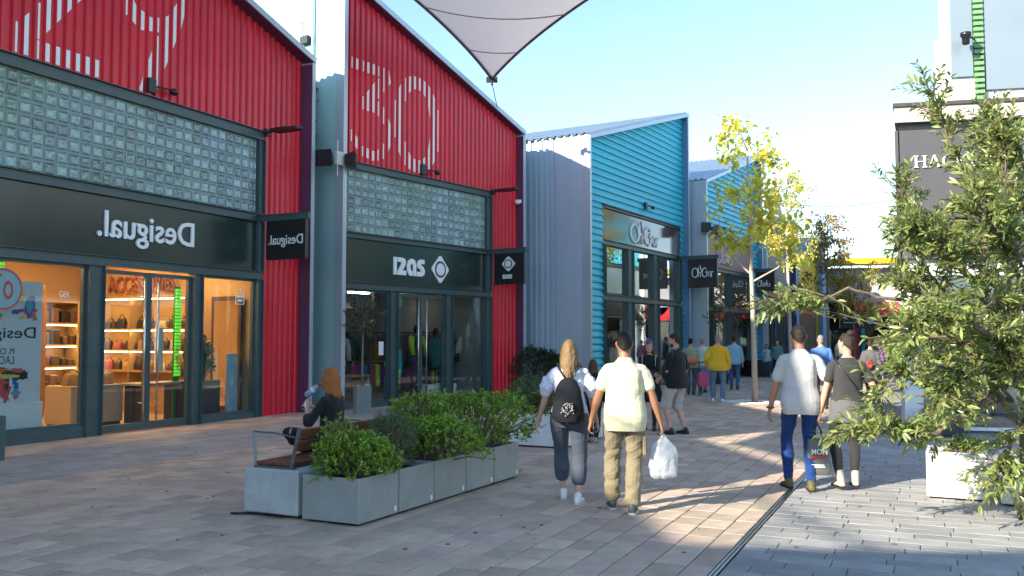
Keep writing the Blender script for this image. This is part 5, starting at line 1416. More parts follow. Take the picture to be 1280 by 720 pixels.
def standard_tree(loc, h0, h1, r, leafn, leaf, width, lmat, label, seed, trunk_r=0.025, group='small olive trees in pots by the shop fronts'):
    rs = np.random.RandomState(seed)
    o = empty('olive_tree', label, 'tree', loc, 0, group)
    m = MB(); m.tube([(0, 0, 0), (rs.normal() * .02, rs.normal() * .02, h0 * .5), (0, 0, h0), (0.02, 0, (h0 + h1) / 2)], [trunk_r, trunk_r * .85, trunk_r * .8, trunk_r * .4], 7); m.build('trunk', M_bark, o, True)
    P, T, S = [], [], []
    c0 = np.array([0, 0, (h0 + h1) / 2 + .05]); tw = MB()
    for k in range(70):
        d = rs.normal(size=3); d /= np.linalg.norm(d); d[2] = d[2] * .9 + .15
        L = rs.uniform(.55, 1.1)
        e = c0 + d * np.array([r, r, (h1 - h0) / 2]) * L; s0 = c0 + d * .12 - np.array([0, 0, .1])
        tw.tube([s0, (s0 + e) / 2 + rs.normal(size=3) * .03, e], [.006, .005, .003], 4)
        for j in range(int(leafn / 70)):
            t = rs.uniform(.25, 1); p = s0 + (e - s0) * t
            v = rs.normal(size=3); P.append(p); T.append(d * .8 + v * .6); S.append(leaf * rs.uniform(.7, 1.2))
    tw.build('twigs', M_bark, o)['kind'] = 'stuff'
    V, F = leaf_cloud(P, T, S, width, seed=seed)
    link('foliage', np_mesh('foliage', V, F, lmat), o)['kind'] = 'stuff'
standard_tree((-3.42, 20.75, 0.56), 0.95, 2.15, 0.52, 2400, 0.075, 0.26, L_olive, 'small grey green olive tree in the narrow pot by the pale wall', 41)
standard_tree((7.75, 34.0, 0.64), 0.9, 2.7, 0.55, 1500, 0.09, 0.26, L_olive, 'small olive tree in the pot between the teal shops', 42)
standard_tree((10.85, 40.5, 0.66), 0.9, 2.7, 0.6, 1500, 0.09, 0.26, L_olive, 'small olive tree in the square pot past the script blade sign', 43)
bush('shop_plant', 'dark leafy plant in a planter behind the right window of the warm shop', 'plant', shop_local(D, 5.25, 0.5, 0.8), 0.3, 0.25, 0.42, 700, 0.10, 0, 0.4, 80, 44, L_dark)
m = MB(); m.cbox(-.35, .35, -.22, .22, 0, .8, .01); tag(m.build('planter_cabinet', M_darkmetal, None, loc=shop_local(D, 5.25, .5, .026), rz=D.rotation_euler[2]), 'dark planter cabinet carrying the plant in the warm shop', 'planter')
bush('shop_plant', 'dry brown branches beside the dark plant in the warm shop', 'plant', shop_local(D, 4.95, .6, 0.85), 0.18, 0.18, 0.5, 320, 0.07, 0, 0.3, 50, 45, L_orange)
# ivy by the drainpipe
P, T, S = [], [], []; rs = np.random.RandomState(9)
for k in range(90):
    z = rs.uniform(6.1, 7.9); P.append((rs.normal() * .05, rs.normal() * .05, z)); T.append(rs.normal(size=3)); S.append(rs.uniform(.05, .11))
iv = empty('ivy', 'thin strand of ivy hanging down the pale wall between the red shops', 'ivy', shop_local(I, -0.05, 0.75, 0), 0)
V, F = leaf_cloud(P, T, S, .8, seed=3); link('foliage', np_mesh('foliage', V, F, L_pitt), iv)['kind'] = 'stuff'
m = MB(); m.tube([(0, 0, 6.0), (.02, .01, 7), (0, 0, 8)], .008, 5); m.build('stem', M_barkr, iv)

# ------------------------------------------------------------------ street trees with sparse clumps
def street_tree(loc, label, h, trunk_r, first, spread, nlimb, clump_n, leaf, width, lmat, bark, seed, top_gap=0.0, lean=(0, 0), second=None, zbias=1.0, group='young street trees', rise=(.35, 1.0), inner=.35, ncl=(3, 6)):
    rs = np.random.RandomState(seed)
    o = empty('street_tree', label, 'tree', loc, 0, group)
    tr = MB(); n = 9
    path = []
    for i in range(n + 1):
        t = i / n; path.append(np.array([lean[0] * t + .05 * math.sin(3 * t + seed), lean[1] * t + .04 * math.cos(4 * t + seed), h * .93 * t]))
    tr.tube(path, [trunk_r * (1 - .75 * i / n) for i in range(n + 1)], 9); tr.build('trunk', bark, o, True)
    def at(t):
        f = t * n; i = min(int(f), n - 1); return path[i] + (path[i + 1] - path[i]) * (f - i)
    lb = MB(); P, T, S, K = [], [], [], []
    for k in range(nlimb):
        t = first + (0.97 - first) * ((k + rs.rand() * .8) / nlimb) ** zbias
        b = at(t); a = k * 2.4 + rs.normal() * .5
        L = spread * (1.15 - .55 * (t - first) / (1 - first)) * rs.uniform(.55, 1.1)
        d = np.array([math.cos(a), math.sin(a), rs.uniform(*rise)]); d /= np.linalg.norm(d)
        e = b + d * L; mid = b + d * L * .5 + np.array([0, 0, -.05 * L])
        lb.tube([b, mid, e], [trunk_r * .32, trunk_r * .2, trunk_r * .08], 5)
        nc = rs.randint(*ncl)
        for c in range(nc):
            u = rs.uniform(inner, 1.08); p = b + (e - b) * u + rs.normal(size=3) * .13 * spread
            lb.tube([b + (e - b) * min(u, 1) * .85, p], [trunk_r * .1, trunk_r * .05], 4)
            for j in range(clump_n):
                v = rs.normal(size=3); v[2] -= .35
                P.append(p + rs.normal(size=3) * np.array([.14, .14, .11]) * spread * .75); T.append(v); S.append(leaf * rs.uniform(.55, 1.15))
    lb.build('limbs', bark, o)['kind'] = 'stuff'
    V, F = leaf_cloud(P, T, S, width, fold=.25, droop=.25, seed=seed)
    if second:
        pick = rs.rand(len(P)) < second[1]
        idx = np.where(pick)[0]; oth = np.where(~pick)[0]
        def sub(ii):
            vv = V.reshape(-1, 6, 3)[ii].reshape(-1, 3); k = (np.arange(len(ii)) * 6)[:, None]
            return vv, np.concatenate([k + np.array([[0, 3, 2, 1]]), k + np.array([[0, 5, 4, 3]])], 0)
        link('foliage', np_mesh('foliage', *sub(idx), second[0]), o)['kind'] = 'stuff'
        V, F = sub(oth)
    link('foliage', np_mesh('foliage', V, F, lmat), o)['kind'] = 'stuff'
    return o
street_tree((6.42, 24.2, 0), 'young yellow leaved maple with a pale trunk in the ring of white pebbles', 7.6, 0.085, 0.44, 1.55, 16, 20, 0.175, 0.8, L_lime, M_barkw, 52, zbias=1.15, rise=(.6, 1.7), inner=.6, ncl=(3, 5))
street_tree((10.3, 33.5, 0), 'yellow and gold street tree behind the first maple', 8.4, 0.09, 0.54, 1.35, 17, 48, 0.11, 0.6, L_gold, M_barkw, 53, second=(L_lime, .5))
street_tree((15.6, 44.5, 0), 'dark green and orange street tree toward the far end', 8.2, 0.09, 0.44, 1.8, 18, 46, 0.16, 0.5, L_yelgrass, M_bark, 54, second=(L_orange, .65))
street_tree((17.4, 46.0, 0), 'ochre leaved street tree before the red awnings', 5.4, 0.07, 0.50, 1.7, 14, 40, 0.17, 0.5, L_gold, M_bark, 55, second=(L_orange, .4))

# ------------------------------------------------------------------ foreground leafy tree on the right
def leafy_tree():
    rs = np.random.RandomState(77)
    base = np.array([4.86, 8.62, 0.0])
    o = empty('leafy_tree', 'big leafy tree with long narrow leaves and a brown trunk at the right edge', 'tree', tuple(base))
    k = 8.62
    def W(px, py, dy=0.0):          # point of the crown, measured at the depth of the trunk
        Y = k + dy; x = (px - 640) / 1130 * Y; z = 1.7 + (423 - py) / 1130 * Y
        return np.array([x, Y, z]) - base
    tr = MB()
    tr.tube([(0, 0, -0.02), (0.01, 0, .4), (0.02, 0.01, .8), W(1283, 520), W(1283, 440), W(1290, 340), W(1300, 220)], [.095, .070, .062, .055, .045, .036, .02], 10)
    tr.build('trunk', M_barkr, o, True)
    limbs = [  # (start, mid..., end), depth offsets
        [W(1282, 540), W(1240, 490, -.1), W(1205, 430, -.2), W(1170, 385, -.35), W(1130, 352, -.45)],
        [W(1283, 470), W(1240, 400, .2), W(1235, 330, .3), W(1218, 240, .3), W(1192, 165, .3), W(1168, 106, .25)],
        [W(1283, 430), W(1262, 350, -.2), W(1255, 270, -.3), W(1262, 220, -.3), W(1256, 175, -.3)],
        [W(1200, 430, -.2), W(1140, 415, -.3), W(1090, 403, -.35), W(1030, 388, -.4)],
        [W(1262, 500, .1), W(1200, 500, .0), W(1150, 478, -.1), W(1125, 465, -.2), W(1095, 500, -.3)],
        [W(1240, 490, -.1), W(1195, 520, -.3), W(1150, 545, -.4), W(1105, 535, -.5), W(1066, 540, -.55)],
        [W(1283, 500), W(1265, 540, -.3), W(1250, 575, -.4), W(1240, 600, -.45)],
        [W(1225, 270, -.3), W(1180, 270, -.4), W(1148, 262, -.5), W(1124, 232, -.5)],
        [W(1215, 330, .3), W(1180, 320, .2), W(1152, 300, .1), W(1126, 312, .0)],
        [W(1290, 340), W(1255, 260, .3), W(1245, 190, .4), W(1240, 150, .4)],
        [W(1300, 260), W(1285, 200, -.2), W(1262, 160, -.3)],
        [W(1283, 430), W(1225, 420, .4), W(1172, 402, .5), W(1138, 398, .5)],
        [W(1282, 480), W(1230, 450, .5), W(1180, 450, .6), W(1130, 440, .6)],
        [W(1290, 340), W(1330, 280, .2), W(1370, 220, .3), W(1400, 170, .3)],
        [W(1285, 420), W(1335, 380, -.3), W(1390, 330, -.4), W(1430, 300, -.4)],
        [W(1283, 470), W(1330, 440, .4), W(1400, 420, .6)],
        [W(1170, 385, -.35), W(1110, 375, -.4), W(1060, 362, -.4), W(1025, 374, -.35), W(982, 384, -.3)],
        [W(1240, 400, .2), W(1200, 390, .3), W(1172, 352, .3), W(1152, 352, .3)],
        [W(1283, 470), W(1262, 450, -.4), W(1248, 420, -.5), W(1262, 380, -.5)],
        [W(1283, 450), W(1235, 380, -.6), W(1200, 330, -.8), W(1175, 300, -.9), W(1150, 290, -.9)],
        [W(1284, 420), W(1240, 330, .7), W(1210, 300, .9), W(1180, 290, 1.0)],
        [W(1283, 460), W(1240, 420, -.8), W(1200, 400, -1.0), W(1160, 402, -1.1), W(1138, 420, -1.1)],
        [W(1283, 470), W(1230, 440, .9), W(1180, 420, 1.1), W(1140, 425, 1.2)],
        [W(1283, 490), W(1240, 470, .6), W(1210, 500, .8), W(1180, 520, .9)],
        [W(1290, 340), W(1262, 300, -.5), W(1240, 280, -.7), W(1225, 245, -.8)],
        [W(1285, 400), W(1270, 330, .3), W(1275, 290, .4), W(1282, 250, .4)],
        [W(1282, 500), W(1268, 480, -.6), W(1275, 450, -.8), W(1295, 420, -.8)],
        [W(1262, 500, .1), W(1238, 470, -.5), W(1205, 470, -.7), W(1170, 500, -.8)],
    ]
    lb = MB(); segs = []
    def bez(ps, t):
        ps = [p.copy() for p in ps]
        f = t * (len(ps) - 1); i = min(int(f), len(ps) - 2); u = f - i
        p0 = ps[max(i - 1, 0)]; p1 = ps[i]; p2 = ps[i + 1]; p3 = ps[min(i + 2, len(ps) - 1)]
        return 0.5 * ((2 * p1) + (-p0 + p2) * u + (2 * p0 - 5 * p1 + 4 * p2 - p3) * u * u + (-p0 + 3 * p1 - 3 * p2 + p3) * u ** 3)
    leaves = []
    def shoot(p0, d, L, nl, size):
        d = d / np.linalg.norm(d); pts = []
        cur = p0.copy(); dd = d.copy(); m = 6
        for i in range(m + 1):
            pts.append(cur.copy()); dd = dd + rs.normal(size=3) * .10 + np.array([0, 0, -.02]); dd /= np.linalg.norm(dd); cur = cur + dd * L / m
        lb.tube(pts, [.006 - .0007 * i for i in range(m + 1)], 4)
        for j in range(nl):
            u = .18 + .82 * (j + rs.rand()) / nl; f = u * m; i = min(int(f), m - 1); p = pts[i] + (pts[i + 1] - pts[i]) * (f - i)
            ax = pts[i + 1] - pts[i]; ax /= np.linalg.norm(ax); v = rs.normal(size=3); v -= ax * v.dot(ax); v /= np.linalg.norm(v)
            leaves.append((p, ax * rs.uniform(.5, 1.1) + v * rs.uniform(.5, .9), size * rs.uniform(.6, 1.15) * (1 - .35 * max(0, u - .8) * 5)))
    for li, ps in enumerate(limbs):
        m = 14; pts = [bez(ps, i / m) for i in range(m + 1)]
        for i in range(1, m): pts[i] = pts[i] + rs.normal(size=3) * .018
        r0 = .030 if li < 3 or li in (4, 5) else .020
        if li == 3: r0 = .014
        lb.tube(pts, [r0 * (1 - .82 * i / m) for i in range(m + 1)], 7)
        length = sum(np.linalg.norm(pts[i + 1] - pts[i]) for i in range(m))
        if li == 3: rng = (0.0, .62); ns = 5
        elif li == 16: rng = (.66, 1.0); ns = 34
        elif li in (1, 7): rng = (.25, 1.0); ns = int(length * 26) + 4
        else: rng = (.18, 1.0); ns = int(length * 36) + 8
        for s_ in range(ns):
            t = rng[0] + (rng[1] - rng[0]) * (s_ + rs.rand()) / ns; p = bez(ps, t)
            ax = bez(ps, min(t + .05, 1)) - bez(ps, max(t - .05, 0)); ax /= max(np.linalg.norm(ax), 1e-6)
            v = rs.normal(size=3); v[2] = abs(v[2]) * .4 + v[2] * .4 + .15
            shoot(p, ax * .7 + v * .7, rs.uniform(.16, .42), rs.randint(10, 17), rs.uniform(.080, .130))
        shoot(pts[-1], pts[-1] - pts[-2], .3, 14, .10)
    lb.build('limbs', M_barkr, o)['kind'] = 'stuff'
    P = np.array([l[0] for l in leaves]); T = np.array([l[1] for l in leaves]); S = np.array([l[2] for l in leaves])
    V, F = leaf_cloud(P, T, S, .26, fold=.25, droop=.12, seed=5)
    # the 300 that show largest are leaves of their own
    px = (P + base)
    vis = (np.abs(px[:, 0] / px[:, 1]) < .56)
    score = np.where(vis, S / px[:, 1], 0) * rs.uniform(.7, 1, len(S)); top = np.argsort(-score)[:300]
    keep = np.ones(len(P), bool); keep[top] = False
    vv = V.reshape(-1, 6, 3)
    kk = np.where(keep)[0]; k6 = (np.arange(len(kk)) * 6)[:, None]
    F2 = np.concatenate([k6 + np.array([[0, 3, 2, 1]]), k6 + np.array([[0, 5, 4, 3]])], 0)
    link('foliage', np_mesh('foliage', vv[kk].reshape(-1, 3), F2, L_fg), o)['kind'] = 'stuff'
    V1, F1 = leaf_cloud([(0, 0, 0)], [(1, 0, 0)], [.1], .25, fold=.25, droop=.12, seed=2)
    lm = np_mesh('leaf', V1, F1, L_fgs)
    for i in top:
        lo = link('leaf', lm, o, tuple(P[i])); t = Vector(T[i]).normalized()
        q = t.to_track_quat('X', 'Z'); lo.rotation_mode = 'QUATERNION'; lo.rotation_quaternion = q @ Quaternion((1, 0, 0), rs.normal() * .6); sc = S[i] / .1; lo.scale = (sc, sc, sc)
    return o
leafy_tree()
bush('low_plant', 'low green plant in the left sunlit white planter', 'plant', (4.9, 9.9, .42), .22, .2, .10, 500, .05, 0, .35, 60, 61, L_pitt)
# ------------------------------------------------------------------ people
M_skin = mat('skin_tan', (0.42, 0.22, 0.145), 0.5, var=0.08, vs=12, sss=0.08, spec=0.35)
M_skin2 = mat('skin_fair', (0.52, 0.30, 0.22), 0.5, var=0.08, vs=12, sss=0.08, spec=0.35)
M_skin3 = mat('skin_deep', (0.30, 0.145, 0.085), 0.5, var=0.08, vs=12, sss=0.06, spec=0.35)
def hairmat(n, c): return mat(n, c, 0.6, var=0.45, vs=26, streak=(7, 7, .7), bump=0.4, bs=60, spec=0.25)
H_black = hairmat('hair_black', (0.012, 0.010, 0.010)); H_brown = hairmat('hair_dark_brown', (0.030, 0.018, 0.012)); H_blond = hairmat('hair_blond', (0.20, 0.125, 0.06)); H_red = hairmat('hair_copper', (0.33, 0.105, 0.025)); H_grey = hairmat('hair_grey', (0.22, 0.21, 0.20))
M_shoe_w = mat('white_shoe', (0.7, 0.7, 0.7), 0.5, var=0.05); M_shoe_b = mat('black_shoe', (0.015, 0.016, 0.018), 0.5); M_shoe_g = mat('green_black_shoe', (0.05, 0.065, 0.06), 0.6); M_shoe_y = mat('black_yellow_shoe', (0.10, 0.085, 0.02), 0.6, var=0.6, vs=18); M_boot = mat('beige_boot', (0.50, 0.42, 0.34), 0.6)
M_sole_w = mat('pale_sole', (0.5, 0.52, 0.5), 0.7); M_sole_b = mat('black_sole', (0.012, 0.012, 0.012), 0.7)
def cloth(n, c, var=0.10, sheen=0.15, bs=220): return mat(n, c, 0.85, var=var, vs=9, bump=0.18, bs=bs, sheen=sheen, spec=0.2)
def V3(*a): return Vector(a)

def finish(mb, name, mats, parent, voxel, smooth=3, wrinkle=None):
    """grow one continuous surface over the lofted volumes"""
    me = mb.data('tmp', mats)
    ob = bpy.data.objects.new('tmp', me); C.objects.link(ob)
    r = ob.modifiers.new('r', 'REMESH'); r.mode = 'VOXEL'; r.voxel_size = voxel; r.adaptivity = 0.0
    if smooth:
        s = ob.modifiers.new('s', 'SMOOTH'); s.factor = 0.5; s.iterations = smooth
    dg = bpy.context.evaluated_depsgraph_get(); dg.update()
    out = bpy.data.meshes.new_from_object(ob.evaluated_get(dg))
    bpy.data.objects.remove(ob); bpy.data.meshes.remove(me)
    n = len(out.vertices)
    if wrinkle and n:
        amp, fr, st = wrinkle
        co = np.zeros(n * 3, np.float32); no = np.zeros(n * 3, np.float32)
        out.vertices.foreach_get('co', co); out.vertices.foreach_get('normal', no)
        co = co.reshape(-1, 3); no = no.reshape(-1, 3)
        sd = rnd.random() * 50
        q = np.zeros(n)
        rw = np.random.RandomState(int(sd * 100))
        for k in range(7):          # soft folds: crossed waves of mixed direction, stronger where they meet
            f = fr * rw.uniform(.55, 1.7); d3 = rw.normal(size=3) * np.array([.7, .7, st]); d3 /= np.linalg.norm(d3); d4 = rw.normal(size=3)
            w_ = np.sin(co @ d3 * f + 1.6 * np.sin(co @ d4 * f * .45 + k) + k * 1.7)
            q += (w_ * np.abs(w_)) * (.5 + .5 * np.sin(co @ d4 * 5 + k)) * .55
        co = co + no * (q * amp)[:, None]
        out.vertices.foreach_set('co', co.ravel().astype(np.float32))
    out.polygons.foreach_set('use_smooth', [True] * len(out.polygons))
    out.materials.clear()
    for q_ in (mats if isinstance(mats, (list, tuple)) else [mats]): out.materials.append(q_)
    out.update(); out.name = name
    return link(name, out, parent)

def ik(a, b, l1, l2, pole):
    d = b - a; L = min(d.length, (l1 + l2) * .999); d.normalize(); b = a + d * L
    x = (l1 * l1 - l2 * l2 + L * L) / (2 * L); h = math.sqrt(max(l1 * l1 - x * x, 0))
    p = pole - d * pole.dot(d)
    if p.length < 1e-5: p = d.orthogonal()
    return a + d * x + p.normalized() * h, b

def seg(mb, pts, rad, n=12, ends=True):
    pts = [Vector(p) for p in pts]; P, Rr = list(pts), list(rad)
    if ends:
        d0 = (pts[0] - pts[1]).normalized(); d1 = (pts[-1] - pts[-2]).normalized()
        P = [pts[0] + d0 * rad[0] * .85, pts[0] + d0 * rad[0] * .5] + pts + [pts[-1] + d1 * rad[-1] * .5, pts[-1] + d1 * rad[-1] * .85]
        Rr = [rad[0] * .35, rad[0] * .82] + list(rad) + [rad[-1] * .82, rad[-1] * .35]
    mb.tube(P, Rr, n)

class Fig:
    def __init__(f, name_label, loc, face, h=1.75, lf=(-.10, .0, 0), rf=(.10, .0, 0), lh=None, rh=None, lean=0.0, head_yaw=0.0, head_pitch=0.0, sx=1.0, group=None, near=True, hip=None, belly=0.0, fem=False, lpole=None, rpole=None, seated=False, tiptoe=None, sk=None, handroll=None, lheel=0.0, rheel=0.0):
        f.o = empty('person', name_label, 'person', loc, face, group)
        s = f.s = h / 1.75; f.near = near; f.sx = sx; f.fem = fem; f.belly = belly
        f.vox = .0065 if near else .012
        f.hipz = (hip if hip else .93) * s
        def fo(y, z): return V3(0, y - math.sin(lean) * 0, z)
        f.lean = lean
        def up(x, y, z):   # point of the trunk, leaned forward about the hips
            zz = z * s - f.hipz
            return V3(x * s * sx, y * s + math.sin(lean) * zz, f.hipz + math.cos(lean) * zz)
        f.up = up
        kz = 0
        off = f.hipz - .93 * s
        def U(x, y, z):
            zz = (z - .93) * s
            return V3(x * s * sx, y * s + math.sin(lean) * zz, f.hipz + math.cos(lean) * zz)
        f.U = U
        f.hip = {-1: V3(-.095 * s * sx, 0, f.hipz - .01), 1: V3(.095 * s * sx, 0, f.hipz - .01)}
        f.heel = {-1: lheel, 1: rheel}
        f.ank = {}; f.knee = {}
        for sd, q in ((-1, lf), (1, rf)):
            a = V3(q[0] * s, q[1] * s, (q[2] + .085) * s)
            pole = V3(sd * .12, 1, 0)
            if seated: pole = V3(*(lpole if sd < 0 else rpole))
            f.knee[sd], f.ank[sd] = ik(f.hip[sd], a, .44 * s, .43 * s, pole)
        f.sh = {-1: U(-.172 * (.90 if fem else 1), 0.0, 1.385), 1: U(.172 * (.90 if fem else 1), 0.0, 1.385)}
        f.wr = {}; f.el = {}; f.hd = {}
        for sd, q, pl in ((-1, lh, lpole), (1, rh, rpole)):
            if q is None: q = (sd * .27, .03, .84)
            w = V3(q[0] * s, q[1] * s, q[2] * s)
            pole = V3(sd * .35, -1, -.1) if (pl is None or seated) else V3(*pl)
            f.el[sd], f.wr[sd] = ik(f.sh[sd], w, .295 * s, .262 * s, pole)
            f.hd[sd] = (f.wr[sd] - f.el[sd]).normalized()
        f.hc = U(0, .03, 1.625) + V3(0, .0, 0); f.yaw = head_yaw; f.pitch = head_pitch
        f.HM = Matrix.Rotation(head_yaw, 3, 'Z') @ Matrix.Rotation(head_pitch, 3, 'X')
        f.skin = sk or M_skin
        f.handroll = handroll or {}
    def torso_rings(f, grow=0.0, z0=.84, z1=1.49, hem=0.0, loose=0.0):
        s, U = f.s, f.U; b = f.belly
        prof = [(.80, .150, .105, 0), (.86, .168, .118, -.01), (.93, .172, .122, -.012), (1.0, .160 + b * .3, .112 + b * .5, b * .4), (1.08, .146 + b * .4, .104 + b * .7, b * .7), (1.18, .152 + b * .3, .108 + b * .5, b * .5), (1.28, .162, .112 + b * .2, .004), (1.34, .160, .106, -.004), (1.385, .148, .092, -.008), (1.42, .118, .078, -.010), (1.45, .086, .067, -.008), (1.475, .066, .060, -.004), (1.51, .056, .056, .002)]
        if f.fem: prof = [(z, rx * (1.0 if z < 1.02 else .88 if z < 1.2 else .86), ry * (1.03 if z < .98 else .9 if z < 1.2 else .98), yo) for z, rx, ry, yo in prof]
        rings = []
        zs = [p[0] for p in prof]
        for z in np.linspace(z0, z1, max(4, int((z1 - z0) / .045))):
            rx = np.interp(z, zs, [p[1] for p in prof]); ry = np.interp(z, zs, [p[2] for p in prof]); yo = np.interp(z, zs, [p[3] for p in prof])
            lo = loose * max(0, min(1, (1.30 - z) / .3)) + hem * max(0, (1.0 - z) / .2)
            rings.append([U(0, 0, z) + V3((rx + grow + lo) * s * f.sx * math.copysign(abs(math.cos(a)) ** .85, math.cos(a)), (yo + (ry + grow + lo) * math.copysign(abs(math.sin(a)) ** .85, math.sin(a))) * s, 0) for a in np.linspace(0, 2 * PI, 22, False)])
        return rings
    def leg(f, mb, sd, grow=0.0, t0=0.0, t1=1.0, flare=0.0, cut=None, fat=1.0):
        s = f.s; h, k, a = f.hip[sd], f.knee[sd], f.ank[sd]
        key = [(0, .088), (.25, .084), (.6, .066), (.92, .056), (1.0, .056), (1.12, .052), (1.32, .058), (1.55, .046), (1.85, .036), (2.0, .036)]
        def P(t): return h.lerp(k, t) if t <= 1 else k.lerp(a, t - 1)
        ts = [t for t in np.linspace(t0 * 2, t1 * 2, 16)]
        rad = [(np.interp(t, [q[0] for q in key], [q[1] for q in key]) * fat + grow + flare * max(0, t - .9)) * s for t in ts]
        calf = [V3(0, -.012 * s * math.sin(max(0, min(1, (t - 1) / .8)) * PI), 0) if t > 1 else V3(0, 0, 0) for t in ts]
        seg(mb, [P(t) + c for t, c in zip(ts, calf)], rad, 14)
    def arm(f, mb, sd, grow=0.0, t0=0.0, t1=2.0, flare=0.0, fat=1.0):
        s = f.s; h, k, a = f.sh[sd], f.el[sd], f.wr[sd]
        key = [(0, .042), (.15, .050), (.45, .047), (.85, .040), (1.0, .040), (1.2, .042), (1.6, .033), (2.0, .026)]
        if f.fem: fat *= .86
        ts = np.linspace(t0, t1, 14)
        def P(t): return h.lerp(k, t) if t <= 1 else k.lerp(a, t - 1)
        seg(mb, [P(t) for t in ts], [(np.interp(t, [q[0] for q in key], [q[1] for q in key]) * fat + grow + flare * t) * s for t in ts], 12)
    def hand(f, mb, sd, curl=.55):
        s = f.s * (.92 if f.fem else 1.0); w, d = f.wr[sd], f.hd[sd]
        roll = f.handroll.get(sd, None)
        inn = V3(-sd, 0, 0) if roll is None else V3(*roll)      # palm faces the body
        nrm = (inn - d * inn.dot(d)).normalized(); side = d.cross(nrm).normalized()
        if side.y < 0: side = -side                              # thumb side forward
        pal = w + d * .085 * s
        rings = []
        for t, wd, th in ((-.012, .024, .020), (.02, .030, .017), (.055, .040, .016), (.085, .042, .014), (.098, .038, .011)):
            c = w + d * t * s
            rings.append([c + side * math.cos(a) * wd * s + nrm * math.sin(a) * th * s for a in np.linspace(0, 2 * PI, 12, False)])
        mb.loft(rings)
        for i, (o, L) in enumerate(((.031, .070), (.0105, .080), (-.0105, .074), (-.031, .058))):
            b = w + d * .088 * s + side * o * s; cur = b; a = 0.12 + .05 * i; pts = [b - d * .02 * s, b]; 
            for k, fr in enumerate((.45, .32, .23)):
                a += curl * (.6 + .25 * k + .12 * i)
                cur = cur + (d * math.cos(a) + nrm * math.sin(a)).normalized() * L * fr * s; pts.append(cur)
            seg(mb, pts, [.0085 * s, .0088 * s, .0082 * s, .0076 * s, .0066 * s], 8)
        b = w + d * .022 * s + side * .026 * s
        p2 = b + (d * .55 + side * .62 + nrm * .35).normalized() * .042 * s; p3 = p2 + (d * .85 + side * .15 + nrm * .4).normalized() * .034 * s; p4 = p3 + (d * .9 - side * .05 + nrm * .45).normalized() * .026 * s
        seg(mb, [b, p2, p3, p4], [.013 * s, .0105 * s, .0092 * s, .0078 * s], 8)
    def head(f, mb):
        s = f.s; c, M = f.hc, f.HM
        fs = .95 if f.fem else 1.0
        prof = [(-.118, .030, .036, .040), (-.108, .043, .054, .028), (-.085, .057, .076, .014), (-.05, .066, .090, .002), (-.01, .072, .097, -.004), (.03, .0755, .099, -.008), (.065, .073, .094, -.010), (.09, .062, .080, -.010), (.108, .042, .055, -.010), (.117, .018, .024, -.010)]
        rings = []
        for z, rx, ry, yo in prof:
            ring = []
            for a in np.linspace(0, 2 * PI, 20, False):
                x, y = rx * math.cos(a), yo + ry * math.sin(a)
                ring.append(c + M @ (V3(x, y, z) * s * fs))
            rings.append(ring)
        mb.loft(rings)
        q = lambda x, y, z: c + M @ (V3(x, y, z) * s * fs)
        seg(mb, [q(0, .088, .012), q(0, .100, -.012), q(0, .110, -.034)], [.008 * s, .011 * s, .0135 * s], 8)      # nose
        seg(mb, [q(-.040, .080, .026), q(0, .090, .026), q(.040, .080, .026)], [.008 * s, .011 * s, .008 * s], 8)      # brow
        seg(mb, [q(-.018, .086, -.068), q(.018, .086, -.068)], [.008 * s, .008 * s], 8)                              # lips
        seg(mb, [q(-.01, .078, -.100), q(.01, .078, -.100)], [.016 * s, .016 * s], 8)                                # chin
        for sd in (-1, 1):
            seg(mb, [q(sd * .073, -.012, -.028), q(sd * .080, -.022, .0), q(sd * .079, -.020, .024)], [.008 * s, .0125 * s, .0105 * s], 8)   # ears
        seg(mb, [f.U(0, -.012, 1.44), f.U(0, .0, 1.50), c + M @ (V3(0, -.018, -.06) * s)], [.062 * s * (.85 if f.fem else 1), .056 * s * (.82 if f.fem else 1), .056 * s * (.85 if f.fem else 1)], 14)
    def body(f, curl=(.5, .5)):
        mb = MB(); mb.loft(f.torso_rings())
        for sd in (-1, 1):
            f.leg(mb, sd); f.arm(mb, sd)
            f.hand(mb, sd, curl[0 if sd < 0 else 1])
            s = f.s; a = f.ank[sd]; 
            seg(mb, [a + V3(0, -.02 * s, -.03 * s), a + V3(0, .09 * s, -.05 * s)], [.03 * s, .024 * s], 8)
        f.head(mb)
        f.bodyo = finish(mb, 'body', f.skin, f.o, f.vox if not f.near else .0056, 3)
        return f
    def face(f):
        s = f.s * (.95 if f.fem else 1.0); q = lambda x, y, z: f.hc + f.HM @ (V3(x, y, z) * s)
        for sd in (-1, 1):
            m = MB(); m.ell(q(sd * .030, .0845, .004), .011 * s, .008 * s, .0075 * s, 8, 6); m.build('eye', M_white, f.o, True)
            m = MB(); m.ell(q(sd * .030, .0915, .004), .005 * s, .003 * s, .005 * s, 8, 6); m.build('iris', M_black, f.o, True)
            m = MB(); seg(m, [q(sd * .016, .095, .026), q(sd * .034, .090, .030), q(sd * .046, .080, .026)], [.003 * s, .004 * s, .003 * s], 6); m.build('eyebrow', H_brown, f.o, True)
        m = MB(); seg(m, [q(-.02, .0905, -.067), q(0, .0945, -.067), q(.02, .0905, -.067)], [.004 * s, .0062 * s, .004 * s], 8); m.build('lips', mat('lip_red', (.38, .09, .08), .5), f.o, True)
        return f
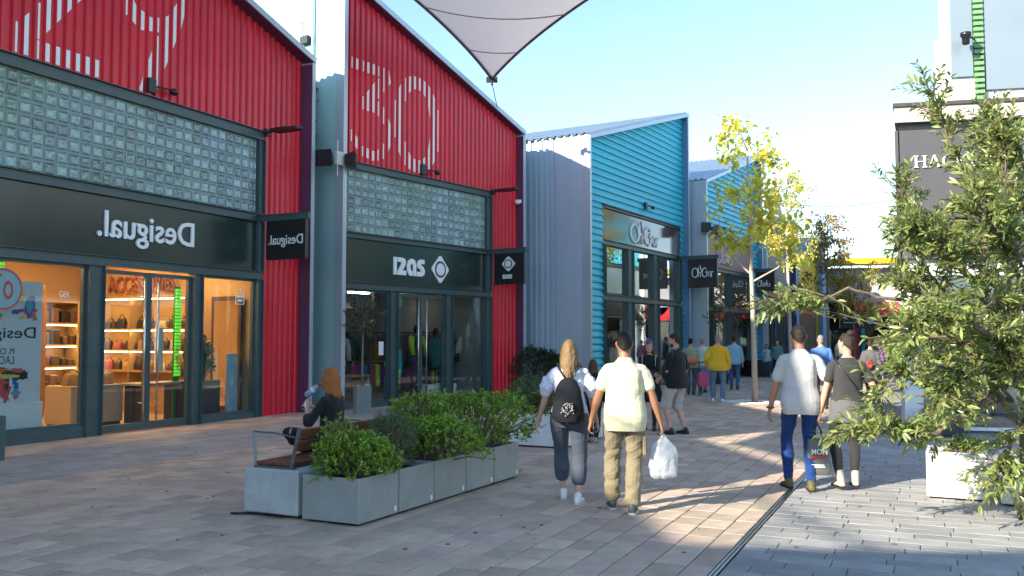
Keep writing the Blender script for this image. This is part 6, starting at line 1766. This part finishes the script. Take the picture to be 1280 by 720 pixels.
    def top(f, m, sleeve=.62, hem=.82, loose=.01, name='shirt', collar=False, flare=.012, wr=(.005, 22, .8), neck=1.475, grow=.014, fat=1.0, hemf=.0, puff=0):
        mb = MB(); mb.loft(f.torso_rings(grow, hem, neck, hemf, loose))
        for sd in (-1, 1):
            if sleeve > 0: f.arm(mb, sd, grow - .003, 0.06, sleeve, flare, fat)
            # shoulder cap
            seg(mb, [f.U(sd * .07, -.010, 1.395), f.sh[sd] + V3(0, 0, -.006)], [(.050 + grow * .5) * f.s, (.044 + grow) * f.s], 12)
            if puff:
                seg(mb, [f.sh[sd].lerp(f.el[sd], t) + V3(sd * o_ * f.s, 0, 0) for t, o_ in ((.05, .0), (.3, .02), (.6, .03), (.78, .025))], [puff * k * f.s for k in (.72, .95, 1.05, .8)], 14)
        o = finish(mb, name, m, f.o, f.vox, 3, wr)
        if collar:
            c = MB(); rg = []
            for (z, g) in ((1.455, .018), (1.492, .004), (1.492, -.002), (1.455, .008)):
                rg.append([f.U(0, 0, z) + V3((.066 + g) * f.s * math.cos(a), (.066 + g - .006) * f.s * math.sin(a) + (.004 if z > 1.5 else -.0) * f.s, .008 * f.s * math.sin(-a)) for a in np.linspace(0, 2 * PI, 20, False)])
            c.loft(rg, cap=False); c.build('collar', m, f.o, True)
        return o
    def trousers(f, m, t1=.96, grow=.014, flare=0.008, name='trousers', top=.97, wr=(.006, 34, 1.7), fat=1.0):
        mb = MB(); mb.loft(f.torso_rings(.006, .80, top))
        for sd in (-1, 1): f.leg(mb, sd, grow, 0.02, t1, flare, None, fat)
        return finish(mb, name, m, f.o, f.vox, 3, wr)
    def skirt(f, m, z0, z1=.98, flare=.10, name='skirt'):
        rings = []
        for t in np.linspace(0, 1, 9):
            z = z1 + (z0 - z1) * t
            rings.append([f.U(0, 0, z) + V3((.165 + flare * t + .012 * t * math.sin(7 * a)) * f.s * math.cos(a), (.118 + flare * .8 * t + .012 * t * math.sin(7 * a)) * f.s * math.sin(a), 0) for a in np.linspace(0, 2 * PI, 40, False)])
        mb = MB(); mb.loft(rings); return mb.build(name, m, f.o, True)
    def shoes(f, m, sole=None, boot=0.0, low=False):
        s = f.s
        for sd in (-1, 1):
            a = f.ank[sd]; k = f.knee[sd]; th = f.heel[sd]
            Rm = Matrix.Rotation(-th, 3, 'X'); yaw = Matrix.Rotation(-sd * .13, 3, 'Z')
            def q(x, y, z):      # foot pivots about the ball
                p = V3(x, y - .11, z); p = Rm @ p if th else p
                p = p + V3(0, .11, 0); return V3(a.x, a.y, 0) + V3(0, 0, (a.z - .085 * s) if not th else 0) + (yaw @ (p * s))
            prof = [(-.075, .022, .030, .034), (-.060, .033, .040, .040), (-.02, .036, .045, .044), (.03, .037, .040, .040), (.08, .043, .033, .033), (.13, .046, .026, .027), (.165, .040, .022, .023), (.185, .022, .016, .018)]
            mb = MB(); rings = []
            for y, w, h, zc in prof:
                rings.append([q(w * math.cos(t), y, max(.012, zc + h * math.sin(t))) for t in np.linspace(0, 2 * PI, 14, False)])
            mb.loft(rings)
            top_ = .12 + boot
            seg(mb, [q(0, -.022, .05), q(0, -.022, .085), a + (k - a).normalized() * boot * s + V3(0, -.0, 0.012)], [.042 * s, .043 * s, (.044 if boot else .040) * s], 12, False)
            sh = finish(mb, 'shoe', m, f.o, .006 if f.near else .01, 2)
            if sole:
                sb = MB(); L = [q(w * 1.04, y, 0.0) for y, w, *_ in prof] + [q(-w * 1.04, y, 0.0) for y, w, *_ in prof[::-1]]; H_ = [q(w * 1.04, y, .022) for y, w, *_ in prof] + [q(-w * 1.04, y, .022) for y, w, *_ in prof[::-1]]
                n = len(L); sb.add(L + H_, [tuple(range(n - 1, -1, -1)), tuple(range(n, 2 * n))] + [(i, (i + 1) % n, (i + 1) % n + n, i + n) for i in range(n)])
                sb.build('sole', sole, sh)
    def hair(f, m, kind='short', length=0.0, volume=1.0):
        s = f.s * (.95 if f.fem else 1.0); c, M = f.hc, f.HM
        q = lambda x, y, z: c + M @ (V3(x, y, z) * s)
        mb = MB(); v = volume
        rings = []
        n = 24
        # cap: from the hairline up, lower at the back than at the front
        for i in range(9):
            t = i / 8
            ring = []
            for a in np.linspace(0, 2 * PI, n, False):
                fr = math.sin(a)                    # 1 front, -1 back
                zlow = (.052 if fr > .45 else .052 - (.45 - fr) * .088)
                if kind == 'crop': zlow = (.058 if fr > .45 else .058 - (.45 - fr) * .080)
                z = zlow + (.128 * v - zlow) * math.sin(t * PI / 2)
                rr = math.cos(t * PI / 2) ** .55 if t < 1 else .02
                zz = max(-1, min(1, (z - .01) / .125)); base = math.sqrt(max(.02, 1 - max(0, zz) ** 2.4))
                ring.append(q((.081 * v) * base * math.cos(a) , -.010 + (.106 * v) * base * math.sin(a) * (1 if fr < .3 else .97), z))
            rings.append(ring)
        inner = [[p + (c - p) * .15 for p in rings[0]]]
        mb.loft(inner + rings)
        if kind == 'long':
            rr = random.Random(int(length * 1000))
            for k in range(44):
                a = (k - 21.5) / 21.5 * 2.0 - PI / 2 + rr.gauss(0, .03)
                g = rr.uniform(.96, 1.10)
                x0, y0 = .074 * math.cos(a) * g, -.01 + .096 * math.sin(a) * g
                L = length * (1 - .22 * rr.random() - .14 * abs(k - 21.5) / 21.5)
                wv = rr.uniform(-.010, .010)
                pts = [q(x0 * .8, y0 * .85, .075), q(x0 * 1.08, y0 * 1.05, .0), q(x0 * 1.20, y0 * 1.10 - .006, -.08), q(x0 * 1.20 + wv, min(y0, -.02) * 1.18 - .026, -.15), q(x0 * 1.05 - wv, min(y0, -.02) * 1.2 - .036, -.15 - (L - .15) * .5), q(x0 * .8 + wv, min(y0, -.02) * 1.15 - .03, -L)]
                mb.tube(pts, [.012 * s, .015 * s, .0145 * s, .014 * s, .011 * s, .004 * s], 6)
        if kind == 'bun':
            mb.ell(q(0, -.07, .125), .048 * s, .048 * s, .045 * s, 12, 8)
        o = finish(mb, 'hair', m, f.o, .0055 if f.near else .011, 1, (.0022, 90, .2) if f.near else None)
        return o

def wpt(f, p):      # local point of a figure -> world
    bpy.context.view_layer.update()
    v = f.o.matrix_world @ Vector(p); return (v.x, v.y, v.z)

def face_to(dx, dy): return math.atan2(dy, dx) - PI / 2

PGW = 'people walking and standing in the street'
aw = face_to(.10, .99)
# --- couple with the backpack
w1 = Fig('person in a white puff sleeved blouse and dark cropped trousers with a black backpack', (0.60, 9.55, 0), face_to(.12, .99), 1.69, lf=(-.075, .16, 0), rf=(.10, -.13, 0.0), lh=(-.36, .06, .80), rh=(.30, .10, .84), fem=True, sx=1.08, sk=M_skin2, group=PGW, lheel=0, rheel=0.0).body((.35, .5))
w1.top(cloth('white_blouse', (.62, .65, .76), .05), sleeve=.2, hem=.96, puff=.076, wr=(.010, 30, .6))
w1.trousers(cloth('slate_blue_trousers', (.060, .075, .105)), t1=.80, grow=.022, flare=.012, top=1.03, fat=1.05)
w1.shoes(M_shoe_w, M_sole_w); w1.hair(H_blond, 'long', .40, 1.03)
def backpack(f):
    o = empty('backpack', 'black drawstring backpack with pale round print worn over the white blouse', 'backpack', tuple(f.o.location), f.o.rotation_euler[2])
    s = f.s; mb = MB(); rings = []
    for z, w, d, yo in ((.855, .10, .06, -.20), (.87, .150, .10, -.20), (.95, .170, .115, -.205), (1.08, .165, .10, -.20), (1.22, .135, .075, -.175), (1.31, .085, .05, -.155), (1.345, .04, .03, -.145)):
        rings.append([f.U(0, 0, z) + V3(w * s * math.cos(a), yo * s + d * s * math.sin(a), 0) for a in np.linspace(0, 2 * PI, 20, False)])
    mb.loft(rings); finish(mb, 'sack', cloth('black_nylon', (.012, .013, .018), .2, .0), o, .009, 2, (.006, 18, .4))
    for sd in (-1, 1):
        m = MB(); m.tube([f.U(sd * .03, -.14, 1.33), f.U(sd * .09, -.115, 1.42), f.U(sd * .115, -.02, 1.485), f.U(sd * .12, .09, 1.42), f.U(sd * .135, .115, 1.28), f.U(sd * .16, .06, 1.10), f.U(sd * .15, -.12, .90)], .016 * s, 6, flat=.6); m.build('strap', M_black, o, True)
    m = MB(); rr = random.Random(12)
    for k in range(64):
        a = rr.random() * 2 * PI; r = .038 + .022 * rr.random() if k < 40 else rr.random() * .085
        p = f.U(0, 0, 1.02) + V3(r * s * math.cos(a), -.3215 * s, r * s * math.sin(a)); e = rr.uniform(.002, .006) * s
        m.box(p.x - e, p.x + e, p.y - .012, p.y + .012, p.z - e, p.z + e)
    m.build('round_print', mat('print_silver', (.34, .36, .36), .5), o)['kind'] = 'stuff'
backpack(w1)
m1 = Fig('person in a pale yellow polo shirt and khaki cargo trousers holding a plastic bag', (1.12, 9.0, 0), face_to(.10, .99), 1.765, lf=(-.13, .14, 0), rf=(.06, -.12, 0), lh=(-.34, .12, .84), rh=(.36, .06, .80), sx=1.0, belly=.03, sk=M_skin3, group=PGW, lpole=(-.6, -.6, 0), rpole=(.6, -.6, 0)).body((.45, .85))
m1.top(cloth('pale_yellow_pique', (.58, .56, .40), .04), sleeve=.62, hem=.785, loose=.026, collar=True, flare=.014, wr=(.006, 19, .7))
kh = cloth('khaki_twill', (.20, .165, .105)); m1.trousers(kh, t1=.965, grow=.022, flare=.014, fat=1.02, wr=(.007, 38, 1.9))
for t_ in (.62,):
    p = m1.hip[1].lerp(m1.knee[1], t_); m = MB(); m.cbox(p.x + .075, p.x + .115, p.y - .09, p.y + .07, p.z - .10, p.z + .09, .01); m.build('cargo_pocket', kh, m1.o)
m1.shoes(M_shoe_g, M_sole_w); m1.hair(H_black, 'crop')
def plastic_bag(f):
    w = f.wr[1] + f.hd[1] * .11
    o = empty('plastic_bag', 'thin white plastic carrier bag hanging from the hand of the person in the yellow polo', 'carrier bag', tuple(f.o.location), f.o.rotation_euler[2])
    mb = MB(); rings = []
    for z, a_, b_ in ((0, .012, .012), (-.06, .05, .02), (-.13, .11, .05), (-.20, .135, .075), (-.33, .14, .085), (-.41, .135, .075), (-.44, .10, .05)):
        rings.append([w + V3(a_ * math.cos(t) * (1 + .10 * math.sin(5 * t + z * 20) + .07 * math.sin(11 * t + z * 9)), b_ * math.sin(t), z) for t in np.linspace(0, 2 * PI, 24, False)])
    mb.loft(rings); mt = mat('thin_plastic', (.66, .70, .74), .25, var=.2, vs=14, trans=.6, spec=.7)
    ob = finish(mb, 'bag', mt, o, .006, 1, (.009, 45, .5))
    m = MB()
    for k, c in enumerate(((-.03, -.32), (.05, -.34))): m.cbox(w.x + c[0] - .04, w.x + c[0] + .04, w.y - .03, w.y + .04, w.z + c[1] - .06, w.z + c[1] + .04, .01)
    m.build('contents', mat('packet_colours', (.35, .4, .5), .5, island=.4, hue=.3), o)
plastic_bag(m1)
c1 = Fig('small person with reddish brown hair and dark clothes half hidden between the couple', (1.33, 14.9, 0), face_to(.2, .98), 1.36, lf=(-.06, .08, 0), rf=(.06, -.08, 0), near=False, group=PGW, sk=M_skin2).body()
c1.top(cloth('black_jersey', (.014, .014, .017)), sleeve=1.9, hem=.84); c1.trousers(cloth('black_trousers', (.016, .017, .02))); c1.shoes(mat('grey_beige_shoe', (.3, .27, .22), .6)); c1.hair(hairmat('hair_auburn', (.09, .035, .02)), 'long', .2)

# --- woman in black dress facing us, man in shorts
w2 = Fig('person in a short black dress with folded arms facing the viewer', (2.56, 16.9, 0), face_to(-.25, -.97), 1.66, lf=(-.09, .03, 0), rf=(.10, .0, 0), lh=(.10, .19, 1.12), rh=(-.10, .22, 1.08), fem=True, group=PGW, sk=M_skin2, head_yaw=.1, lpole=(-1, -.1, -.5), rpole=(1, -.1, -.5), sx=1.05).body((.5, .5)).face()
bk = cloth('black_crepe', (.012, .012, .014)); w2.top(bk, sleeve=1.9, hem=.92, name='dress_top'); w2.skirt(bk, .56, 1.0, .13)
w2.trousers(mat('black_tights', (.03, .022, .022), .5), t1=.98, grow=.003, flare=0, name='tights', wr=None); w2.shoes(M_shoe_b, M_sole_b, boot=.06); w2.hair(hairmat('hair_light_brown', (.16, .09, .045)), 'long', .17)
m = MB(); m.tube([w2.hc + w2.HM @ (V3(.083 * math.cos(a), .0, .02 + .118 * math.sin(a)) * w2.s) for a in np.linspace(.45, PI - .45, 14)], .013, 8); m.build('hairband', mat('violet_band', (.10, .05, .42), .5), w2.o, True)
for sd in (-1, 1):
    m = MB(); m.tube([w2.U(sd * .12, .125, 1.25), w2.U(sd * .125, .09, 1.40), w2.U(sd * .12, -.0, 1.475), w2.U(sd * .12, -.12, 1.40)], .012, 6, flat=.6); m.build('bag_strap', mat('cream_strap', (.5, .45, .36), .6), w2.o, True)
m2 = Fig('person in a black polo shirt and pale grey shorts standing side on', (2.93, 16.2, 0), face_to(-.75, .66), 1.79, lf=(-.13, .05, 0), rf=(.12, -.09, 0), lh=(-.16, .24, .95), rh=(.24, .12, .92), sx=1.16, belly=.07, group=PGW, sk=M_skin2, head_yaw=.15).body((.5, .5)).face()
m2.top(cloth('black_pique', (.013, .013, .015)), sleeve=.80, hem=.80, loose=.04, collar=True, flare=.02); m2.trousers(cloth('pale_grey_cotton', (.40, .37, .34)), t1=.52, grow=.034, flare=.03, fat=1.05, name='shorts')
m2.shoes(M_shoe_b, M_sole_b); m2.hair(H_brown, 'short', 0, 1.0)
m = MB(); q_ = lambda x, y, z: m2.hc + m2.HM @ (V3(x, y, z) * m2.s)
m.loft([[q_(.062 * math.cos(a), .012 + .074 * math.sin(a), z) for a in np.linspace(-.2, PI + .2, 14)] for z in (-.045, -.09, -.116)], cap=False); m.build('beard', H_brown, m2.o, True)
m = MB(); m.tube([m2.wr[1] + m2.hd[1] * -.02 + V3(.03 * math.cos(a), .03 * math.sin(a), 0) for a in np.linspace(0, 2 * PI, 12)], .008, 6); m.build('wristwatch', M_black, m2.o)
m = MB(); m.tube([m2.U(-.10, .13, 1.30), m2.U(.02, .05, 1.49), m2.U(.10, -.14, 1.38), m2.U(.19, -.12, 1.0)], .012, 6, flat=.5); m.build('shoulder_strap', M_black, m2.o)

# --- group by the teal shops
def far_person(label, loc, face, h, shirt, trous, hairm, hk='short', sleeve=.75, legs=.97, kind='trousers', shoem=None, fem=False, sx=1.08, belly=.02, lf=(-.09, .08, 0), rf=(.09, -.08, 0), lh=None, rh=None, sk=None, hl=.3, name='shirt', wide=.02):
    f = Fig(label, loc, face, h, lf=lf, rf=rf, lh=lh, rh=rh, near=False, group=PGW, fem=fem, sx=sx, belly=belly, sk=sk or M_skin2).body()
    f.top(shirt, sleeve=sleeve, hem=.82, loose=wide, name=name); f.trousers(trous, t1=legs, grow=.018)
    f.shoes(shoem or M_shoe_b); f.hair(hairm, hk, hl); return f
denim = cloth('mid_blue_denim', (.10, .19, .29)); 
p_y = far_person('person in a mustard yellow jumper and blue jeans walking away', (5.49, 24.2, 0), face_to(.3, .95), 1.80, cloth('mustard_wool', (.62, .40, .03), .06), denim, H_grey, sleeve=1.92, shoem=M_shoe_w, wide=.035, sx=1.2, lf=(-.13, .03, 0), rf=(.12, -.06, 0), lh=(-.28, .10, .92), rh=(.27, .05, .88))
o = empty('carrier_bag', 'magenta carrier bag held by the person in the mustard jumper', 'carrier bag', (5.10, 24.25, 0), .3)
m = MB(); m.loft([[(a * x, b * y, z) for x, y in ((-1, -1), (1, -1), (1, 1), (-1, 1))] for a, b, z in ((.12, .05, .42), (.14, .07, .46), (.13, .06, .75), (.11, .03, .80))]); m.build('bag', mat('magenta_bag', (.42, .05, .16), .5), o)
m = MB(); m.tube([(-.06, 0, .79), (-.03, 0, .90), (.03, 0, .90), (.06, 0, .79)], .008, 6); m.build('handle', M_black, o)
far_person('person in a sage green tee shirt with a coral waist bag', (5.42, 27.5, 0), face_to(.35, .93), 1.71, cloth('sage_tee', (.24, .32, .22), .06), cloth('dark_jeans', (.06, .08, .11)), H_black, shoem=M_shoe_b, sx=1.15)
o = empty('waist_bag', 'coral waist bag worn by the person in the sage green tee shirt', 'waist bag', (5.40, 27.28, 0), 0)
m = MB(); m.ell((0, 0, 1.02), .20, .09, .12, 14, 8); m.build('pouch', mat('coral_bag', (.50, .13, .08), .6), o, True)
m = MB(); m.tube([(.20 * math.cos(a), .17 + .19 * math.sin(a), 1.05) for a in np.linspace(0, 2 * PI, 16)], .016, 6); m.build('belt', M_black, o)
far_person('person in a pale mint tee shirt with grey hair behind the coral waist bag', (6.0, 28.6, 0), face_to(.4, .9), 1.72, cloth('mint_tee', (.44, .54, .50), .05), cloth('patterned_trousers', (.15, .2, .24), .5), H_grey, shoem=M_shoe_b)
far_person('person in a light blue shirt and blue trousers close to the glass', (7.4, 30.2, 0), face_to(.2, .98), 1.78, cloth('light_blue_shirt', (.22, .42, .58), .05), cloth('blue_trousers', (.05, .12, .26)), H_brown, sleeve=1.6)
def pushchair(loc, rz):
    o = empty('pushchair', 'folding pushchair with pale wheels beside the green tee shirt', 'pushchair', loc, rz)
    for sx in (-.2, .2):
        m = MB(); m.tube([(sx, -.35, 1.0), (sx, .1, .35), (sx, .35, .12)], .014, 6); m.tube([(sx, .1, .35), (sx, -.25, .12)], .014, 6); m.build('frame', M_darkmetal, o)
        for y in (.35, -.25):
            w = MB(); w.tube([(sx, y + .10 * math.cos(a), .115 + .10 * math.sin(a)) for a in np.linspace(0, 2 * PI, 18)], .016, 6); w.build('wheel', M_black, o)
            w2_ = MB(); w2_.ell((sx, y, .115), .012, .07, .07, 10, 6); w2_.build('hub', M_whitel, o)
    m = MB(); m.cbox(-.19, .19, -.1, .2, .34, .42, .03); m.cbox(-.19, .19, -.2, -.1, .38, .85, .03); m.build('seat', mat('pushchair_blue', (.10, .2, .34), .8), o)
    m = MB(); m.tube([(-.2, -.35, 1.0), (.2, -.35, 1.0)], .018, 6); m.build('handle', M_black, o)
pushchair((5.8, 27.0, 0), face_to(.3, .95))

# --- couple on the right
m3 = Fig('person in a white grey short sleeved shirt and bright blue jeans walking away', (3.27, 10.32, 0), face_to(.10, .99), 1.845, lf=(-.115, .10, 0), rf=(.075, -.13, 0.0), lh=(-.30, .10, .84), rh=(.27, .10, .90), sx=1.0, belly=.02, group=PGW, sk=M_skin, lpole=(-.7, -.7, 0), rpole=(.6, -.7, 0)).body((.35, .4))
m3.top(cloth('white_linen', (.54, .54, .55), .05), sleeve=.70, hem=.80, loose=.018, collar=True, flare=.012, wr=(.006, 20, .7)); m3.trousers(cloth('bright_blue_denim', (.009, .040, .165), .16), t1=.97, grow=.010, flare=.006, wr=(.0055, 40, 1.9))
m3.shoes(M_shoe_y, M_sole_b); m3.hair(hairmat('hair_short_brown', (.022, .015, .012)), 'crop')
m = MB(); w_ = m3.wr[-1]; m.tube([w_ + V3(.036 * math.cos(a), .036 * math.sin(a), .01) for a in np.linspace(0, 2 * PI, 14)], .011, 6); m.build('bracelet', mat('brown_leather', (.12, .06, .03), .6), m3.o)
w3 = Fig('person in charcoal top and grey leggings with hair in a bun, shop bag in hand', (3.77, 10.2, 0), face_to(.08, .99), 1.76, lf=(-.085, .06, .03), rf=(.10, .14, .03), lh=(-.31, .02, .83), rh=(.24, .20, 1.04), fem=True, sx=1.06, group=PGW, sk=M_skin2, head_yaw=.55, lpole=(-.5, -.8, 0)).body((.8, .5)).face()
w3.top(cloth('charcoal_jersey', (.040, .041, .045), .08), sleeve=.55, hem=.99, loose=.006, flare=.01, wr=(.003, 16, .8)); gl = cloth('charcoal_leggings', (.030, .031, .034)); w3.trousers(gl, t1=.93, grow=.008, flare=0.0, top=1.04, wr=(.003, 20, 1.2))
rings = []
mb = MB()
for z, g in ((1.0, .022), (.92, .03), (.84, .034), (.76, .036)):
    rings.append([w3.U(0, 0, z) + V3((.168 + g) * w3.s * w3.sx * math.cos(a), (.120 + g + .01 * math.sin(3 * a)) * w3.s * math.sin(a), .02 * math.sin(2 * a)) for a in np.linspace(0, 2 * PI, 26, False)])
mb.loft(rings); finish(mb, 'tied_jacket', cloth('grey_sweat', (.11, .11, .115), .12), w3.o, .008, 2, (.006, 16, 1.0))
w3.shoes(M_boot, M_sole_b, boot=.10); w3.hair(hairmat('hair_dark_bun', (.030, .022, .018)), 'bun')
def strap(f, m_, pts, name='bag_strap'):
    m = MB(); m.tube([f.U(*p) for p in pts], .010, 6, flat=.6); m.build(name, m_, f.o, True)
strap(w3, M_black, [(-.13, .0, 1.47), (-.10, -.105, 1.38), (.02, -.130, 1.20), (.14, -.128, 1.0)])
def shop_bag(f):
    w = f.wr[-1] + f.hd[-1] * .12
    o = empty('shop_bag', 'grey shopping bag with white and red print hanging from a hand', 'shopping bag', tuple(f.o.location), f.o.rotation_euler[2])
    mb = MB(); rings = []
    for z, a_, b_ in ((-.16, .105, .03), (-.25, .12, .055), (-.40, .135, .07), (-.52, .145, .075), (-.56, .13, .065)):
        rings.append([w + V3(a_ * math.copysign(abs(math.cos(t)) ** .5, math.cos(t)), b_ * math.copysign(abs(math.sin(t)) ** .5, math.sin(t)), z) for t in np.linspace(0, 2 * PI, 24, False)])
    mb.loft(rings); b = finish(mb, 'bag', mat('grey_paper', (.115, .115, .118), .5, var=.1), o, .008, 2, (.003, 12, .5))
    for y in (-.02, .02):
        m = MB(); m.tube([w + V3(x, y, z) for x, z in ((-.055, -.17), (-.035, -.06), (0, .0), (.035, -.06), (.055, -.17))], .006, 6); m.build('handle', M_black, o, True)
    yy = w.y - .080
    text_mesh('MON', w.x - .085, w.x + .085, w.z - .33, w.z - .27, yy, .003, False, .008, M_whitel, b)
    m = MB(); m.tube([(w.x - .10, yy - .002, w.z - .375), (w.x - .05, yy - .002, w.z - .36), (w.x + .0, yy - .002, w.z - .355), (w.x + .07, yy - .002, w.z - .335)], .010, 6, flat=1); m.build('red_script', mat('print_red', (.55, .03, .03), .5), b)
    m = MB(); m.box(w.x - .09, w.x + .05, yy - .003, yy + .01, w.z - .452, w.z - .440); m.box(w.x - .09, w.x + .06, yy - .003, yy + .01, w.z - .475, w.z - .463); m.build('white_lines', M_whitel, b)
shop_bag(w3)

# --- seated woman with bottle
sx_, sy_ = -1.86, 9.50
w4 = Fig('person with copper hair in a black top sitting on the bench drinking from a bottle', (sx_ - .02, sy_, 0), face_to(-.93, .36), 1.66, hip=.60 + .055, lf=(-.02, .30, .46), rf=(.05, .18, .48), lh=(-.13, .24, 1.05), rh=(.16, .36, 1.02), fem=True, sx=1.05, group=None, sk=M_skin2, seated=True, lpole=(-.7, 1, .35), rpole=(.7, 1, .35), head_pitch=.12, head_yaw=-.15).body((.6, .7)).face()
w4.top(cloth('black_knit', (.016, .016, .018)), sleeve=1.35, hem=.86, flare=.004); w4.trousers(cloth('black_slacks', (.014, .015, .02)), t1=.95, grow=.016); w4.shoes(M_shoe_b, M_sole_b); w4.hair(H_red, 'long', .24, 1.06)
b0 = w4.wr[1] + w4.hd[1] * .10
mo = w4.hc + w4.HM @ (V3(0, .115, -.07) * w4.s)
o = empty('bottle', 'clear water bottle with a red cap at the mouth of the seated person', 'bottle', tuple(w4.o.location), w4.o.rotation_euler[2])
ax = V3(.15, .86, -.55).normalized(); st = mo + ax * .005
u_ = ax.orthogonal().normalized(); v_ = ax.cross(u_)
m = MB(); m.loft([[st + ax * t + (u_ * math.cos(a) + v_ * math.sin(a)) * r for a in np.linspace(0, 2 * PI, 16, False)] for t, r in ((.03, .013), (.05, .016), (.085, .034), (.14, .036), (.16, .032), (.18, .036), (.235, .036), (.245, .03))]); m.build('body', mat('bottle_plastic', (.35, .48, .66), .12, var=.25, vs=30, spec=.8, trans=.3), o, True)
m = MB(); m.tube([st, st + ax * .035], .018, 12); m.build('cap', mat('red_cap', (.5, .02, .03), .4), o)
m = MB(); m.loft([[st + ax * t + (u_ * math.cos(a) + v_ * math.sin(a)) * .0368 for a in np.linspace(0, 2 * PI, 16, False)] for t in (.10, .135)], cap=False); m.build('paper_label', M_whitel, o, True)
m = MB(); w_ = w4.wr[-1]; m.tube([w_ + V3(.03 * math.cos(a), 0.01 * math.sin(a), .03 * math.sin(a)) for a in np.linspace(0, 2 * PI, 14)], .008, 6); m.build('wristwatch', M_white, w4.o)

# --- far people
far_person('person in a bright blue shirt walking between the right hand couple', (7.5, 22.0, 0), face_to(.3, .95), 1.78, cloth('cornflower_shirt', (.08, .20, .50), .06), cloth('navy_trousers', (.02, .03, .06)), H_grey, sleeve=1.7)
far_person('person with a grey jacket and a red pouch striding away behind the leafy branch', (8.62, 21.8, 0), face_to(.6, .8), 1.70, cloth('grey_marl', (.10, .10, .105)), cloth('black_skinny', (.014, .014, .017)), H_brown, 'short', sleeve=1.85, lf=(-.06, .30, 0), rf=(.09, -.32, 0), fem=True)
o = empty('pouch', 'small bright red pouch at the hip of the striding person', 'pouch', (8.50, 21.60, 0), 0)
m = MB(); m.cbox(-.07, .07, -.05, .05, .98, 1.15, .02); m.build('bag', mat('bright_red_pouch', (.7, .03, .03), .5), o)
m = MB(); m.tube([(-.07, 0, 1.12), (-.02, .1, 1.3), (.06, 0, 1.12)], .008, 5); m.build('strap', M_black, o)
far_person('small person in a pale blue top leaning by the square pot', (11.05, 39.3, 0), face_to(-.3, -.95), 1.46, cloth('pale_blue_top', (.30, .46, .62), .06), cloth('dark_denim', (.04, .06, .10)), H_black, 'long', fem=True, hl=.15, lh=(.05, .22, 1.35), rh=(.15, .2, 1.1))
far_person('person in a teal top and dark vest beside the small person in pale blue', (11.6, 39.6, 0), face_to(-.5, -.8), 1.66, cloth('teal_top', (.10, .26, .26)), cloth('black_jeans', (.014, .014, .017)), H_brown)
farspec = [
    ('person in a red tee shirt far along the street', (13.9, 41.0), 1.72, (.45, .05, .05), (.05, .06, .1), H_black, .75),
    ('person in a white shirt far along the street', (15.6, 43.0), 1.75, (.6, .6, .6), (.08, .08, .1), H_brown, .75),
    ('person in a navy coat far along the street', (17.2, 42.5), 1.78, (.03, .04, .09), (.02, .02, .03), H_black, 1.8),
    ('person in a pink jumper far along the street', (16.6, 40.5), 1.62, (.5, .18, .24), (.1, .12, .18), H_blond, 1.8),
    ('person in a beige jacket far along the street', (18.6, 44.5), 1.74, (.34, .28, .2), (.04, .05, .08), H_grey, 1.8),
    ('person in an olive jacket near the far shops', (13.2, 33.0), 1.7, (.12, .13, .06), (.03, .03, .04), H_brown, 1.8),
    ('person in a violet top near the far shops', (14.6, 36.0), 1.66, (.22, .1, .3), (.05, .05, .07), H_black, .8),
]
for (lab, (x, y), h, c, tcol, hm, sl) in farspec:
    far_person(lab, (x, y, 0), face_to(rnd.uniform(-1, 1), rnd.choice([-1, 1])), h, cloth('far_top_%d' % int(x * 10), c), cloth('far_leg_%d' % int(x * 10), tcol), hm, sleeve=sl)
